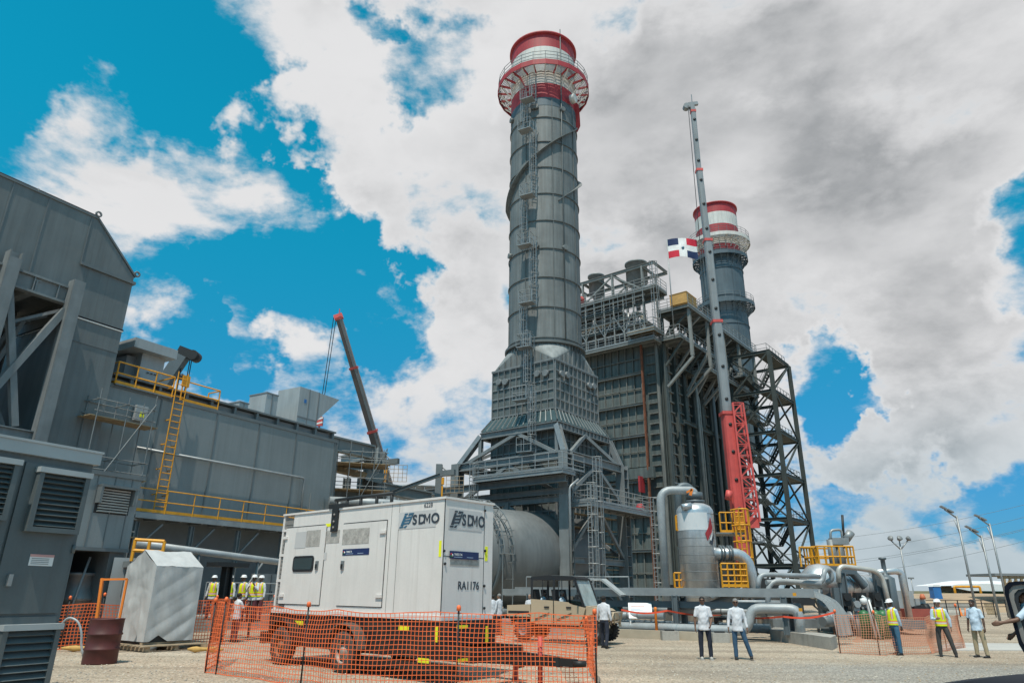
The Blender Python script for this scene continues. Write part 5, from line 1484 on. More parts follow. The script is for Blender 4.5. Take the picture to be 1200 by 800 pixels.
# ---------------------------------------------------------------- auxiliary cabin with open doorway
FC = Frame((P(165, 565, 25.5).x, P(165, 565, 25.5).y), 31.0); hc = FC.hit
x1 = 0; x0 = hc(84, 600)[0]; ztc2 = hc(165, 563)[1]; zb2 = hc(140, 646)[1]
cb_ = thing('auxiliary_cabin', 'blue grey panelled cabin with louvred window and open dark doorway below the scaffold', 'cabin', FC.pt(x1, 0, 0))
dz0 = .35; dxa, dxb = hc(88, 690)[0] - .3, hc(123, 690)[0]
m = MB(); m.fbox(FC, x0 - 4, x1, -4, 0, zb2, ztc2); m.build('wall', 'facade', cb_)
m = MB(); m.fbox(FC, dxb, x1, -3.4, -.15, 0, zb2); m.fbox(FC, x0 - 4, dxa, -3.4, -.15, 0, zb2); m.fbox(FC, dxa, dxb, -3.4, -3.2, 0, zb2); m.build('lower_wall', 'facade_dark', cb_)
m = MB(); m.fbox(FC, x0 - 4, x1 + .05, -4.05, .06, ztc2, ztc2 + .14)
u = x0
while u < x1: m.fbox(FC, u, u + .03, 0, .02, zb2 + .1, ztc2); u += .62
m.fbox(FC, x0 - 4, x1 + .02, 0, .05, zb2 - .02, zb2 + .1); m.build('trim', 'facade_dark', cb_)
wx0, wz1 = hc(117, 571); wx1, wz0 = hc(148, 603)
m = MB()
for i in range(9):
    z = wz0 + (wz1 - wz0) * (i + .5) / 9; p0, p1 = FC.pt(wx0 + .04, .06, z), FC.pt(wx1 - .04, .06, z); m.bar(p0, p1, .09, .05)
lv_ = m.build('louvre_window', mat('pale louvre', (.4, .38, .35), .6), cb_)
m = MB(); m.fbox(FC, wx0 - .05, wx1 + .05, 0, .01, wz0 - .03, wz1 + .03); m.build('backing', 'dark', lv_)
m = MB()
for s_ in ((wx0 - .08, wx0), (wx1, wx1 + .08)): m.fbox(FC, s_[0], s_[1], 0, .3, wz0 + .3, wz1 + .08)
m.fbox(FC, wx0 - .08, wx1 + .08, 0, .32, wz1 + .02, wz1 + .1); m.build('window_hood', 'facade_dark', lv_)
# open white door leaf
dl0 = FC.pt(dxb + .05, .05, 0)
m = MB(); a = FC.a * 1.15 + FC.n * .35; a.normalize(); nn = V((a.y, -a.x, 0))
M3 = Matrix((a, nn, Z)).transposed(); zh = zb2 - .25
m.box(dl0 + a * .8 + Z * (zh / 2 + .1), (1.55, .06, zh - .1), M3); dr = m.build('open_door', 'grey_box', cb_, 'open pale grey door leaf with window')
m = MB(); m.box(dl0 + a * .8 + Z * (zh * .72) + nn * .035, (.62, .02, .75), M3); m.build('pane', 'glass', dr)
m = MB(); c = dl0 + a * .8 + Z * (zh * .72) + nn * .04
for s_ in (-1, 1): m.box(c + a * .34 * s_, (.06, .04, .87), M3); m.box(c + Z * .4 * s_, (.62, .04, .06), M3)
m.build('window_frame', 'facade_dark', dr)
# drum pump unit inside the doorway
pu = FC.pt((dxa + dxb) / 2 + .35, -1.2, 0); pm = thing('pump_unit', 'grey metal drum shaped pump unit inside the dark doorway', 'machine', pu)
m = MB(); m.lathe([(0, .6), (.5, .6), (.55, .8), (.55, 1.4), (.62, 1.42), (.62, 1.5), (.48, 1.7), (.4, 2.2), (.52, 2.25), (.52, 2.32), (0, 2.34)], pu, n=24); m.build('vessel', 'galv', pm)
m = MB(); m.box(pu + Z * .3, (1.2, 1.0, .6)); m.build('base', 'galv_dark', pm)
m = MB(); m.tube([FC.pt(dxa + .5, -.6, .4), FC.pt(dxa + .9, -.6, zb2 - .2)], .04, 8); m.build('stand_pipe', 'pipe', pm)
# pale raised slab below the enclosure that the helmeted men stand on
m = MB(); q0 = [FL.pt(-1, 3.4, 0), FL.pt(u_r + 1, 3.4, 0), FL.pt(u_r + 1, -.4, 0), FL.pt(-1, -.4, 0)]
m.prism([V((p.x, p.y, .62)) for p in q0], V((0, 0, -.7))); tag(m.build('plinth', 'concrete', at=(0, 0, 0)), kind='structure')
# dark I-post, pipe run, and panels under the walkway
ip = P(262, 700, 27.5); t = thing('steel_post', 'dark grey steel post with top plate among the helmeted workers', 'post', V((ip.x, ip.y, 0)))
zt_ = P(262, 664, 27.5).z; m = MB(); m.ibeam(V((ip.x, ip.y, 0)), V((ip.x, ip.y, zt_)), .3, .32, FL.a, .05); m.build('shaft', 'dark', t)
m = MB(); m.box((ip.x, ip.y, zt_ + .08), (1.4, .7, .16), FL.M()); m.build('top_plate', 'dark', t)
t = thing('service_pipe', 'long pale grey service pipe running below the yellow walkway to the generator', 'pipe', P(200, 645, 27))
m = MB(); a, b = P(158, 636, 25.6), P(372, 664, 33); m.pipe([V((a.x, a.y, a.z)), V((b.x, b.y, b.z))], .13, 12); m.build('run', 'pipe', t)
m = MB()
for f in (.3, .62, .9):
    p = a.lerp(b, f); m = MB(); m.tube([V((p.x, p.y, 0)), p], .06, 8); m.build('support', 'galv_dark', t)
t = thing('handrail', 'galvanised handrail of the stairs below the walkway behind the workers', 'handrail', FL.pt(3, 2.6, .62))
m = MB(); m.rail([FL.pt(2.0, 3.2, .62), FL.pt(9.5, 3.2, .62)], 1.5, 1.6, .03, 2, False); m.build('rails', 'galv', t)
m = MB()
for k in range(3): p = FL.pt(4.2 + k * 2.2, 2.2, .62); m.tube([p, p + FL.a * 1.8 + Z * 2.6], .05, 6)
m.build('stair_stringer', 'galv_dark', t)
t = thing('grey_locker', 'tall dull grey steel locker standing right of the helmeted workers', 'locker', FL.pt(9.6, 1.4, .62))
lc = FL.pt(h(311, 690, 1.4)[0], 1.4, .62)
m = MB(); m.box(lc + Z * 1.0, (1.5, .7, 2.0), FL.M()); b_ = m.build('case', 'galv_dark', t)
m = MB(); m.box(lc + Z * 1.0 + FL.n * .36, (.02, .02, 1.9), FL.M()); m.box(lc + Z * 1.0 + FL.n * .37 + FL.a * .12, (.04, .03, .25), FL.M()); m.build('door_seam', 'dark', b_)
t = thing('yellow_barrier', 'short bright yellow tubular barrier behind the tarpaulin wrapped machine', 'barrier', FC.pt(.5, 1.0, 2.2))
yb = P(172, 645, 25); m = MB()
p0 = P(155, 650, 25); p1 = P(190, 650, 25)
m.rail([V((p0.x, p0.y, p0.z - .2)), V((p1.x, p1.y, p0.z - .25))], .72, .45, .06, 1, False); m.build('rails', 'yellow', t)
m = MB(); m.fbox(FC, -.2, 2.0, .2, 1.3, p0.z - .4, p0.z - .2)
for u in (-.1, 1.8): m.fbox(FC, u, u + .15, .3, .45, 0, p0.z - .4)
m.build('platform', 'galv_dark', t)
t = thing('orange_frame', 'orange square tube frame leaning between doorway and wrapped machine', 'frame', G(118, 742))
a, b, c = P(115, 728, 22.6), P(120, 677, 22.6), P(149, 678, 22.6); a = V((a.x, a.y, 0))
m = MB(); m.bar(a, b, .075, .075); m.bar(b - Z * .04, c, .06, .06); m.bar(V((c.x, c.y, 0)), c, .06, .06); m.build('bars', 'orange', t)

# ---------------------------------------------------------------- big slate cabinet in the left foreground
kc = P(112.5, 545, 12.5); FK = Frame((kc.x, kc.y), 29.0); hk = FK.hit
xr = 0; zk = hk(110, 545)[1]; xl = -5.2
ck = thing('control_cabinet', 'large slate blue steel cabinet with louvred doors filling the lower left corner', 'cabinet', FK.pt(0, 0, 0))
zlip = hk(112, 529, .12)[1]
m = MB(); m.fbox(FK, xl, -.05, -2.6, 0, .15, zk); m.build('body', 'cabinet', ck)
m = MB(); m.fbox(FK, xl, .02, -2.7, .1, zk, zk + .2); m.fbox(FK, xl, .04, -2.72, .12, zk + .2, zk + .24); m.build('roof_lip', 'cabinet_lip', ck)
m = MB(); m.fbox(FK, xl, -.1, -2.5, -.05, 0, .15); m.build('base_frame', 'dark', ck)
def louver(root, px0, py0, px1, py1, nsl, w0=.0):
    ym, xm = (py0 + py1) / 2, (px0 + px1) / 2; a, b = hk(px0, ym, .08)[0], hk(px1, ym, .08)[0]; zt, zb_ = hk(xm, py0, .08)[1], hk(xm, py1, .08)[1]
    m = MB(); d = .13
    m.fbox(FK, a - .06, b + .06, w0, w0 + .02, zb_ - .06, zt + .06); bk = m.build('louvre_panel', 'louver', root)
    m = MB()
    for s_ in ((a - .08, a), (b, b + .08)): m.fbox(FK, s_[0], s_[1], w0, w0 + d, zb_ - .08, zt + .05)
    m.fbox(FK, a, b, w0, w0 + d, zb_ - .08, zb_); m.build('frame', 'cabinet', bk)
    m = MB(); m.fbox(FK, a - .1, b + .1, w0, w0 + d + .03, zt, zt + .09); m.build('drip_edge', 'cabinet_lip', bk)
    m = MB()
    for i in range(nsl):
        z = zb_ + (zt - zb_) * (i + .55) / nsl; hh = (zt - zb_) / nsl
        m.prism([FK.pt(a, w0 + .02, z + hh * .42), FK.pt(a, w0 + .035, z + hh * .48), FK.pt(a, w0 + d - .01, z - hh * .28), FK.pt(a, w0 + d - .02, z - hh * .36)], FK.a * (b - a))
    m.build('slats', 'cabinet', bk)
# door leaves
dA, dB = hk(17, 700)[0], hk(70, 690)[0]
m = MB(); e = hk(25, 560)[0]; 
m.fbox(FK, e - .02 - 2.2, e - .05, 0, .035, .3, zk - .12); m.build('door', 'cabinet', ck)
m = MB(); m.fbox(FK, e + .0, -.12, 0, .035, hk(40, 722)[1] + .05, zk - .12); d2 = m.build('door', 'cabinet', ck)
m = MB(); m.fbox(FK, e + .0, -.12, 0, .035, .3, hk(40, 722)[1] - .0); d3 = m.build('door', 'cabinet', ck)
louver(ck, 42, 556, 92, 619, 10, .035)
louver(ck, -42, 540, 8, 602, 10, .035)
louver(ck, -1, 738, 55, 806, 8, .035)
m = MB(); hu, hz = hk(9, 677); m.fbox(FK, hu - .03, hu + .03, .035, .1, hz - .12, hz + .06); m.build('handle', 'galv', ck)
m = MB(); sx, sz = hk(47, 656); m.fbox(FK, sx - .19, sx + .19, .035, .042, sz - .09, sz + .09); st = m.build('notice', 'sign_white', ck)
m = MB(); m.fbox(FK, sx - .19, sx + .19, .042, .046, sz + .05, sz + .09); m.build('notice_header', 'print_red', st)
m = MB()
for k in range(4): m.fbox(FK, sx - .16, sx + .12, .042, .045, sz + .02 - k * .028, sz + .03 - k * .028)
m.build('notice_line', 'grey_under', st)
for z in (1.0, 2.4, 3.5): m = MB(); m.cyl(FK.pt(-.1, .05, z), FK.pt(-.1, .05, z + .14), .03, 8); m.build('hinge', 'cabinet', ck)

# ---------------------------------------------------------------- tarpaulin wrapped machine on pallets
g0, g1 = G(139, 768), G(235, 766); 
FWp = Frame((g0.x, g0.y), 0); dirp = (V((g1.x, g1.y, 0)) - V((g0.x, g0.y, 0))); 
base = G(166, 763); FWp = Frame((base.x, base.y), 36.0); hw = FWp.hit
WL = hw(233, 700)[0]; zt0 = hw(172, 662)[1]; zr_ = zt0 + .52; zb0 = hw(168, 752)[1]
wm = thing('wrapped_machine', 'grey tarpaulin wrapped machine with gabled top standing on wooden pallets', 'wrapped machine', FWp.pt(0, 0, 0))
dpt = 1.9
m = MB(); nu_, nv = 44, 30
def wrapf(u, w, z):
    p = FWp.pt(u, w, z); k = noise.noise(V((u * 2.2 + z * 1.1, w * 2 + 4, z * .8 - u * 1.3))) * .04 + abs(noise.noise(V((u * 2.6 + z * 1.2, w * 3, z * .5)))) * -.03 + noise.noise(V((u * 7 + z * 3, w * 7, z * 1.2))) * .008 + abs(noise.noise(V((u * 1.2 - z * 1.9, w, 9)))) * .045
    return p, k
def sheet3(f, nu_, nv, n, mi=0):
    vs = []
    for j in range(nv + 1):
        for i in range(nu_ + 1):
            (u, w, z) = f(i / nu_, j / nv); p, k = wrapf(u, w, z); e = min(1, 6 * min(i / nu_, 1 - i / nu_)) ; vs.append(p + n * k * (e))
    m.add(vs, [(j * (nu_ + 1) + i, j * (nu_ + 1) + i + 1, (j + 1) * (nu_ + 1) + i + 1, (j + 1) * (nu_ + 1) + i) for j in range(nv) for i in range(nu_)], mi, True)
def bot(u): return zb0 + .0 + .22 * max(0, 1 - abs(u - .45) / .28)
sheet3(lambda a, b: (a * WL, 0, (zb0 + .18 * max(0, 1 - abs(a * WL - .45) / .3)) * (1 - b) + zt0 * b), 96, 72, FWp.n)
sheet3(lambda a, b: (a * WL, -dpt, zb0 * (1 - b) + zt0 * b), 40, 30, -FWp.n)
for u, n in ((0, -FWp.a), (WL, FWp.a)): sheet3(lambda a, b, u=u: (u, -dpt * a, zb0 * (1 - b) + (zt0 + (zr_ - zt0) * (1 - abs(2 * a - 1))) * b), 60, 60, n)
sheet3(lambda a, b: (a * WL, -dpt * .5 * b, zt0 + (zr_ - zt0) * b), 30, 8, Z); sheet3(lambda a, b: (a * WL, -dpt + dpt * .5 * b, zt0 + (zr_ - zt0) * b), 30, 8, Z)
m.build('tarpaulin', 'wrap', wm)
m = MB(); m.fbox(FWp, .05, WL - .05, -dpt + .05, -.06, zb0 - .12, zb0 + .9); m.build('machine_base', 'dark', wm)
m = MB()
for u in (.35, WL - .5): m = MB(); m.lathe([(.0, -.04), (.12, -.04), (.12, .04), (0, .04)], FWp.pt(u, -.05, zb0 - .2), FWp.n, 14); m.build('castor', 'galv', wm)
pal = thing('wooden_pallet', 'flat wide wooden pallet on the gravel under the wrapped machine', 'pallet', FWp.pt(0, 0, 0))
zb1 = zb0 - .32
m = MB()
for k in range(11): m.fbox(FWp, -.25, WL + .25, -dpt - .2 + k * .24, -dpt - .03 + k * .24, .15, .18)
for u in (-.1, WL * .5, WL + .42): m.fbox(FWp, u, u + .12, -dpt - .2, .42, .02, .15)
m.build('deck', 'wood', pal)
pal2 = thing('skid_frame', 'timber skid blocks between the pallet and the wrapped machine', 'timber skid', FWp.pt(0, 0, .18))
m = MB()
for u in (.1, WL * .42, WL - .4): m.fbox(FWp, u, u + .22, -dpt, -.02, .18, zb0 - .14)
m.fbox(FWp, .0, WL, -.2, -.05, zb0 - .14, zb0 - .02); m.build('blocks', 'wood', pal2)

# maroon ribbed drum
gd = G(116, 777); dm = thing('steel_drum', 'maroon steel drum with rolled ribs standing between cabinet and wrapped machine', 'drum', gd)
rd2 = (P(136, 750, gd.y) - P(97, 750, gd.y)).length * .47; hd = P(120, 724, gd.y).z
m = MB(); prof = [(0, 0.02), (rd2 - .02, .02), (rd2, .0), (rd2, .03)]
for f in (.33, .66): prof += [(rd2 - .005, hd * f - .04), (rd2 + .018, hd * f - .02), (rd2 + .018, hd * f + .01), (rd2 - .005, hd * f + .03)]
prof += [(rd2, hd - .03), (rd2 + .012, hd), (rd2 - .02, hd), (rd2 - .03, hd - .03), (0, hd - .03)]
m.lathe(prof, gd, n=36); m.build('shell', 'maroon', dm)
m = MB(); m.lathe([(0, 0), (.05, 0), (.05, .03), (0, .03)], gd + V((.2, .1, hd - .03)), n=10); m.build('bung', 'galv_dark', dm)

# pale curved hose, yellow tube bags and nets
t = thing('hose', 'thin pale hose arching in front of the net left of the drum', 'hose', G(76, 760))
hq = [P(x, y, 20.8) for x, y in ((70, 733), (80, 722), (92, 727), (96, 742), (95, 756), (98, 768))]; hq[-1].z = .03
m = MB(); m.pipe(hq, .03, 8, .5); m.build('tube', 'pipe', t)
for x0, x1, py, Yv, lab in ((72, 140, 758, 22.8, 'yellow filled tube bag lying along the net foot by the drum'), (220, 262, 757, 22.9, 'yellow filled tube bag lying right of the wrapped machine')):
    a, b = P(x0, py, Yv), P(x1, py, Yv); t = thing('tube_bag', lab, 'tube bag', V((a.x, a.y, 0)), 'yellow tube bags along the net')
    m = MB(); pts = [V((a.x + (b.x - a.x) * k / 8, a.y + .06 * math.sin(k * 2), .1)) for k in range(9)]; m.tube(pts, [.03] + [.07 + .02 * math.sin(k * 1.7) for k in range(7)] + [.03], 10); m.build('bag', mat('dusty yellow bag', (.5, .3, .09), .8, 0, .2, 4), t)
# pale slab edges on the ground
NG = 'orange safety nets round the yard'
def gp(px, py): q = G(px, py); return V((q.x, q.y, 0))
a, b = gp(40, 762), gp(150, 757)
net('safety_net', [a, b], lambda t: .02, lambda t: P(100, 706, a.y + (b.y - a.y) * t).z - .02, .1, 'net', 'orange safety net left of the wrapped machine behind the drum', group=NG, posts=[(.25, 1.5), (.62, 1.6), (.95, 1.55)], seed=1)
a, b = gp(222, 757), gp(262, 755)
net('safety_net', [a, b], lambda t: .02, lambda t: 1.5, .1, 'net', 'short orange safety net joining the wrapped machine to the generator fence', group=NG, posts=[(.6, 1.55)], seed=2)
a, b = gp(243, 737), gp(330, 739)
net('safety_net', [V((a.x, a.y, 0)), V((b.x, b.y, 0))], lambda t: .05, lambda t: 1.35, .12, 'net', 'orange safety net in front of the five helmeted workers', group=NG, posts=[(.1, 1.5), (.85, 1.5)], seed=3)
# ================================================================ trailer generator
K0 = P(517, 721, 16.0); K0 = V((K0.x, K0.y, 0)); L0 = P(320, 712, 20.4); ld_ = V((L0.x - K0.x, L0.y - K0.y, 0)); GL = ld_.length; ld_.normalize()
yawg = math.degrees(math.atan2(ld_.x, ld_.y))
FG = Frame((K0.x, K0.y), yawg)          # u = 0 at the near corner, u = GL at the far left end; n must face the viewer
if FG.n.dot(CAM - K0) < 0: FG.n = -FG.n
hg = FG.hit
z0g = hg(515.7, 721)[1]; z1g = hg(517, 584.5)[1]; WG = 1.62
gen = thing('generator', 'cream white trailer generator in a canopy with dark lettering, inside the orange net', 'generator', FG.pt(GL / 2, -WG / 2, 0))
FE = Frame((K0.x, K0.y), math.degrees(math.atan2(-FG.n.x, -FG.n.y)))   # end face: u runs back-right
if FE.n.dot(CAM - K0) < 0: FE.n = -FE.n
def gb(m, u0, u1, w0, w1, za, zb, mi=0): return m.fbox(FG, u0, u1, w0, w1, za, zb, mi)
cap = .55
m = MB(); gb(m, .0, GL - cap, -WG, 0, z0g, z1g); body = m.build('canopy', 'white_gen', gen)
m = MB(); gb(m, -.03, GL, -WG - .03, .03, z1g, z1g + .05); gb(m, -.03, GL + .02, -WG - .03, .03, z0g - .1, z0g); m.build('canopy_edge', 'white_gen', gen)
# slatted far end corner
m = MB(); gb(m, GL - cap, GL - .1, -WG + .02, -.03, z0g, z1g - .1); lo_ = m.build('end_louvre', 'gen_side', gen)
m = MB()
k = 0; z = z0g + .15
while z < z1g - .2: gb(m, GL - cap, GL - .08, -.03, -.02, z, z + .05); z += .11
m.build('slats', 'gen_side', lo_)
m = MB(); gb(m, GL - .08, GL, -.1, 0, z0g, z1g)
for f in (.28, .55, .82): gb(m, GL - cap, GL, -.07, .005, z0g + (z1g - z0g) * f, z0g + (z1g - z0g) * f + .07)
m.build('corner_post', 'white_gen', gen)
def mid(fr, px0, py0, px1, py1, w=0.0):
    ym, xm = (py0 + py1) / 2, (px0 + px1) / 2
    a, b = fr.hit(px0, ym, w)[0], fr.hit(px1, ym, w)[0]; za, zb = fr.hit(xm, py0, w)[1], fr.hit(xm, py1, w)[1]
    return min(a, b), max(a, b), min(za, zb), max(za, zb)
def rectpx(*q): return mid(FG, *q)
# doors outlined by seams
def door(u0, u1, za, zb):
    m = MB(); gb(m, u0, u1, 0, .022, za, zb); d = m.build('door', 'white_gen', gen)
    m = MB(); s = .018
    gb(m, u0 - s, u0, .0, .006, za - s, zb + s); gb(m, u1, u1 + s, .0, .006, za - s, zb + s); gb(m, u0, u1, 0, .006, zb, zb + s * 1.4); gb(m, u0, u1, 0, .006, za - s, za); m.build('door_gap', 'dark', d)
    return d
zd0 = z0g + .14; zd1 = hg(450, 610)[1]
dA = door(hg(452, 640)[0], hg(401, 640)[0], zd0, zd1)
dB = door(hg(379, 660)[0], hg(332, 660)[0], zd0, zd1 + .02)
for px, py in ((450, 623), (445, 698)):
    u, z = hg(px, py); m = MB(); gb(m, u - .11, u + .11, .02, .06, z - .035, z + .035); m.build('hinge', 'white_gen', dA)
for px, py in ((336, 630), (331, 697)):
    u, z = hg(px, py); m = MB(); gb(m, u - .1, u + .1, .02, .06, z - .035, z + .035); m.build('hinge', 'white_gen', dB)
for px, d in ((402.5, dA), (372.5, dB)):
    u, z = hg(px, 662); m = MB(); gb(m, u - .06, u + .06, .02, .05, z - .11, z + .11); hh = m.build('latch', 'galv_dark', d)
    m = MB(); gb(m, u - .025, u + .025, .05, .08, z - .07, z + .03); m.build('lever', 'dark', hh)
u0, u1, za, zb = rectpx(344.5, 651, 368.5, 669.5)
def rrect(u0, u1, za, zb, r, w, dpt):
    pts = []
    for cx, cz, a0 in ((u1 - r, zb - r, 0), (u0 + r, zb - r, 90), (u0 + r, za + r, 180), (u1 - r, za + r, 270)):
        for k in range(5): a = R(a0 + k * 22.5); pts.append(FG.pt(cx + r * math.cos(a), w, cz + r * math.sin(a)))
    mm = MB(); mm.prism(pts, FG.n * dpt); return mm
wf = rrect(u0, u1, za, zb, .1, .022, .02).build('window', 'black_plastic', dB)
rrect(u0 + .06, u1 - .06, za + .06, zb - .06, .07, .042, .008).build('pane', 'glass', wf)
# worn sticker patches
def patch(px0, py0, px1, py1, matn, w=.024, name='sticker_residue', t=.004):
    u0, u1, za, zb = rectpx(px0, py0, px1, py1); mm = MB(); gb(mm, u0, u1, w, w + t, za, zb); return mm.build(name, matn, gen)
patch(402.5, 619, 433.5, 637, 'gen_patch'); patch(360, 621, 376, 640, 'gen_patch', .024); patch(380.5, 621, 398, 636, 'gen_patch', .002); patch(347, 623, 359.5, 642, 'gen_pale', .024)
patch(377, 647, 383, 655.5, 'gen_pale', .003, 'gauge_plate')
# logo panels
def logo(fr, px_tl, px_br, root, blue):
    ua_, ub_, zb, zt = mid(fr, *px_tl, *px_br); u0, u1 = (ua_, ub_) if fr is FE else (ub_, ua_)
    a = fr.a if u1 > u0 else -fr.a
    Lw = abs(u1 - u0); Hh = zt - zb; o = fr.pt(u0, .003, zb)
    m = MB(); m.prism([o, o + a * Lw, o + a * Lw + Z * Hh, o + Z * Hh], fr.n * .004); pn = m.build('sticker_panel', 'gen_pale', root)
    e = o + fr.n * .009
    # emblem: slanted block cut by curved bars
    m = MB(); sl_ = lambda x, y: e + a * (Lw * .03 + x * Lw * .36 + y * .11 * Lw) + Z * (Hh * .08 + y * Hh * .84)
    for pts in ([(0, 0), (.28, 0), (.30, .1), (.02, .1)], [(.33, 0), (.52, 0), (.58, .16), (.39, .1)], [(.05, .14), (.28, .14), (.26, .86), (.1, .86)], [(.08, .9), (.32, .9), (.33, 1), (.1, 1)],
                [(.28, .22), (.62, .26), (.66, .36), (.28, .33)], [(.28, .42), (.66, .46), (.68, .57), (.28, .53)], [(.28, .62), (.64, .66), (.62, .77), (.28, .73)], [(.4, .82), (.62, .86), (.8, 1), (.42, 1)], [(.62, .2), (.72, .3), (.78, 1.0), (.66, .8)]):
        m.prism([sl_(*p) for p in pts], fr.n * .003)
    m.build('emblem', 'logo_blue' if blue else 'logo', pn)
    sz = Hh * .78; cw = Lw * .145; x_ = .39
    for ch in 'SDMO':
        q = o + a * Lw * x_ + Z * Hh * .24 + fr.n * .008
        if ch == 'M':
            m = MB(); ht = sz * .7; b_ = cw * .22; W_ = cw * 1.12
            for pts in ([(0, 0), (b_, 0), (b_, ht), (0, ht)], [(W_ - b_, 0), (W_, 0), (W_, ht), (W_ - b_, ht)], [(b_, ht), (b_ * .6, ht * .9), (W_ / 2, ht * .1), (W_ / 2 + b_ * .4, ht * .3)], [(W_ - b_, ht), (W_ - b_ * .6, ht * .9), (W_ / 2, ht * .1), (W_ / 2 - b_ * .4, ht * .3)]):
                m.prism([q + a * u + Z * v for u, v in pts], fr.n * .003)
            m.build('lettering', 'logo', pn); x_ += .185
        else:
            text('lettering', ch, sz, q, a, Z, 'logo', pn, .002, .03 * sz, cw / (sz * .56)); x_ += .153
logo(FG, (467.5, 598.5), (511, 618.5), gen, True)
logo(FE, (525.5, 597.5), (564.5, 621), gen, False)
u, z = hg(497, 594.5); text('fleet_number', '6228', .15, FG.pt(u, .003, z), -FG.a, Z, 'logo', gen, .002)
u, z = FE.hit(536, 690); text('fleet_number', 'RA1176', .245, FE.pt(u, .004, z), FE.a, Z, 'logo', gen, .002, .004, .88)
def plate(fr, tl, br):
    ua_, ub_, zb, zt = mid(fr, *tl, *br); u0, u1 = (ua_, ub_) if fr is FE else (ub_, ua_); a = fr.a if u1 > u0 else -fr.a; Lw = abs(u1 - u0); Hh = (zt - zb); o = fr.pt(u0, .026, zb)
    m = MB(); m.prism([o, o + a * Lw, o + a * Lw + Z * Hh, o + Z * Hh], fr.n * .004); pn = m.build('rental_plate', 'sign_blue', gen)
    e = o + fr.n * .005
    text('lettering', 'TRISELTA', Hh * .42, e + a * Lw * .14 + Z * Hh * .42, a, Z, 'sign_txt', pn, .002, 0, .9)
    pass
    m = MB()
    for x0, x1, y in ((.14, .42, .2), (.58, .8, .22)): m.prism([e + a * Lw * x0 + Z * Hh * y, e + a * Lw * x1 + Z * Hh * y, e + a * Lw * x1 + Z * Hh * (y + .07), e + a * Lw * x0 + Z * Hh * (y + .07)], fr.n * .003)
    m.build('small_print', 'print_blue', pn)
    for col, x, y in (('red_band', .05, .56), ('sign_txt', .085, .45), ('green_cyl', .055, .3)):
        m = MB(); c = e + a * Lw * x + Z * Hh * y; m.lathe([(0, 0), (Hh * .17, 0), (Hh * .17, .004), (0, .004)], c, fr.n, 10); m.build('emblem_dot', col, pn)
plate(FG, (402.5, 642.5), (433.5, 650)); plate(FE, (526, 646), (560, 655))
def epatch(px0, py0, px1, py1, matn, name, t=.006, w=0.0):
    a, b, za, zb = mid(FE, px0, py0, px1, py1); mm = MB(); mm.fbox(FE, a, b, w, w + t, za, zb); return mm.build(name, matn, gen)
epatch(527, 655.5, 561, 663, 'gen_patch', 'sticker_residue')
epatch(518.6, 584, 519.4, 720, 'dark', 'panel_gap'); epatch(519, 652, 567, 652.7, 'dark', 'panel_gap', .004); epatch(566.4, 592, 566.9, 722, 'dark', 'panel_gap', .004)
for px0, py0, px1, py1 in ((514.5, 633, 517.3, 652),): patch(px0, py0, px1, py1, 'hivis', .003, 'reflective_tape')
epatch(568.2, 640, 571.3, 657, 'hivis', 'reflective_tape')
patch(382, 613, 391, 616.5, 'hivis', .003, 'reflective_tape')
for px in (456, 465): 
    u = hg(px, 650)[0]; m = MB(); gb(m, u - .006, u + .006, 0, .004, z0g, z1g); m.build('panel_gap', 'gen_side', gen)
m = MB()
for px, py in ((567, 686), (567, 712), (520, 645), (521, 660), (568, 645), (568, 598)):
    u, z = FE.hit(px, py); m.lathe([(0, 0), (.03, 0), (.03, .03), (0, .03)], FE.pt(u, 0, z), FE.n, 8)
m.build('bolt', 'dark', gen)
# roof exhaust bracket
u, z = hg(398.5, 597, -.1); m = MB()
gb(m, u - .3, u + .3, -.5, .05, z1g + .05, z1g + .16); gb(m, u - .13, u + .13, 0.0, .06, z1g - .55, z1g + .05); m.build('lifting_bracket', 'dark', gen)
m = MB()
for zz in (-.12, -.3, -.45): m.lathe([(0, 0), (.035, 0), (.035, .02), (0, .02)], FG.pt(u, .06, z1g + zz), FG.n, 8)
m.build('bracket_hole', 'gen_side', gen)
m = MB(); m.tube([FG.pt(GL * .35, -.4, z1g + .35), FG.pt(GL * .72, -.4, z1g + .35)], .05, 8)
for f in (.36, .45, .55, .64, .71): m.cyl(FG.pt(GL * f, -.4, z1g + .02), FG.pt(GL * f, -.4, z1g + .36), .045, 6)
m.build('roof_rail', 'dark', gen)
# trailer
tr_ = body
zc = z0g - .1
m = MB(); gb(m, -.15, GL + .15, -WG + .02, -.02, zc - .5, zc); m.build('fuel_tank', 'trailer', gen)
m = MB(); gb(m, -.95, GL + .4, -.12, .02, zc - .78, zc - .5); gb(m, -.95, GL + .4, -WG - .02, -WG + .12, zc - .78, zc - .5); gb(m, -.98, -.8, -WG, 0, zc - .78, zc - .52); gb(m, GL + .3, GL + .5, -WG, 0, zc - .8, zc - .5); m.build('chassis', 'trailer', gen)
m = MB(); gb(m, -.4, GL * .5, -.1, .06, zc - 1.02, zc - .86); m.build('side_skid', 'trailer', gen)
dbz = .55
m = MB(); m.bar(FG.pt(-.8, -.25, dbz), FG.pt(-2.6, -WG / 2, dbz), .14, .18); m.bar(FG.pt(-.8, -WG + .25, dbz), FG.pt(-2.6, -WG / 2, dbz), .14, .18); m.bar(FG.pt(-2.5, -WG / 2, dbz), FG.pt(-3.0, -WG / 2, dbz), .12, .14); m.bar(FG.pt(-.9, -.4, dbz), FG.pt(-.9, -.4, zc - .6), .14, .14); m.bar(FG.pt(-.9, -WG + .4, dbz), FG.pt(-.9, -WG + .4, zc - .6), .14, .14); m.build('drawbar', 'trailer', gen)
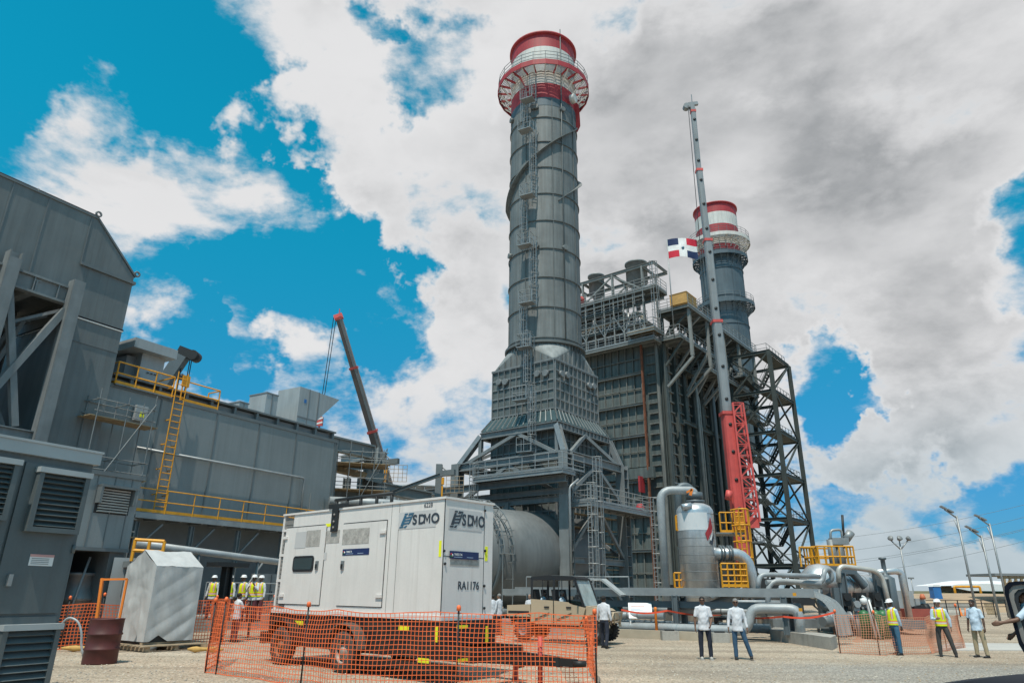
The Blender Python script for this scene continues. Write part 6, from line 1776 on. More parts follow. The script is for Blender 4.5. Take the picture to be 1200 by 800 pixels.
m = MB(); m.lathe([(.06, -.05), (.13, -.05), (.13, .05), (.06, .05), (.06, -.05)], FG.pt(-3.08, -WG / 2, dbz), Z, 14); m.build('towing_eye', 'trailer', gen)
m = MB(); m.tube([FG.pt(-2.1, -WG / 2, .0), FG.pt(-2.1, -WG / 2, 1.0)], .05, 8); m.box(FG.pt(-2.1, -WG / 2, .02), (.25, .25, .04)); m.build('jack_leg', 'red_crane', gen)
for px, rm in ((330, 'rust_rim'), (404, 'rim')):
    for side in (0, 1):
        wv = .12 if side == 0 else -WG - .12
        uw, _ = hg(px, 770, .12); rw = .46; c = FG.pt(uw, wv, rw); ax = FG.n if side == 0 else -FG.n
        m = MB(); m.lathe([(.25, -.12), (.34, -.135), (.43, -.12), (rw - .005, -.085), (rw, 0), (rw - .005, .085), (.43, .12), (.34, .135), (.25, .12)], c, ax, 36)
        for k in range(36):
            a = 2 * math.pi * k / 36; e = FG.a * math.cos(a) + Z * math.sin(a); m.bar(c + e * (rw - .01) - ax * .09, c + e * (rw - .01) + ax * .09, .03, .035, e)
        wh = m.build('wheel', 'rubber', gen)
        m = MB(); m.lathe([(.27, .1), (.25, .11), (.235, .05), (.2, .02), (.16, .055), (.1, .06), (.09, .1), (.05, .12), (0, .12)], c, ax, 28); rim = m.build('rim', rm, wh)
        m = MB()
        for k in range(6):
            a = 2 * math.pi * k / 6; e = FG.a * math.cos(a) + Z * math.sin(a); m.lathe([(0, 0), (.035, 0), (.035, .012), (0, .012)], c + e * .2 + ax * .035, ax, 8)
        m.build('rim_hole', 'black', rim)
        if side == 0:
            m = MB(); arc = [FG.pt(uw + .62 * math.cos(a), -.12, rw + .62 * math.sin(a)) for a in [R(8 + 16.4 * i) for i in range(11)]]
            for p, q in zip(arc[:-1], arc[1:]): m.prism([p, q, q + (q - c).normalized() * .03, p + (p - c).normalized() * .03], FG.n * .4)
            m.build('mudguard', mat('dusty mudguard', (.085, .07, .06), .8, 0, .2, 4) if px > 380 and side == 0 else 'trailer', gen)
    m = MB(); m.cyl(FG.pt(uw, .1, rw), FG.pt(uw, -WG - .1, rw), .06, 10); m.bar(FG.pt(uw - .55, -.1, rw + .18), FG.pt(uw + .55, -.1, rw + .18), .08, .06); m.build('axle', 'trailer', gen)
for px0, px1, py in ((465, 477, 735), (489, 502, 773), (343, 353, 729)):
    (a, z), (b, _) = hg(px0, py, .04), hg(px1, py, .04); m = MB(); wv = .021 if py > 760 else -.018; gb(m, min(a, b), max(a, b), wv, wv + .006, z - .05, z + .05); m.build('reflective_tape', 'hivis', gen)
for px0, px1, py0, py1 in ((510, 512, 733, 752),):
    (a, z), (b, z2_) = hg(px0, py0, 0), hg(px1, py1, 0); m = MB(); gb(m, min(a, b), max(a, b), -.018, -.01, z2_, z); m.build('reflective_tape', 'hivis', gen)
for px0, py0, px1, py1, w in ((535, 732, 548, 736, .152), (569, 733, 572, 752, .152), (536, 771, 548, 775, .983)):
    a, b, za, zb = mid(FE, px0, py0, px1, py1, w); m = MB(); m.fbox(FE, a, b, w, w + .006, za, zb); m.build('reflective_tape', 'hivis', gen)
# orange net round the generator
def gY(px, Y): p = P(px, 790, Y); return V((p.x, p.y, 0))
NL, NM, NR = gY(240, 17.6), gY(395, 14.9), gY(699, 14.9)
NB, NBL = gY(688, 20.5), gY(568, 24.0)
ztn = lambda px, py, Y: P(px, py, Y).z
zA, zB_, zC_ = ztn(240, 704, 17.6), ztn(372, 713, 15.2), ztn(699, 718, 14.9)
def topf(t):
    t1 = .37
    return zA + (zB_ - zA) * t / t1 if t < t1 else zB_ + (zC_ - zB_) * (t - t1) / (1 - t1)
net('safety_net', [NL, NM, NR], lambda t: .02, topf, .086, 'net', 'orange safety net stretched along the near side of the generator', group=NG, w=.012, seed=6, sag=.06,
    posts=[(.0, zA), (.045, zA + .02), (.36, zB_ + .05), (.715, zC_ + .04), (1.0, zC_)])
net('safety_net', [NR + V((.02, .1, 0)), NB, NBL], lambda t: .1, lambda t: max(1.0, zC_ - t * .55), .085, 'net', 'orange safety net closing the right end of the generator enclosure before the buggy', group=NG, seed=8, w=.018, posts=[(.5, 1.15)])
a = gY(239, 17.7); b = gY(256, 20.5)
net('safety_net', [a, b], lambda t: .02, lambda t: 1.6, .1, 'net', 'bunched orange safety net at the left corner of the generator enclosure', group=NG, seed=9, w=.02)
t = thing('red_hydrant_post', 'small red post with valve standing on the gravel inside the net right of the generator', 'post', gY(604, 16.8))
q = gY(604, 16.8); m = MB(); m.lathe([(0, 0), (.09, 0), (.07, .05), (.055, .3), (.08, .33), (.05, .42), (0, .44)], q, n=14); m.build('body', 'red_crane', t)
m = MB(); m.cyl(q + V((.05, 0, .28)), q + V((.2, 0, .3)), .03, 8); m.build('valve_arm', 'dark', t)
# ================================================================ mobile cranes
cbp = P(876, 690, 62.0); ctp = P(812, 127, 62.5)
rc_ = thing('mobile_crane', 'tall telescopic crane with red base boom and grey sections in front of the boiler house', 'crane', V((cbp.x, cbp.y, 0)))
def bp(px, py, Y=62.0): return P(px, py, Y)
secs = [((878, 722), (852, 483), 1.1, 'red_crane'), ((852, 488), (839.5, 376), .86, 'grey_crane'), ((839.5, 380), (829, 281), .74, 'grey_crane'), ((829, 284), (819, 199), .62, 'grey_crane'), ((819, 202), (812, 130), .5, 'grey_crane')]
for i, (a, b, wd, mt_) in enumerate(secs):
    m = MB(); p, q = bp(*a), bp(*b)
    d, s_, u_ = frame_of(q - p, V((0, -1, 0)))
    # boom section: octagonal box section
    prof = [(-.5, -.28), (-.3, -.5), (.3, -.5), (.5, -.28), (.5, .35), (.35, .5), (-.35, .5), (-.5, .35)]
    vs = [e + s_ * (x * wd) + u_ * (y * wd) for e in (p, q) for x, y in prof]
    m.add(vs, [tuple(range(8))[::-1], tuple(range(8, 16))] + [(k, (k + 1) % 8, (k + 1) % 8 + 8, k + 8) for k in range(8)])
    bs = m.build('boom_section', mt_, rc_)
    m = MB(); m.bar(q - d * .28, q, wd * 1.12, wd * 1.12, V((0, -1, 0))); m.build('collar', 'red_crane', bs)
    m = MB(); n_ = 3 if i else 7
    for k in range(n_):
        c = p.lerp(q, (k + .5) / n_) - u_ * 0; m.lathe([(0, 0), (.16, 0), (.16, .06), (0, .06)], c + V((0, -wd * .5, 0)), V((0, -1, 0)), 12)
    m.build('inspection_port', 'dark', bs)
p = bp(812, 130); m = MB(); m.bar(p, p + Z * 1.0 + V((-.2, 0, 0)), .5, .5); m.bar(p + V((-.8, 0, .7)), p + V((.6, 0, 1.0)), .3, .4); m.cyl(p + V((-.7, -.3, .5)), p + V((-.7, .3, .5)), .35, 12); m.tube([p + Z * 1.1, p + Z * 2.2], .05, 5); m.build('boom_head', 'grey_crane', rc_)
m = MB(); m.tube([p + V((-.6, -.4, .4)), bp(829, 284) + V((-.9, -.4, 0))], .035, 4); m.build('hoist_rope', 'dark', rc_)
# folded lattice fly jib along the right of the base boom
ja, jb_ = bp(863, 473, 61.6), bp(881, 612, 61.2)
m = MB(); d, s_, u_ = frame_of(jb_ - ja, V((0, -1, 0))); wd = .95
for x, y in ((-1, -1), (1, -1), (1, 1), (-1, 1)): m.bar(ja + s_ * x * wd * .5 + u_ * y * .35, jb_ + s_ * x * wd * .62 + u_ * y * .4, .15, .15)
n_ = 11
for k in range(n_):
    a, b = ja.lerp(jb_, k / n_), ja.lerp(jb_, (k + 1) / n_); sg = 1 if k % 2 else -1; wk_ = wd * (.5 + .12 * k / n_)
    for y in (-1, 1): m.bar(a + s_ * sg * wk_ + u_ * y * .35, b - s_ * sg * wk_ + u_ * y * .35, .09, .09); m.bar(a + s_ * wk_ + u_ * y * .35, a - s_ * wk_ + u_ * y * .35, .08, .08)
m.bar(jb_ - s_ * wd * .65, jb_ + s_ * wd * .65, .3, .9); m.build('fly_jib', 'red_crane', rc_)
for q in (lambda m: m.bar(bp(866, 575), bp(875, 575, 61.3), .25, .25), lambda m: m.bar(bp(858, 500), bp(868, 498, 61.6), .2, .2), lambda m: m.cyl(bp(855, 575, 61), bp(853, 585, 61), .3, 10)):
    m = MB(); q(m); m.build('jib_bracket', 'red_crane', rc_)
cx = V((cbp.x, cbp.y, 0))
m = MB(); m.box(cx + V((1, 1, 1.35)), (9, 2.6, .7)); m.box(cx + V((-5.2, 1, 1.6)), (2.0, 2.5, 1.9)); m.build('carrier', 'dark', rc_)
m = MB(); m.box(cx + V((.6, 1, 2.4)), (4.0, 2.5, 1.4)); m.box(cx + V((-2.6, .2, 2.6)), (1.6, 1.2, 1.8)); m.build('superstructure', 'dark', rc_)
for k in range(4):
    for y in (-.4, 2.3):
        m = MB(); c = cx + V((-5.0 + k * 2.9, y, .6)); m.lathe([(.0, -.16), (.3, -.16), (.6, -.14), (.62, 0), (.6, .14), (.3, .16), (0, .16)], c, V((0, 1, 0)), 24); m.build('wheel', 'rubber', rc_)

c2a, c2b = P(458, 578, 66), P(397, 372, 60)
bc_ = thing('mobile_crane', 'taupe telescopic crane boom leaning left behind the turbine enclosure, hook hanging', 'crane', V((c2a.x, c2a.y, 0)))
cuts = [(0, .36, .95), (.34, .72, .8), (.70, 1.0, .66)]
for f0_, f1_, wd in cuts:
    p, q = c2a.lerp(c2b, f0_), c2a.lerp(c2b, f1_); m = MB(); m.bar(p, q, wd * .85, wd, V((0, -1, 0))); bs = m.build('boom_section', 'brown_crane', bc_)
    m = MB(); d = (q - p).normalized(); m.bar(q - d * .22, q, wd, wd * 1.15, V((0, -1, 0))); m.build('collar', 'red_crane', bs)
    m = MB(); m.bar(p + V((wd * .25, -wd * .5, 0)), q + V((wd * .25, -wd * .5, 0)), .25, .06, V((0, -1, 0))); m.build('side_stripe', 'grey_under', bs)
m = MB(); m.bar(c2b + V((-.4, 0, -.1)), c2b + V((.35, 0, .2)), .45, .5); m.tube([c2b, c2b + Z * .9], .04, 4); m.build('boom_head', 'red_crane', bc_)
hk_ = P(380, 500, 60)
m = MB(); ha = P(391, 372, 60); hb_ = P(394, 372, 60)
m.tube([ha, V((ha.x - .0, ha.y, hk_.z + .8)) + V((-.35, 0, 0))], .035, 4); m.tube([hb_, V((ha.x, ha.y, hk_.z + .8)) + V((-.15, 0, 0))], .035, 4); m.build('hoist_rope', 'dark', bc_)
hx = V((ha.x - .25, ha.y, hk_.z + .5))
m = MB(); m.box(hx, (.55, .35, .8)); m.lathe([(0, 0), (.1, -.1), (.12, -.4), (0, -.6)], hx - Z * .4, n=10); hkb = m.build('hook_block', 'red_crane', bc_)
m = MB()
for k in (-1, 1): m.bar(hx + V((-.3, -.18, .2 * k - .1)), hx + V((.3, -.18, .2 * k + .1)), .02, .14)
m.build('hazard_stripe', 'sign_white', hkb)
m = MB(); m.box(V((c2a.x + .6, c2a.y, 1.6)), (8, 2.6, 1.2)); m.box(V((c2a.x + .3, c2a.y, 3.0)), (3.4, 2.4, 1.7)); m.bar(V((c2a.x + .2, c2a.y, 3.4)), c2a, 1.1, 1.2, V((0, -1, 0))); m.build('carrier', 'grey_crane', bc_)
for k in range(4):
    m = MB(); m.lathe([(0, -.16), (.3, -.16), (.6, -.14), (.62, 0), (.6, .14), (.3, .16), (0, .16)], V((c2a.x - 2.7 + k * 2.0, c2a.y - 1.2, .62)), V((0, 1, 0)), 20); m.build('wheel', 'rubber', bc_)

# ================================================================ steelwork between the enclosure and the stack
uE, zE = h(394, 520, .0)
pr_ = thing('pipe_bridge', 'blue grey steel pipe bridge frame between the enclosure and the leaning crane', 'steel frame', P(438, 560, 50))
def bb(root, a, b, w_, h_, nm='beam', mt_='facade', Ya=50, Yb=50):
    m = MB(); m.ibeam(P(*a, Ya), P(*b, Yb), w_, h_); m.build(nm, mt_, root)
cY = 50
a = P(437, 525, cY); m = MB(); m.ibeam(V((a.x, a.y, 0)), a, .8, 1.0, V((1, 0, 0))); m.build('column', 'facade', pr_)
a = P(407, 560, 52); m = MB(); m.ibeam(V((a.x, a.y, 0)), a, .5, .5, V((1, 0, 0))); m.build('column', 'facade_dark', pr_)
a = P(425, 561, 54); m = MB(); m.ibeam(V((a.x, a.y, 0)), a, .7, .7, V((1, 0, 0))); m.build('column', 'facade', pr_)
a = P(446, 556, 52); m = MB(); m.ibeam(V((a.x, a.y, 0)), a, .7, .7, V((1, 0, 0))); m.build('column', 'facade', pr_)
bb(pr_, (388, 519), (437, 530), .5, 1.0, Ya=46, Yb=50); bb(pr_, (400, 540), (437, 531), .4, .8, Ya=56, Yb=50); bb(pr_, (400, 549), (440, 544), .3, .5, 'beam', 'facade_dark', 56, 50)
bb(pr_, (440, 570), (505, 583), .5, .8, Ya=50, Yb=54); bb(pr_, (392, 579), (452, 586), .5, .5, 'beam', 'galv_dark', 48, 50)
a = P(493, 574, 54); m = MB(); m.ibeam(V((a.x, a.y, 0)), a, .9, .9, V((1, 0, 0))); m.build('column', 'facade', pr_)
FSc = Frame((P(420, 570, 48).x, P(420, 570, 48).y), 75)
zt4 = P(410, 527, 48).z
scaffold('scaffold', FSc, -1.6, 1.7, -1.2, 1.0, 4.0, zt4, 4, 4, 'dense tube scaffold with plank deck between the turbine enclosure and blue column')
m = MB(); a, b = P(392, 549, 49), P(447, 562, 49); m.bar(a, b, 1.6, .35); o_ = thing('plank_bridge', 'weathered plank walkway deck crossing the scaffold right of the enclosure', 'plank deck', a); m.build('deck', 'plank', o_)
m = MB(); m.bar(b - (b - a).normalized() * .9 + Z * .02 - V((0, .85, 0)), b + (b - a).normalized() * .3 - V((0, .85, 0)), .1, .7); m.build('end_plate', 'facade', o_)
for (px0, py0, py1, px1, pyj, Yj, lab) in ((449, 530, 575, 467, 540, 51, 'small jib hoist with yellow chain block beside the leaning crane boom'), (515, 544, 588, 533, 553, 51, 'small jib hoist with yellow chain block above the generator corner')):
    top = P(px0, py0, Yj); t = thing('jib_hoist', lab, 'jib hoist', V((top.x, top.y, 0)), 'small jib hoists')
    m = MB(); m.bar(V((top.x, top.y, 0)), top, .45, .5); m.build('mast', 'facade_dark', t)
    e = P(px1, pyj, Yj - .5); r_ = P(px0, pyj + 2, Yj)
    m = MB(); m.bar(r_, e, .3, .4); m.tube([top, r_.lerp(e, .6)], .05, 5); m.build('jib', 'facade_dark', t)
    c = r_.lerp(e, .18) - Z * .9
    m = MB(); m.box(c + Z * .35, (.32, .3, .5)); m.box(c - Z * .4, (.2, .2, .9)); m.build('chain_block', 'yellow', t)
    m = MB(); c = e - Z * .0 + V((.2, 0, 0)) 
    for k in range(5): m.tube([c + V((-.8 + k * .32, 0, -.3)), c + V((-.8 + k * .32, 0, -1.5))], .018, 4); m.tube([c + V((-.8, 0, -.3 - k * .3)), c + V((.5, 0, -.3 - k * .3))], .018, 4)
    m.build('chain_basket', 'wood', t)
t = thing('long_beam', 'long thin blue beam running from the leaning crane to the right jib hoist', 'beam', P(460, 577, 51))
m = MB(); m.ibeam(P(456, 578, 51), P(516, 556, 50), .2, .25); m.build('girder', 'facade_dark', t)
a = P(497, 590, 85); t = thing('storage_tank', 'low round pale grey storage tank in the distance behind the generator', 'tank', V((a.x, a.y, 0)))
zt5 = P(497, 572, 85).z; m = MB(); m.lathe([(3.9, 0), (3.9, zt5 - .3), (4.0, zt5 - .3), (4.0, zt5 - .1), (3.5, zt5), (0, zt5 + .4)], V((a.x - .6, a.y, 0)), n=40); m.build('shell', 'pipe', t)
m = MB()
for k in range(24): e = V((math.cos(k * .2618), math.sin(k * .2618), 0)); m.bar(V((a.x - .6, a.y, 0)) + e * 3.93, V((a.x - .6, a.y, zt5 - .3)) + e * 3.93, .1, .06, e)
m.build('rib', 'galv', t)
# white pipe-deck behind the generator's top
t = thing('pale_pipe_run', 'pale horizontal pipe run and handrail seen just above the generator canopy', 'pipe', P(420, 590, 46))
m = MB(); m.pipe([P(386, 586, 44), P(470, 590, 46), P(560, 600, 46)], .25, 12, 1); m.build('run', 'pipe', t)
m = MB(); a, b = P(386, 583, 43), P(510, 592, 43)
for f in (.1, .5, .9): p = a.lerp(b, f); m.tube([V((p.x, p.y, 0)), p], .12, 8)
m.build('support', 'galv_dark', t)

# ================================================================ buggy (crew side-by-side)
ub0 = G(597, 752); hd_ = R(-27)
bc = P(661, 755, 29.2); BX = V((math.cos(hd_), math.sin(hd_), 0)); BY = V((-BX.y, BX.x, 0))
O = V((bc.x - .05, bc.y, 0))
def ut(x, y, z): return O + BX * x * 1.1 + BY * y * 1.15 + V((0, 0, z * 1.2))
utv = thing('utility_buggy', 'sand coloured four door buggy with black roof and knobbly tyres carrying two people', 'buggy', O)
M3 = Matrix((BX, BY, Z)).transposed()
def side(poly, y0, y1, matn, name, root=utv):
    m = MB(); m.prism([ut(x, y0, z) for x, z in poly], BY * (y1 - y0)); return m.build(name, matn, root)
hw_ = .74
side([(-1.75, .62), (-1.75, 1.0), (-1.0, 1.05), (-1.0, .45), (1.15, .45), (1.3, .75), (1.85, .78), (1.9, .98), (1.35, 1.12), (.9, 1.15), (-.9, 1.12)], -hw_ + .1, hw_ - .1, 'black_plastic', 'body')
side([(-1.85, .78), (-1.85, 1.12), (-.92, 1.16), (-.9, .78)], -hw_, hw_, 'tan', 'cargo_bed')
side([(-1.8, .88), (-1.8, .95), (-.97, .95), (-.97, .88)], -hw_ - .01, -hw_ + .02, 'black_plastic', 'bed_trim')
for y0, y1 in ((-hw_ - .02, -hw_ + .05), (hw_ - .05, hw_ + .02)):
    for poly in ([(-.88, .62), (-.88, 1.32), (-.02, 1.28), (-.02, .56), (-.6, .56)], [(.02, .56), (.02, 1.28), (.55, 1.24), (.62, 1.18), (1.2, 1.08), (1.1, .8), (.95, .56)]):
        dr = side(poly, y0, y1, 'tan', 'door')
        xs = [p[0] for p in poly]; xm = min(xs) + .72 * (min(max(xs), .8) - min(xs)) 
        m = MB(); yy = y0 - .015 if y0 < 0 else y1 + .015
        m.box(ut(xm, yy, 1.08), (.2, .03, .06), M3); m.bar(ut(xm - .45, yy, .72), ut(xm + .1, yy, .92), .012, .05, BY); m.build('door_handle', 'black_plastic', dr)
side([(1.02, .8), (1.2, 1.14), (1.72, 1.06), (1.98, .92), (1.98, .74), (1.75, .66), (1.2, .66)], -hw_ + .06, hw_ - .06, 'tan', 'bonnet')
for s_ in (-1, 1):
    m = MB(); c = ut(1.96, s_ * .48, .93); m.box(c, (.1, .26, .09), M3); m.build('headlight', 'grey_box', utv)
    for xw in (-1.2, 1.5):
        m = MB(); arc = [ut(xw + .48 * math.cos(a), s_ * hw_ - (.3 if s_ > 0 else 0), .42 + .48 * math.sin(a)) for a in [R(10 + 20 * i) for i in range(9)]]
        for p, q in zip(arc[:-1], arc[1:]): m.prism([p, q, q + (q - ut(xw, s_ * hw_, .42)).normalized() * .04, p + Z * .04], BY * .3)
        m.build('wheel_arch', 'black_plastic' if xw < 0 else 'tan', utv)
        c = ut(xw, s_ * .66, .39); m = MB(); m.lathe([(.2, -.13), (.33, -.15), (.37, -.1), (.37, .1), (.33, .15), (.2, .13)], c, BY, 24)
        for k in range(20):
            a = 2 * math.pi * (k + .5) / 20; e = BX * math.cos(a) + Z * math.sin(a)
            m.bar(c + e * .375 - BY * .15, c + e * .375 + BY * -.02, .06, .05, e); a += .157; e = BX * math.cos(a) + Z * math.sin(a); m.bar(c + e * .375 + BY * .02, c + e * .375 + BY * .15, .06, .05, e)
        w_ = m.build('wheel', 'seat', utv)
        m = MB(); m.lathe([(0, s_ * .06), (.06, s_ * .07), (.1, s_ * .03), (.2, s_ * .1), (.21, s_ * .12)], c, BY, 20); m.build('rim', 'galv_dark', w_)
m = MB(); m.tube([ut(1.98, -.5, .6), ut(2.1, -.45, .95), ut(2.1, .45, .95), ut(1.98, .5, .6)], .03, 6); m.tube([ut(2.05, -.3, .6), ut(2.1, -.3, .95)], .025, 6); m.tube([ut(2.05, .3, .6), ut(2.1, .3, .95)], .025, 6); m.tube([ut(2.0, -.48, .66), ut(2.0, .48, .66)], .03, 6); m.build('bull_bar', 'tan', utv)
# cab frame: posts, roof, glass
roofz = 2.02
side([(-.92, roofz - .06), (-.9, roofz), (-.2, roofz + .04), (.7, roofz + .02), (.86, roofz - .05), (.86, roofz - .1), (-.92, roofz - .12)], -hw_ + .03, hw_ - .03, 'black_plastic', 'roof')
for y in (-hw_ + .05, hw_ - .05):
    for a, b, w_ in (((-.88, 1.25), (-.88, roofz - .08), .09), ((.0, 1.2), (.0, roofz - .08), .08), ((1.13, 1.1), (.78, roofz - .06), .08), ((-.45, 1.3), (-.45, roofz - .1), .03), ((.3, 1.3), (.3, roofz - .1), .03)):
        m = MB(); m.bar(ut(a[0], y, a[1]), ut(b[0], y, b[1]), w_, w_); m.build('roof_post', 'black_plastic', utv)
m = MB(); m.prism([ut(1.12, -hw_ + .1, 1.13), ut(1.12, hw_ - .1, 1.13), ut(.79, hw_ - .1, roofz - .1), ut(.79, -hw_ + .1, roofz - .1)], BX * .012); m.build('windscreen', mat('windscreen with painted reflection', (.34, .4, .4), .15, 0, .3, 2), utv)  # pale base colour paints in the reflection on the glass
m = MB(); m.box(ut(.95, -hw_ - .14, 1.4), (.06, .2, .16), M3); m.tube([ut(.98, -hw_, 1.32), ut(.95, -hw_ - .12, 1.4)], .015, 5); m.build('side_mirror', 'black_plastic', utv)
for x in (-.55, .2):
    for y in (-.35, .35):
        m = MB(); m.box(ut(x, y, 1.0), (.5, .5, .14), M3); m.bar(ut(x - .22, y, 1.0), ut(x - .34, y, 1.62), .46, .1, BX); m.build('seat', 'seat', utv)
m = MB(); m.lathe([(.15, -.015), (.18, -.015), (.18, .015), (.15, .015), (.15, -.015)], ut(.68, .35, 1.35), BX * .8 + Z * .5, 16); m.build('steering_wheel', 'black_plastic', utv)
sit = dict(seated=True, legL=((-.1, 1, -.1), (0, .2, -1)), legR=((.1, 1, -.1), (0, .2, -1)))
hdg = hd_ - R(90)
q = ut(.15, -.35, 0); person((q.x, q.y, 0), hdg, 'person in pale blue shirt seated in the front of the buggy', 1.7, 'brown', 'grey', 'pale blue', 'long', 'navy', base_z=.2, armL=((-.15, .5, -1), (.1, 1, .2)), armR=((.15, .5, -1), (-.1, 1, .2)), group='people riding in the buggy', head_turn=60, **sit)
q = ut(-.6, -.3, 0); person((q.x, q.y, 0), hdg, 'person in blue shirt seated in the rear of the buggy', 1.7, 'dark', 'black', 'pale blue', 'long', 'navy', base_z=.2, group='people riding in the buggy', **sit)

# ================================================================ sign lectern, bollard, camera tripod, tape
p_ = G(752, 746.5); yaw_ = R(-8); ex = V((math.cos(yaw_), math.sin(yaw_), 0)); ey = V((-ex.y, ex.x, 0))
t = thing('notice_lectern', 'white slanted notice board on a white four legged stand left of the orange bollard', 'notice stand', p_)
hb2 = P(750, 706, p_.y).z; hb1 = P(750, 724, p_.y).z; wl = .52
m = MB()
for sx in (-1, 1):
    for y in (0, .4): m.bar(p_ + ex * sx * (wl - .06) + ey * y, p_ + ex * sx * (wl - .06) + ey * y + Z * (hb1 if y == 0 else hb1 + .1), .06, .06)
m.bar(p_ - ex * wl + Z * .18, p_ + ex * wl + Z * .18, .05, .05); m.build('leg', 'sign_white', t)
m = MB(); b0_ = p_ + Z * hb1; m.prism([b0_ - ex * wl - ey * .08, b0_ - ex * (wl) + ey * .48, b0_ - ex * wl + ey * .4 + Z * (hb2 - hb1)], ex * 2 * wl); bd = m.build('board', 'sign_white', t)
n_ = (ex.cross((ey * .48 + Z * (hb2 - hb1)))).normalized(); upv = (ey * .48 + Z * (hb2 - hb1)); o2 = b0_ - ex * wl - ey * .08 + n_ * .004
m = MB()
for x0, x1, y0, y1, mi in ((.12, .7, .74, .78, 0), (.1, .5, .58, .62, 1), (.1, .62, .5, .53, 1), (.3, .8, .2, .4, 1), (.06, .94, .07, .1, 0)):
    m.prism([o2 + ex * 2 * wl * x0 + upv * y0, o2 + ex * 2 * wl * x1 + upv * y0, o2 + ex * 2 * wl * x1 + upv * y1, o2 + ex * 2 * wl * x0 + upv * y1], n_ * .003, mi)
m.build('print', ['print_red', 'print_blue'], bd)
q = G(770, 748); t = thing('delineator_post', 'orange delineator post on a dark base right of the notice stand', 'bollard', q)
hh = P(769, 711, q.y).z; m = MB(); m.lathe([(0, .04), (.06, .04), (.055, hh - .15), (.06, hh - .12), (.075, hh - .05), (.05, hh), (0, hh + .01)], q, n=14); m.build('post', 'orange', t)
m = MB(); m.lathe([(0, 0), (.22, 0), (.22, .04), (.1, .07), (0, .07)], q, n=12); m.build('base', 'dark', t)
q = G(843, 748); t = thing('camera_tripod', 'black camera on a spread tripod standing behind the talking pair', 'tripod', q)
zc_ = P(840, 727, q.y).z
m = MB()
for a in (10, 130, 250): m.tube([q + V((math.cos(R(a)) * .32, math.sin(R(a)) * .32, 0)), q + Z * (zc_ * .8)], .018, 6)
m.build('leg', 'dark', t)
m = MB(); m.tube([q + Z * zc_ * .75, q + Z * zc_], .025, 6); m.build('head', 'dark', t)
m = MB(); m.box(q + Z * (zc_ + .08), (.3, .14, .15)); m.cyl(q + V((.1, -.05, zc_ + .08)), q + V((.38, -.08, zc_ + .1)), .055, 10); m.cyl(q + V((-.1, 0, zc_ + .15)), q + V((-.1, 0, zc_ - .12)), .07, 10); m.build('camera', 'black_plastic', t)
tpn = [P(728, 714, 31), P(782, 715, 31), P(850, 719, 36.6), P(918, 722, 28.6), P(978, 717, 28.4)]
t = thing('barrier_tape', 'red barrier tape strung along the pipe rack behind the talking pair', 'barrier tape', V((tpn[0].x, tpn[0].y, 0)))
m = MB()
for a, b in zip(tpn[:-1], tpn[1:]):
    for k in range(6):
        f0_, f1_ = k / 6, (k + 1) / 6; sg = lambda f: -.12 * math.sin(math.pi * f)
        m.bar(a.lerp(b, f0_) + Z * sg(f0_), a.lerp(b, f1_) + Z * sg(f1_), .004, .07)
m.build('strip', 'tape', t)

# ================================================================ cable tray / pipe rack in front of the tank
ra_, rb_ = P(947, 690, 29.6), P(590, 688, 37.0)
pk = thing('pipe_rack', 'long low grey steel pipe rack in front of the silver vertical vessel', 'pipe rack', V((ra_.x, ra_.y, 0)))
rdv = (rb_ - ra_); rdv.z = 0; Lr = rdv.length; rdv.normalize(); rn = V((rdv.y, -rdv.x, 0)); rn = rn if rn.y < 0 else -rn
def rk(u, w_, z): return V((ra_.x, ra_.y, 0)) + rdv * u + rn * w_ + V((0, 0, z))
zb_ = 1.93
m = MB(); m.bar(rk(-.2, 0, zb_ - .02), rk(8.0, 0, zb_ - .02), .1, .34); m.bar(rk(8, .0, zb_ - .1), rk(Lr, 0, zb_ - .1), .1, .3); m.bar(rk(-.2, -1.2, zb_), rk(Lr, -1.2, zb_), .1, .3); m.build('side_beam', 'galv', pk)
m = MB(); m.bar(rk(-.2, -.6, zb_ - .1), rk(Lr - 5, -.6, zb_ - .1), 1.0, .04)
for k in range(40): m.bar(rk(k * .3, -.05, zb_ - .1), rk(k * .3, -1.2, zb_ - .1), .05, .05)
m.build('cable_tray', 'galv', pk)
m = MB(); m.bar(rk(.4, -.3, zb_ - .55), rk(Lr - 2, -.3, zb_ - .55), .18, .28); m.build('lower_beam', 'pipe_dark', pk)
for u in (1.0, 5.6, 9.6, 13.0):
    for w_ in (0.0, -1.2):
        m = MB(); m.ibeam(rk(u, w_, .0 if u > 2 else .3), rk(u, w_, zb_ - .16), .22, .24, rdv, .04); m.build('post', 'pipe_dark', pk)
for u0_, u1_, w_, z, r_, mt_ in ((1.5, Lr, .55, .42, .2, 'pipe'), (6.0, Lr, .4, .9, .15, 'galv'), (2, 13, -1.8, .45, .2, 'pipe'), (1.0, 9, -2.4, 1.1, .16, 'pipe')):
    m = MB(); pts = [rk(u0_, w_, z), rk(u1_, w_, z)]
    if mt_ == 'pipe' and w_ > 0: pts = [rk(.5, w_ - .5, .3), rk(.45, w_ - .5, 1.3), rk(2.3, w_ - .3, 1.3), rk(2.5, w_ - .2, z), rk(u1_, w_, z)]
    m.pipe(pts, r_, 14, .4)
    k_ = u0_ + 1.2
    pn = m.build('pipe', mt_, pk)
    m = MB()
    while k_ < u1_ and w_ < .5 and True: m.lathe([(r_, -.03), (r_ + .012, -.03), (r_ + .012, .03), (r_, .03)], rk(k_, w_, z), rdv, 14); k_ += .5
    if m.v: m.build('pipe_band', 'galv_dark', pn)
m = MB(); m.pipe([rk(6.2, -.8, 1.1), rk(4.6, -.9, 1.2), rk(2.8, -1.0, 1.95)], .19, 12, .5); m.build('pipe', 'pipe', pk)
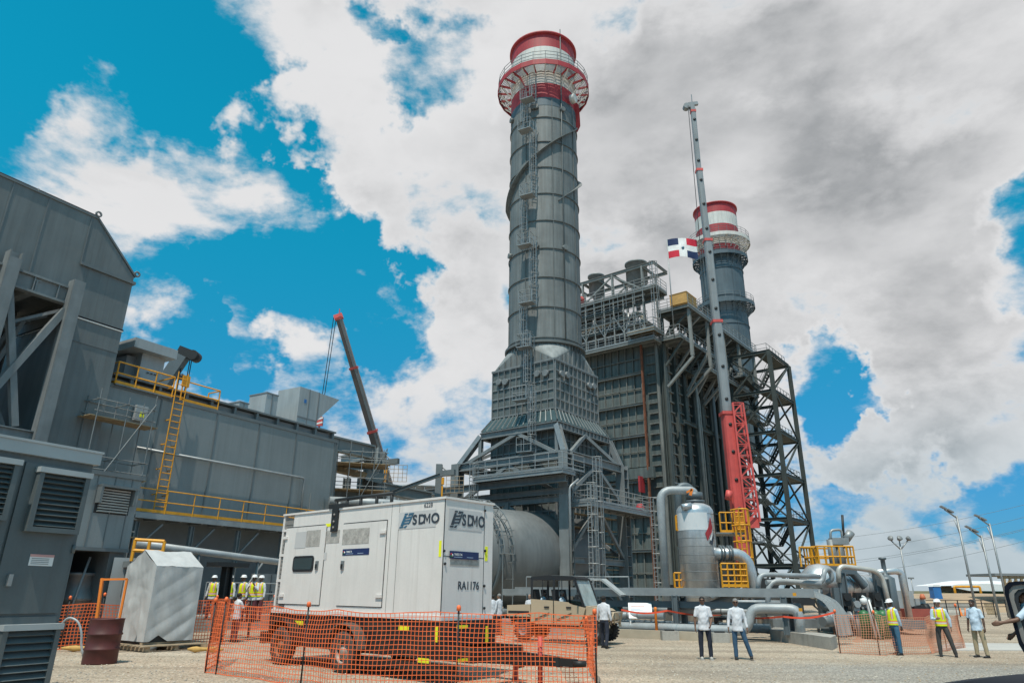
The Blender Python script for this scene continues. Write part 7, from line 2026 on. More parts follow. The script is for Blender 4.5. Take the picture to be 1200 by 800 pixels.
# railing remains and slanted tray end at the left
m = MB(); m.rail([rk(Lr - .5, -1.5, zb_ - .3), rk(Lr - 6.2, -1.5, zb_ - .3)], .95, 2.0, .03, 0, False); m.build('handrail', 'galv', pk)
m = MB(); a, b, c = rk(Lr - 3.0, .2, zb_ + .55), rk(Lr - 5.6, .2, zb_ + .5), rk(Lr - 6.6, .3, zb_ - .2); m.bar(a, b, .5, .08); m.bar(b, c, .5, .08); m.bar(a + Z * .12, b + Z * .12, .5, .03); m.build('cable_tray', 'grey_box', pk)
# curved cable trays dropping to the plinth
m = MB()
for k in range(6):
    w_ = -.05 - k * .2
    pts = [rk(1.2, w_, zb_ + .1), rk(.2 - k * .02, w_, zb_ + .08), rk(-.55 - .06 * k, w_, zb_ - .25), rk(-.85 - .07 * k, w_, zb_ - .8), rk(-.9 - .08 * k, w_, .35)]
    out_ = []
    for i in range(len(pts) - 1):
        for j in range(5): out_.append(pts[i].lerp(pts[i + 1], j / 5))
    out_.append(pts[-1])
    for _ in range(3): out_ = [out_[0]] + [(out_[i - 1] + out_[i] * 2 + out_[i + 1]) / 4 for i in range(1, len(out_) - 1)] + [out_[-1]]
    for a, b in zip(out_[:-1], out_[1:]): m.bar(a, b, .03 if k % 2 else .13, .16 if k % 2 else .05, rn)
m.build('drop_tray', 'grey_box', pk)
for px, py in ((931, 696), (938, 714)):
    q = P(px, py, 29.3); m = MB(); m.box(q, (.14, .02, .12)); m.build('caution_tag', 'yellow', pk)
# plinth
a, b, c = G(903, 749.5), G(976, 761.5), G(986, 757); t = thing('concrete_plinth', 'weathered low concrete plinth under the curved cable trays', 'plinth', V((b.x, b.y, 0)))
hp_ = P(903, 737, a.y).z
back = V((1.6, 2.8, 0))
m = MB(); m.prism([V((p.x, p.y, -.05)) for p in (a, b, b + V((.9, 1.6, 0)), a + V((1.2, 2.6, 0)))], V((0, 0, hp_ + .05))); m.build('block', 'concrete', t)
a, b = rk(Lr, .95, 0), rk(2.9, .95, 0)
t = thing('concrete_kerb', 'long low tan concrete kerb below the pipe rack', 'kerb', a)
m = MB(); m.bar(a + Z * .16, b + Z * .16, .28, .36); m.build('block', mat('tan concrete', (.4, .34, .26), .9, 0, .15), t)
for k, u in enumerate((3.4, 5.5, 11.0)):
    t = thing('pipe_support_block', 'small concrete support block under the grey pipe, ' + ('right of the talking pair', 'between the talking pair and the bollard', 'left beside the notice stand')[k], 'support block', rk(u, .9, 0), 'support blocks under the rack pipe')
    m = MB(); m.box(rk(u, 1.35, .18), (.7, .45, .36)); m.build('block', 'concrete', t)
    m = MB(); m.bar(rk(u, 1.35, .36), rk(u, 1.35, .42), .4, .12); m.build('saddle', 'dark', t)
for px0, px1, py in ((780, 832, 748), (700, 790, 745)):
    pass

# ================================================================ silver vertical vessel with pipes
vb_ = P(821, 690, 38.0); vc = V((vb_.x, vb_.y, 0)); rv = 40 / 2 / 800 * 38.5 * 1.02; zvt = P(821, 600, 38).z
ves = thing('vertical_vessel', 'shiny aluminium clad vertical vessel with red and black emblem near its top', 'vessel', vc)
m = MB(); m.lathe([(0, .4), (rv, .5), (rv, zvt), (rv * .97, zvt + .12), (rv * .85, zvt + .3), (rv * .55, zvt + .45), (.18, zvt + .5), (0, zvt + .5)], vc, n=48); m.build('shell', 'silver', ves)
m = MB(); z = .8
while z < zvt: m.lathe([(rv, z), (rv + .008, z), (rv + .008, z + .025), (rv, z + .025)], vc, n=48); z += .42
m.build('cladding_band', 'galv_dark', ves)
m = MB(); m.lathe([(rv + .012, zvt - 1.0), (rv + .012, zvt - .1)], vc, n=24, a0=R(245), a1=R(352)); 
m.build('plastic_wrap', mat('white wrap', (.62, .63, .64), .4, 0, .06), ves)
# emblem: flame of red over black on the right of the shell
_, sdv_, uv_ = frame_of(Z)
def vdir(a): return V((math.cos(a), math.sin(a), 0))
m = MB(); ac = R(-62)
for shp, mi in (([(-.12, -.5), (-.2, -.1), (-.02, .3), (.12, .85), (.2, .3), (.14, 0), (0, -.2)], 0), ([(-.02, -.42), (.1, -.15), (.17, .15), (.17, -.15), (.06, -.48)], 2), ([(-.05, -.62), (.13, -.3), (.22, .02), (.26, -.3), (.12, -.75)], 1)):
    m.prism([vc + vdir(ac + x * 1.3 / rv) * (rv + .02) + Z * (zvt - 1.1 + y * .9) for x, y in shp], vdir(ac) * .01, mi)
m.build('emblem', ['red_band', 'logo', 'sign_white'], ves)
m = MB()
for k in range(4): a = R(45 + 90 * k); m.bar(vc + vdir(a) * rv * .8, vc + vdir(a) * rv * .8 + Z * .6, .25, .25)
m.build('leg', 'galv_dark', ves)
m = MB(); q = vc + vdir(R(-65)) * rv
for z in (1.25, 1.75):
    for k in range(3): m.cyl(q + V((-.3 + k * .45, -.25, z)), q + V((-.05 + k * .45, -.25, z)), .09, 10); m.lathe([(0, 0), (.12, 0), (.12, .05), (0, .05)], q + V((-.2 + k * .45, -.42, z)), V((0, -1, 0)), 12, sm=False)
    m.tube([q + V((-.5, -.25, z)), q + V((1.2, -.25, z))], .05, 8)
m.build('valve_manifold', 'galv_dark', ves)
# big pipe arching over the vessel from the left
t = thing('arched_pipe', 'grey pipe rising left of the silver vessel and arching onto its top', 'pipe', V((P(780, 690, 38).x, 38, 0)))
a = P(780.5, 690, 38); tz = P(780, 574, 38).z; x2 = P(814, 580, 38)
m = MB(); m.pipe([V((a.x, 38, 0)), V((a.x, 38, tz)), V((x2.x, 38, tz)), V((x2.x, 38, zvt + .6))], .22, 16, .7); m.build('run', 'pipe', t)
m = MB(); m.lathe([(.3, 0), (.5, 0), (.5, .12), (.3, .12)], V((x2.x, 38, zvt + .5)), n=20); m.lathe([(.3, .2), (.42, .2), (.42, .55), (.3, .55)], V((x2.x, 38, zvt + .5)), n=20); m.build('flange', 'pipe_dark', t)
t = thing('relief_pipe', 'thinner grey relief pipe with tight bend behind the top of the silver vessel', 'pipe', V((vc.x, 39.6, 0)))
m = MB(); y = 39.6; p1, p2 = P(800, 600, y), P(809, 570, y); m.pipe([P(797, 640, y), V((P(797, 600, y).x, y, P(797, 569, y).z)), V((P(809, 569, y).x, y, P(809, 569, y).z)), V((P(811, 590, y).x, y, P(811, 592, y).z))], .2, 12, .4); m.tube([P(796, 600, y), P(795, 566, y), P(791, 566, y)], .06, 6); m.build('run', 'pipe_dark', t)
t = thing('vessel_nozzle', 'short silver nozzle with orange ribbon lying on the vessel shoulder', 'nozzle', V((vc.x, vc.y, zvt)))
m = MB(); a, b = P(799, 594, 37.2), P(810, 592, 37.2); m.cyl(a, b, .17, 12); m.build('stub', 'silver', t)
m = MB(); a = P(809, 580, 37.2); m.bar(a, a + V((.12, 0, .35)), .05, .14); m.bar(a + V((.1, 0, .3)), a + V((-.2, 0, .15)), .05, .1); m.build('ribbon', 'orange', t)
# outlet pipe to the right
oz = P(846, 648, 37.5).z; e1 = P(873, 646, 37.5)
t = thing('outlet_pipe', 'silver outlet pipe with flanges bending down right of the vessel', 'pipe', V((e1.x, 37.5, 0)))
m = MB(); m.pipe([V((vc.x + rv * .6, 37.6, oz)), V((e1.x + .1, 37.6, oz)), V((e1.x + .5, 37.6, .4))], .3, 18, .8); m.build('run', 'silver', t)
m = MB()
for dx in (.35, .5, .75, .9): m.lathe([(.28, -.04), (.42, -.04), (.42, .04), (.28, .04)], V((vc.x + rv * .75 + dx, 37.6, oz)), V((1, 0, 0)), 20)
m.build('flange', 'pipe_dark', t)
m = MB(); m.lathe([(.3, 0), (.44, .02), (.44, .8), (.3, .82)], V((e1.x + .42, 37.6, .9)), n=20); m.build('sleeve', 'galv', t)
# yellow platform with caged ladder right of the vessel
yp = P(850, 600, 38.8); t = thing('caged_ladder', 'yellow caged ladder and landing right of the silver vessel', 'ladder', V((yp.x, 38.8, 0)))
zz = P(855, 625, 38.8).z; x0_, x1_ = P(846, 610, 38.8).x, P(868, 610, 38.8).x
m = MB(); m.box((x0_ * .5 + x1_ * .5 - .2, 39.2, zz), (x1_ - x0_ + .6, 1.6, .08)); m.build('landing', 'galv_dark', t)
m = MB(); m.rail([V((x0_ - .2, 38.5, zz)), V((x1_ + .1, 38.5, zz)), V((x1_ + .1, 40, zz))], 1.1, .32, .04, 1, True); m.build('railing', 'yellow', t)
cxl = V(((x0_ + x1_) / 2 + .3, 38.3, 0))
m = MB(); m.ladder(cxl + Z * .4, cxl + Z * (zz + 1.2), .5, V((1, 0, 0)), .045); m.build('ladder', 'yellow', t)
m = MB(); m.cage(cxl + V((0, 0, 2.0)), cxl + V((0, 0, zz + 1.2)), .45, V((0, -1, 0)), .045, .7); m.build('safety_cage', 'yellow', t)
m = MB(); q = V((x0_ - .6, 37.3, P(850, 690, 37).z - .1)); q.z = P(855, 688, 37).z; w5 = P(875, 688, 37).x - P(847, 688, 37).x
m.rail([V((P(847, 688, 37).x, 37, q.z)), V((P(877, 688, 37).x, 37, q.z)), V((P(877, 688, 37).x, 38.5, q.z))], P(855, 660, 37).z - q.z, .33, .045, 3, True); m.build('lower_guard', 'yellow', t)
m = MB(); m.box(((P(847, 688, 37).x + P(877, 688, 37).x) / 2, 37.8, q.z - .05), (w5 + .4, 1.8, .08)); m.box(((P(847, 688, 37).x + P(877, 688, 37).x) / 2, 37.8, q.z / 2), (.3, .3, q.z)); m.build('lower_landing', 'galv_dark', t)
for px0, px1, py0, py1, lab in ((793, 800, 604, 621, 'small yellow guard rail at the upper left of the silver vessel'), (791, 802, 671, 688, 'small yellow guard rail at the foot of the silver vessel')):
    a, b, c = P(px0, py1, 38), P(px1, py1, 38), P(px0, py0, 38); t = thing('guard_rail', lab, 'guard rail', V((a.x, 38, a.z)), 'small yellow guard rails by the vessel')
    m = MB(); m.rail([a, V((b.x, 38, a.z))], c.z - a.z, .27, .05, 1, False); m.bar(a, V((b.x, 38, a.z)), .3, .06); m.build('rails', 'yellow', t)
    m = MB(); m.bar(V(((a.x + b.x) / 2, 38.1, 0)), V(((a.x + b.x) / 2, 38.1, a.z)), .08, .08); m.build('bracket', 'galv_dark', t)

# ================================================================ skid with horizontal vessel
SY = 38.0
def sx_(px, py=690, Y=SY): return P(px, py, Y)
sk = thing('gas_skid', 'gas treatment skid of steel posts with horizontal silver vessel and yellow railed platform', 'process skid', sx_(980))
va_, vb2 = sx_(952, 686, 39.5), sx_(1026, 688, 41.0); rz = 13.0 / 800 * 41
va_.z = vb2.z = sx_(990, 687, 40).z
ax_ = (vb2 - va_).normalized(); lv_ = (vb2 - va_).length
m = MB(); m.lathe([(0, -.35), (rz * .5, -.3), (rz * .9, -.12), (rz, 0), (rz, lv_), (rz * .9, lv_ + .12), (rz * .5, lv_ + .3), (0, lv_ + .35)], va_, ax_, 36); hv = m.build('horizontal_vessel', 'silver', sk)
m = MB()
for k in range(9): m.lathe([(rz, k * lv_ / 8 - .02), (rz + .01, k * lv_ / 8 - .02), (rz + .01, k * lv_ / 8 + .02), (rz, k * lv_ / 8 + .02)], va_, ax_, 36)
m.build('cladding_band', 'galv_dark', hv)
for f in (.15, .85):
    p = va_ + ax_ * lv_ * f; m = MB(); m.box((p.x, p.y, (p.z - rz * .5) / 2), (.3, 1.2, p.z - rz * .5)); m.build('saddle', 'pipe_dark', sk)
m = MB(); q = sx_(960, 674, 37.5); m.lathe([(0, .9), (.5, .8), (.95, .35), (1.0, 0), (1.0, -.3), (0, -.3)], V((q.x, q.y, q.z - .3)), n=28); m.build('domed_vessel', 'silver', sk)
zp_ = sx_(985, 664, 38).z; pl0, pl1 = sx_(961, 664, 38).x, sx_(1003, 664, 38).x
m = MB(); m.box(((pl0 + pl1) / 2, 38.9, zp_), (pl1 - pl0, 1.9, .1)); m.bar(V((pl0, 38, zp_ - .2)), V((pl1, 38, zp_ - .2)), .1, .3); pf = m.build('platform', 'pipe_dark', sk)
m = MB(); m.rail([V((pl0, 39.8, zp_)), V((pl0, 38, zp_)), V((pl1, 38, zp_)), V((pl1, 39.8, zp_)), V((pl0, 39.8, zp_))], 1.05, .36, .045, 1, True); m.rail([V((pl0 - .9, 38.2, zp_ + .0)), V((pl0, 38.2, zp_))], 1.0, .9, .045, 0, False); m.build('railing', 'yellow', pf)
for px in (978, 987): 
    q = sx_(px, 664, 38.9); m = MB(); m.cyl(V((q.x, q.y, va_.z + rz * .8)), V((q.x, q.y, sx_(px, 632, 38.9).z)), .22, 12); m.build('relief_valve', 'galv_dark', sk)
m = MB(); q = sx_(983, 634, 38.9); m.box(q, (.9, .5, .35)); m.cyl(q + V((.4, 0, .1)), q + V((.75, 0, .5)), .22, 10); m.build('valve_head', 'galv', sk)
m = MB(); m.pipe([sx_(974, 640, 38.9), sx_(973, 621, 38.9), sx_(986, 620, 38.9), sx_(987.5, 634, 38.9)], .07, 8, .2); m.build('vent_loop', 'galv', sk)
m = MB(); m.tube([sx_(989, 634, 38.9), sx_(987, 603, 38.9)], .07, 8); m.build('vent_mast', 'dark', sk)
m = MB(); m.pipe([V((pl1 - .3, 39.5, zp_ - .3)), V((pl1 + .4, 39.5, zp_ - .1)), V((pl1 + 1.0, 39.5, zp_ - .9)), V((pl1 + 1.05, 39.5, va_.z))], .22, 12, .5); m.build('pipe', 'pipe_dark', sk)
for px, top, Yp, wpx in ((988, 671, 35.5, 8), (1030, 670, 36, 7), (980, 688, 34.5, 6), (1038, 678, 37, 8)):
    q = sx_(px, 690, Yp); m = MB(); m.ibeam(V((q.x, q.y, 0)), V((q.x, q.y, sx_(px, top, Yp).z)), wpx / 800 * Yp * .9, .35, V((1, 0, 0)), .05); m.build('post', 'pipe_dark', sk)
zt6 = sx_(1000, 664, 35.5).z
m = MB(); m.pipe([sx_(983, 682, 35.4), V((sx_(983, 668, 35.4).x, 35.4, zt6 + .05)), V((sx_(1032, 668, 35.6).x, 35.6, sx_(1032, 669, 35.6).z)), V((sx_(1037, 668, 35.8).x, 35.8, .3))], .12, 14, .55); m.build('pipe', mat('pale beige lagging', (.5, .48, .44), .45, .3), sk)
m = MB(); m.pipe([sx_(898, 682, 34), sx_(964, 682, 34.5), V((sx_(966, 668, 34.5).x, 34.5, sx_(966, 667, 34.5).z)), sx_(972, 667, 35), sx_(976, 678, 35), sx_(968, 682.5, 35.2)], .12, 14, .5); m.build('pipe', 'pipe', sk)
m = MB(); m.pipe([sx_(888, 692, 33), sx_(890, 673, 33), sx_(905, 673, 33), sx_(960, 675, 34)], .11, 14, .6); m.build('pipe', 'pipe', sk)
m = MB(); m.pipe([sx_(900, 716, 34), sx_(900, 680, 34), sx_(930, 681, 34), sx_(962, 684, 34)], .12, 14, .6); m.build('pipe', 'pipe', sk)
m = MB(); m.pipe([sx_(882, 730, 33.5), sx_(883, 709, 33.5), sx_(925, 709, 34), sx_(929, 722, 34)], .14, 14, .5); m.build('pipe', 'pipe', sk)
m = MB(); m.pipe([sx_(960, 690, 35), sx_(961, 708, 35), sx_(968, 712, 35), sx_(990, 712, 35.5)], .14, 14, .6); m.build('pipe', 'pipe_dark', sk)
m = MB(); m.pipe([sx_(1020, 671, 40), sx_(1050, 668.5, 40.2), sx_(1056, 671, 40.2), V((sx_(1060, 690, 40.2).x, 40.2, .3))], .18, 14, .7); m.build('pipe', 'silver', sk)
q = sx_(1040, 690, 40); m = MB(); m.lathe([(0, 0), (.45, 0), (.45, sx_(1040, 677, 40).z), (.3, sx_(1040, 675, 40).z), (.12, sx_(1040, 672, 40).z), (.12, sx_(1036, 656, 40).z), (.2, sx_(1036, 655, 40).z), (.2, sx_(1036, 653, 40).z), (0, sx_(1036, 653, 40).z)], V((q.x, q.y, 0)), n=18); m.build('stack_vent', 'pipe_dark', sk)
for k in range(5):
    q = sx_(968 + k * 6, 724, 33.0); r_ = .2
    m = MB(); m.cyl(q + V((-.25, 0, 0)), q + V((.12, 0, 0)), r_, 12); m.lathe([(0, 0), (r_ * 1.5, 0), (r_ * 1.5, .07), (0, .07)], q + V((.12, 0, 0)), V((1, 0, 0)), 14); m.build('flange', 'pipe_dark' if k % 2 else 'galv', sk)
m = MB(); q = sx_(964, 728, 31.5); m.cyl(q, q + V((.5, .3, 0)), .2, 16); m.build('blue_pipe_end', 'facade_dark', sk)
for k in range(7):
    q = sx_(990 + k * 6, 702 + (k % 3) * 4, 35 + (k % 2) * 1.5); m = MB(); m.box((q.x, q.y, q.z), (rnd.uniform(.2, .5), .4, rnd.uniform(.3, .7))); m.lathe([(0, 0), (.16, 0), (.16, .06), (0, .06)], q + V((0, -.25, .1)), V((0, -1, 0)), 12, sm=False); m.tube([V((q.x, q.y, .0)), q], .09, 8); m.build('valve', ('dark', 'galv_dark', 'pipe')[k % 3], sk)
for k in range(16):
    px = rnd.uniform(965, 1030); Yk = rnd.uniform(35.5, 39.5); q = sx_(px, 715, Yk); zz = rnd.uniform(.7, 2.1); m = MB()
    if k % 3 == 0: m.tube([V((q.x, q.y, .2)), V((q.x, q.y, zz)), V((q.x + rnd.uniform(-.8, .8), q.y, zz))], .07, 8)
    elif k % 3 == 1: m.box((q.x, q.y, zz * .6), (rnd.uniform(.3, .7), .4, rnd.uniform(.3, .6))); m.box((q.x, q.y, zz * .3), (.12, .12, zz * .6))
    else: m.cyl((q.x - .3, q.y, zz * .7), (q.x + .3, q.y, zz * .7), .14, 12); m.lathe([(.05, 0), (.22, 0), (.22, .05), (.05, .05)], V((q.x + .3, q.y, zz * .7)), V((1, 0, 0)), 14, sm=False); m.box((q.x, q.y, zz * .35), (.1, .1, zz * .7))
    m.build('fitting', ('dark', 'galv_dark', 'pipe_dark', 'dark', 'pipe', 'galv_dark', 'red_crane')[k % 7], sk)
for k, (px, py, Yk, L_) in enumerate(((890, 705, 36, 2.6), (905, 698, 37, 3.0), (870, 722, 37.5, 2.4), (945, 722, 36, 2.0), (880, 700, 40, 3.4))):
    q = sx_(px, py, Yk); m = MB(); m.cyl(q + V((-L_ / 2, 0, 0)), q + V((L_ / 2, .4, 0)), .09 + .03 * (k % 3), 10)
    for f in (-.3, .3): m.box((q.x + L_ * f, q.y + .2, q.z / 2), (.1, .1, q.z))
    m.build('low_pipe', ('pipe', 'galv', 'pipe_dark', 'galv_dark', 'pipe')[k], sk)
m = MB(); m.box(sx_(985, 730, 37) * 1 - Z * 0, (7.5, 2.0, .4)); m.build('base', 'galv_dark', sk)
# more grey clutter under the rack
for k, (px, py, Y, w_, h_, mt_) in enumerate(((868, 712, 38, .7, .8, 'galv_dark'), (826, 708, 38, .8, .6, 'galv_dark'), (800, 714, 38, .7, .5, 'pipe_dark'))):
    q = P(px, py, Y); t = thing('valve_unit', 'low grey valve unit behind the pipe rack, ' + ('right of the talking pair', 'directly behind the talking pair', 'left of the talking pair')[k], 'valve unit', V((q.x, q.y, 0)), 'valve units behind the pipe rack')
    m = MB(); m.cyl(V((q.x - w_ / 2, q.y, q.z)), V((q.x + w_ / 2, q.y, q.z)), h_ * .36, 14); m.lathe([(0, 0), (h_ * .5, 0), (h_ * .5, .1), (0, .1)], V((q.x - w_ / 2, q.y, q.z)), V((1, 0, 0)), 16); m.build('body', mt_, t)
    m = MB(); m.tube([V((q.x, q.y, q.z)), V((q.x, q.y, q.z + h_ * .8))], .07, 8); m.lathe([(.2, 0), (.26, 0), (.26, .05), (.2, .05), (.2, 0)], V((q.x, q.y, q.z + h_ * .8)), n=14); m.build('handwheel', 'yellow' if k % 2 else 'dark', t)
    m = MB(); m.box((q.x, q.y, q.z / 2), (.3, .3, q.z)); m.build('pedestal', 'galv_dark', t)

# ================================================================ right-hand yard clutter
GCY = 'green gas cylinders at the skid'
for px, lab in ((1014, 'green gas cylinder leftmost of three near the skid'), (1028, 'green gas cylinder in the middle of the three near the skid'), (1036, 'green gas cylinder nearest the man in blue jeans')):
    q = P(px, 730, 33.2 if px > 1020 else 33.8); zt7 = P(px, 713, q.y).z; t = thing('gas_cylinder', lab, 'gas cylinder', V((q.x, q.y, 0)), GCY); r_ = .24
    m = MB(); m.lathe([(0, 0), (r_, .02), (r_, zt7 - .25), (r_ * .8, zt7 - .12), (.06, zt7 - .05), (0, zt7 - .05)], V((q.x, q.y, 0)), n=18); m.build('bottle', 'green_cyl', t)
    m = MB(); m.lathe([(.0, 0), (.05, 0), (.05, .12), (0, .14)], V((q.x, q.y, zt7 - .06)), n=10); m.build('valve_cap', 'galv_dark', t)
t = thing('hose_stand', 'thin white hose frame leaning between the green gas cylinders', 'hose frame', V((P(1022, 730, 33).x, 33, 0)))
m = MB(); m.pipe([V((P(1026, 738, 33).x, 33, .05)), P(1014, 700, 33), P(1010, 698, 33)], .05, 8, .2); m.pipe([V((P(1030, 738, 33).x, 33, .05)), P(1018, 702, 33)], .04, 8); m.lathe([(0, -.15), (.15, -.1), (.15, .1), (0, .15)], P(1012, 704, 33), n=10); m.build('pipework', 'sign_white', t)
q = G(1046, 727); t = thing('blue_barrel', 'blue barrel with yellow trough behind the man in blue jeans', 'barrel', q)
m = MB(); m.lathe([(0, 0), (.28, 0), (.3, .1), (.3, .75), (.27, .85), (0, .86)], V((q.x, q.y, .75)), n=16); m.build('barrel', 'blue', t)
m = MB(); m.tube([V((q.x - .1, q.y - .6, .55)), V((q.x + 1.0, q.y - .7, .35))], .32, 12); m.build('trough', 'yellow', t)
m = MB(); m.box((q.x, q.y, .38), (.7, .7, .74)); m.build('stand', 'galv_dark', t)
q = G(1072, 727); t = thing('white_compressor', 'pale weathered machine box with pipes beyond the man in blue jeans', 'machine', q)
m = MB(); m.box((q.x - .2, q.y + 1, 1.25), (1.3, 1.4, 1.9)); m.box((q.x + .8, q.y + .6, .9), (.8, 1.0, 1.5)); m.build('housing', 'grey_box', t)
m = MB(); m.cyl((q.x + .7, q.y - .2, .9), (q.x + 1.1, q.y - .2, .9), .4, 14); m.tube([(q.x - .4, q.y + .2, 2.2), (q.x - .4, q.y + .2, .4)], .1, 8); m.box((q.x, q.y + .6, .18), (2.2, 1.6, .36)); m.build('pump', 'dark', t)
m = MB(); m.lathe([(0, 0), (.2, 0), (.22, .15), (.12, .4), (0, .4)], V((q.x + .9, q.y - .1, 1.6)), n=12); m.build('orange_cap', mat('faded orange paint', (.5, .14, .06), .6), t)
q = G(1080, 733); t = thing('red_skip', 'faded red metal skip heaped with dark scrap', 'skip', q)
m = MB(); s_ = [V((q.x - .7, q.y, .1)), V((q.x + .7, q.y, .1)), V((q.x + .85, q.y, 1.05)), V((q.x - .85, q.y, 1.05))]; m.prism(s_, V((0, 1.3, 0))); m.build('tub', mat('faded red paint', (.3, .07, .05), .7, 0, .2), t)
m = MB()
for k in range(10): c = V((q.x + rnd.uniform(-.7, .7), q.y + rnd.uniform(.2, 1.1), 1.1)); m.box(c, (rnd.uniform(.2, .5), .3, rnd.uniform(.1, .3)), Matrix.Rotation(rnd.uniform(-.6, .6), 3, 'Y'))
m.build('scrap', 'dark', t)
q = P(1098, 703, 100); t = thing('portable_toilet', 'small blue portable toilet with white roof tilted at the bank', 'portable toilet', V((q.x, q.y, 0)))
zq0, zq1 = P(1098, 696, 100).z - .2, P(1098, 687, 100).z
m = MB(); m.box((q.x, q.y, (zq0 + zq1) / 2), (1.05, 1.05, zq1 - zq0)); m.box((q.x, q.y, zq0 / 2), (1.1, 1.1, zq0)); bx = m.build('cabin', 'blue', t)
m = MB(); m.prism([V((q.x - .6, q.y - .6, zq1)), V((q.x + .6, q.y - .6, zq1)), V((q.x + .4, q.y - .6, zq1 + .25)), V((q.x - .4, q.y - .6, zq1 + .25))], V((0, 1.2, 0))); m.build('roof', 'sign_white', t)
for k, (px0, px1) in enumerate(((1089, 1106), (1107, 1124), (1125, 1142))):
    a, b = G(px0, 720), G(px1, 720); t = thing('concrete_barrier', ('left', 'middle', 'right')[k] + ' one of three grey concrete road barriers in a row before the bank', 'concrete barrier', (a + b) / 2, 'concrete road barriers in a row')
    zt8 = P(px0, 706, a.y).z
    m = MB(); m.prism([V((a.x, a.y - .4, 0)), V((a.x, a.y - .35, .25)), V((a.x, a.y - .15, .5)), V((a.x, a.y - .1, zt8)), V((a.x, a.y + .1, zt8)), V((a.x, a.y + .15, .5)), V((a.x, a.y + .35, .25)), V((a.x, a.y + .4, 0))], V((b.x - a.x - .05, 0, 0))); m.build('block', 'concrete', t)
q = G(1163, 720); t = thing('leaning_pallet', 'tan wooden crate side leaning upright near the concrete barriers', 'pallet', q)
m = MB(); zt9 = P(1163, 706, q.y).z
for k in range(6): m.bar(V((q.x - .45 + k * .18, q.y, 0)), V((q.x - .45 + k * .18, q.y + .25, zt9)), .13, .03, V((0, -1, 0)))
for f in (.1, .5, .9): m.bar(V((q.x - .5, q.y - .03 + .25 * f, zt9 * f)), V((q.x + .5, q.y - .03 + .25 * f, zt9 * f)), .04, .12)
m.build('boards', 'plank', t)
for px, lab in ((1126.5, 'orange traffic cone left of its twin near the barriers'), (1132.5, 'orange traffic cone right of its twin near the barriers')):
    q = G(px, 721); t = thing('traffic_cone', lab, 'traffic cone', q, 'traffic cones'); m = MB(); m.box(q + Z * .02, (.4, .4, .04)); m.lathe([(.16, .04), (.03, .75), (0, .76)], q, n=14); m.build('cone', 'orange', t)
    m = MB(); m.lathe([(.112, .3), (.085, .45)], q, n=14); m.build('stripe', 'sign_white', t)
# white membrane roofed store, shed and goalposts
q = P(1140, 690, 135); zr0, zr1 = P(1140, 686, 135).z, P(1130, 679.5, 135).z
t = thing('white_roof_store', 'long low store with bright white roof far beyond the scrub', 'building', V((q.x, q.y, 0)))
x0_, x1_ = P(1108, 690, 135).x, P(1182, 690, 135).x
m = MB(); m.box(((x0_ + x1_) / 2 + 1, 139, zr0 / 2), (x1_ - x0_ - 4, 8, zr0)); m.build('wall', 'earth', t)
m = MB(); pr2 = [(0, 0), (1.0, .55), (3.5, .9), (8, .75), (14, 1.0)]; nst = 20; vs = []
for j in range(3):
    for i in range(nst + 1):
        f = i / nst; zz = zr0 + (zr1 - zr0) * min(1, 4.2 * f) ** .6 * (1 if j == 1 else .35) + .05 * math.sin(f * 19); vs.append(V((x0_ + (x1_ - x0_ + 4) * f, 133 + 6 * j, zz)))
m.add(vs, [(j * (nst + 1) + i, j * (nst + 1) + i + 1, (j + 1) * (nst + 1) + i + 1, (j + 1) * (nst + 1) + i) for j in range(2) for i in range(nst)], 0, True)
vs2 = [V((x0_ + (x1_ - x0_ + 4) * i / nst, 133, zr0 - .9 + .6 * (1 - min(1, 5 * i / nst)))) for i in range(nst + 1)]
m.add(vs[:nst + 1] + vs2, [(i, i + 1, nst + 2 + i, nst + 1 + i) for i in range(nst)], 0); m.build('roof', 'dome', t)
m = MB(); m.box((P(1163, 691, 134).x, 134.5, P(1163, 691, 134).z - .6), (5, .4, 3)); m.build('green_door', 'green_cyl', t)
t = thing('timber_shed', 'open timber shed with flat pale roof at the right edge of the photo', 'shed', V((P(1185, 690, 95).x, 95, 0)))
xa, xb = P(1168, 690, 95).x, P(1215, 690, 95).x; zs_ = P(1168, 673, 95).z
m = MB(); m.box(((xa + xb) / 2, 97, zs_), (xb - xa + 1, 6, .3)); m.build('roof', 'grey_under', t)
for k in range(7): x = xa + .8 + (xb - xa) * k / 7; m = MB(); m.bar(V((x, 94.3, 0)), V((x, 94.3, zs_ - .15)), .25, .25); m.build('post', 'plank', t)
m = MB(); m.bar(V((xa, 94.3, zs_ - .35)), V((xb, 94.3, zs_ - .35)), .2, .3)
for k in range(7): x = xa + .8 + (xb - xa) * k / 7; m.bar(V((x, 94.3, zs_ - 1.4)), V((x + .9, 94.3, zs_ - .4)), .12, .12)
m.build('truss', 'plank', t)
t = thing('yellow_portal', 'yellow goalpost shaped height gauge before the white roofed store', 'height gauge', V((P(1133, 690, 110).x, 110, 0)))
a, b = P(1118, 687, 110), P(1148, 687, 110); m = MB(); m.pipe([V((a.x, 110, 0)), a, b, V((b.x, 110, 0))], .17, 8, .2); m.build('bars', 'yellow', t)
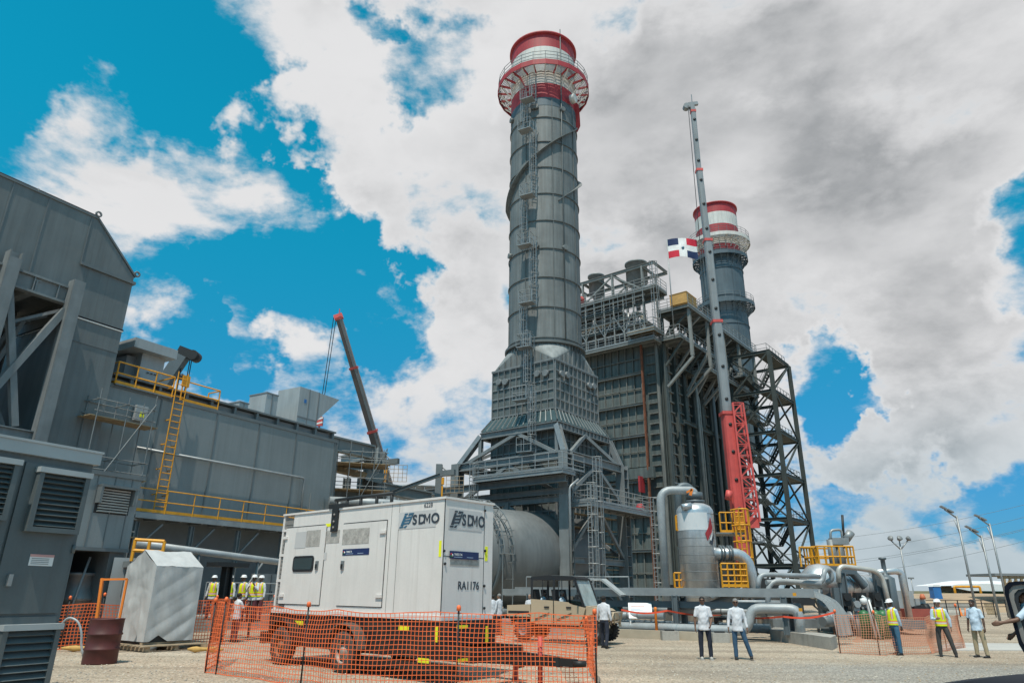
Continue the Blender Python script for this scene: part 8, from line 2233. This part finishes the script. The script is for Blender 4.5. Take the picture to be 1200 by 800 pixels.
# lighting masts
LM = 'tall lighting masts'
for bx_, by_, tx, ty, Y, lab, kind in ((1063, 696, 1054.5, 637, 78, 'lighting mast with three floodlights on a forked head, left of the others', 3), (1141, 696, 1121, 604, 58, 'tallest lighting mast with twin lamp head, behind the man in polo shirt', 1),
                                       (1167, 716, 1150, 627, 60, 'shorter lighting mast with slanted lamp between two taller ones', 1), (1177, 690, 1159.5, 613, 64, 'lighting mast with slanted lamp nearest the right edge', 1), (1069, 690, 1067.5, 677, 120, 'tiny distant lamp post right of the forked mast', 2)):
    tpz = P(tx, ty, Y); t = thing('light_mast', lab, 'light mast', V((tpz.x, Y, 0)), LM)
    rr = .075 if kind != 2 else .08
    m = MB(); m.tube([V((tpz.x, Y, 0)), V((tpz.x, Y, tpz.z))], [rr * 1.4, rr], 10); m.build('pole', 'galv', t)
    if kind == 3:
        m = MB()
        for s_ in (-1, 1): m.tube([tpz - Z * .6, tpz + V((s_ * .9, 0, .35))], .07, 6)
        m.tube([tpz - Z * .6, tpz + Z * .3], .07, 6); m.build('fork', 'galv', t)
        for s_ in (-1, 0, 1): m = MB(); m.lathe([(0, -.2), (.2, -.16), (.3, .14), (.22, .22), (0, .22)], tpz + V((s_ * .95, -.1, .55)), V((s_ * .6, -.6, .4)), 14); m.build('floodlight', 'grey_under', t)
    elif kind == 1:
        m = MB(); m.tube([tpz - Z * 1.6, tpz + V((-.25, 0, -.3))], .05, 6); m.tube([tpz - Z * .2, tpz + V((-.9, 0, .5))], .06, 6); m.build('bracket', 'galv', t)
        for k in range(2): m = MB(); m.bar(tpz + V((-.3 - .55 * k, -.1, .25 + .3 * k)), tpz + V((-.75 - .5 * k, -.1, .5 + .25 * k)), .28, .12); m.build('lamp', 'grey_under', t)
    else:
        m = MB(); m.box(tpz, (.9, .3, .25)); m.build('lamp', 'grey_under', t)
# overhead lines
p0 = thing('power_lines', 'faint thin overhead power lines crossing the low sky on the right', 'power lines', V((60, 200, 0)))
for k, (ya, yb) in enumerate(((636, 580), (646, 592), (655, 605), (662, 616), (640, 600))):
    a, b = P(930, ya + 6 * k, 190), P(1290, yb + 2 * k - 12, 150); m = MB()
    m.tube([a.lerp(b, f / 12) - Z * 6 * math.sin(math.pi * f / 12) * .3 for f in range(13)], .035, 4); m.build('cable', 'galv_dark', p0)
# faded orange nets on the right with leaning stakes
NP = 'faded orange nets on the right'
a, b = gp(984, 765), gp(1040, 768)
net('faded_net', [a, b], lambda t: .02, lambda t: 1.25, .075, 'net_pink', 'faded orange net panel right of the concrete plinth', group=NP, posts=[(.02, 1.3), (.85, 1.3)], post_mat='rust', seed=11, w=.012)
a, b = gp(1040, 767), gp(1131, 759)
net('faded_net', [a, gp(1090, 766), b], lambda t: .02, lambda t: 1.2, .075, 'net_pink', 'faded orange net panel behind the two yellow vested men', group=NP, posts=[(.5, 1.4), (.62, 1.5), (.97, 1.5)], post_mat='rust', seed=12, w=.012)
a, b = gp(978, 745), gp(1060, 741)
net('faded_net', [a, b], lambda t: .02, lambda t: 1.1, .08, 'net_pink', 'faded orange net panel farther back before the gas cylinders', group=NP, posts=[(.05, 1.2), (.9, 1.2)], post_mat='rust', seed=13, w=.012)
t = thing('wire_fence', 'low dark wire fence running along the foot of the bank on the right', 'fence', G(1120, 703))
m = MB(); a, b = P(1080, 703, 70), P(1260, 702, 70)
for k in range(14): p = a.lerp(b, k / 13); m.tube([V((p.x, p.y, 0)), p], .05, 5)
m.build('post', 'dark', t)
m = MB()
for dz in (0, -.3, -.6): m.tube([a + Z * dz, b + Z * dz], .03, 4)
m.build('wire', 'dark', t)

# ================================================================ van with open rear doorway at the right edge
vq = P(1176, 730, 13.2); VZ0, VZ1 = P(1200, 789, 13.2).z, P(1190, 681, 13.2).z
van = thing('parked_van', 'dark van with open rounded rear doorway at the right edge, man inside', 'van', V((vq.x + 1.0, 13.2, 0)))
vx0 = P(1174, 720, 13.2).x; vw = 1.75; hgt = VZ1 - VZ0
vb_yaw = math.atan2(vx0, 13.2) + R(4)
def VN(p): d = p - V((vx0, 13.0, 0)); return V((vx0, 13.0, p.z)) + V((math.cos(vb_yaw), -math.sin(vb_yaw), 0)) * d.x + V((math.sin(vb_yaw), math.cos(vb_yaw), 0)) * d.y
VM = Matrix.Translation(V((vx0, 13.0, 0))) @ Matrix.Rotation(-vb_yaw, 4, 'Z') @ Matrix.Translation(V((-vx0, -13.0, 0)))
def ring_pts(inset, y, tap=.42):
    """doorway outline: slanted left side curving under at the bottom"""
    x0, x1, z0, z1 = vx0 + inset, vx0 + vw - inset, VZ0 + inset, VZ1 - inset
    pts = []
    base = [(x0 + tap, z0 + .02), (x0 + tap * .62, z0 + .1), (x0 + tap * .3, z0 + hgt * .16), (x0 + tap * .1, z0 + hgt * .32), (x0 + .02, z0 + hgt * .55), (x0 - .0, z1 - .2), (x0 + .02, z1 - .09), (x0 + .09, z1 - .02), (x0 + .2, z1)]
    pts = [V((x, y, z)) for x, z in base] + [V((x1 - .2, y, z1)), V((x1 - .05, y, z1 - .05)), V((x1, y, z1 - .2)), V((x1, y, z0 + .3)), V((x1 - .1, y, z0 + .05)), V((x1 - .3, y, z0))]
    return pts
def band(i0, i1, y0, y1, matn, name):
    a, b, c, d = ring_pts(i0, y0), ring_pts(i1, y0), ring_pts(i1, y1), ring_pts(i0, y1); k = len(a); m = MB(); vs = a + b + c + d; fs = []
    for i in range(k):
        j = (i + 1) % k
        for s0 in range(4): s1 = (s0 + 1) % 4; fs.append((s0 * k + i, s0 * k + j, s1 * k + j, s1 * k + i))
    m.add(vs, fs, 0, False); return m.build(name, matn, van, M4=VM)
band(0, .055, 13.0, 15.6, 'car_paint', 'body'); band(.056, .12, 13.03, 13.12, 'van_trim', 'door_surround'); band(.121, .17, 13.05, 13.16, 'black_plastic', 'door_seal')
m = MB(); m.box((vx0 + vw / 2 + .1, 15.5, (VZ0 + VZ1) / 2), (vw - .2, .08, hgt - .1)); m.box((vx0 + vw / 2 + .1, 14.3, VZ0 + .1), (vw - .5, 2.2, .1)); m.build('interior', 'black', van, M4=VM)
m = MB(); m.box((vx0 + .75, 13.9, VZ0 + .4), (.6, .5, .5)); m.bar(V((vx0 + .9, 14.2, VZ0 + .5)), V((vx0 + .9, 14.4, VZ1 - .3)), .5, .12); m.build('seat', 'seat', van, M4=VM)
for x in (vx0 + .6, vx0 + 1.5):
    m = MB(); m.lathe([(0, -.1), (.2, -.1), (.33, -.09), (.35, 0), (.33, .09), (.2, .1), (0, .1)], V((x, 13.5 if x < vx0 + 1 else 15, .35)), V((1, 0, 0)), 20); m.build('wheel', 'rubber', van, M4=VM)
mp_ = VN(V((vx0 + .25, 13.28, 0))); hz_ = P(1198, 697, 13.5).z
person((mp_.x, mp_.y, 0), R(62), 'man in black cap and pale blue shirt leaning an arm out of the van', 1.72, 'brown', 'black', 'pale blue', 'short', 'navy', hat='cap', seated=True, base_z=hz_ - 1.62,
       armL=((-.35, .85, -.75), (-.1, .9, -.2)), armR=((.15, .2, -1), (.0, .6, -.5)), legL=((-.05, .12, -1), (0, .0, -1)), legR=((.06, .12, -1), (0, .0, -1)), head_pitch=-6)
# dark car whose roof shows at the bottom right corner
cq = P(1165, 795, 4.4); t = thing('dark_car', 'glossy dark car, only its curved roof showing at the bottom right corner', 'car', V((cq.x + .3, 4.3, 0)))
zrf = P(1165, 793, 4.4).z; xc_ = cq.x + .55
m = MB(); prof = []
def sec(y, hw, zt, zb):
    return [V((xc_ - hw * 1.12, y, zb)), V((xc_ - hw * 1.1, y, zb + (zt - zb) * .55)), V((xc_ - hw * .93, y, zt - .16)), V((xc_ - hw * .74, y, zt - .055)), V((xc_ - hw * .35, y, zt - .012)), V((xc_, y, zt)), V((xc_ + hw * .35, y, zt - .012)), V((xc_ + hw * .74, y, zt - .055)), V((xc_ + hw * .93, y, zt - .16)), V((xc_ + hw * 1.1, y, zb + (zt - zb) * .55)), V((xc_ + hw * 1.12, y, zb))]
ss = [sec(2.2, .78, .78, .3), sec(2.45, .8, .86, .3), sec(3.1, .82, .95, .3), sec(3.6, .8, zrf - .06, .3), sec(3.9, .8, zrf, .3), sec(4.6, .8, zrf + .01, .3), sec(5.1, .78, zrf - .07, .3), sec(5.7, .78, .98, .3), sec(6.3, .74, .9, .3), sec(6.45, .7, .7, .3)]
k = len(ss[0]); m.add([v for s_ in ss for v in s_], [(i * k + j, i * k + j + 1, (i + 1) * k + j + 1, (i + 1) * k + j) for i in range(len(ss) - 1) for j in range(k - 1)] + [tuple(range(k)), tuple((len(ss) - 1) * k + j for j in range(k))], 0, True); m.build('body', 'car_paint', t)
for y in (2.9, 5.6):
    for s_ in (-.78, .78): m = MB(); m.lathe([(0, -.1), (.2, -.1), (.31, -.09), (.33, 0), (.31, .09), (.2, .1), (0, .1)], V((xc_ + s_, y, .33)), V((1, 0, 0)), 20); m.build('wheel', 'rubber', t)
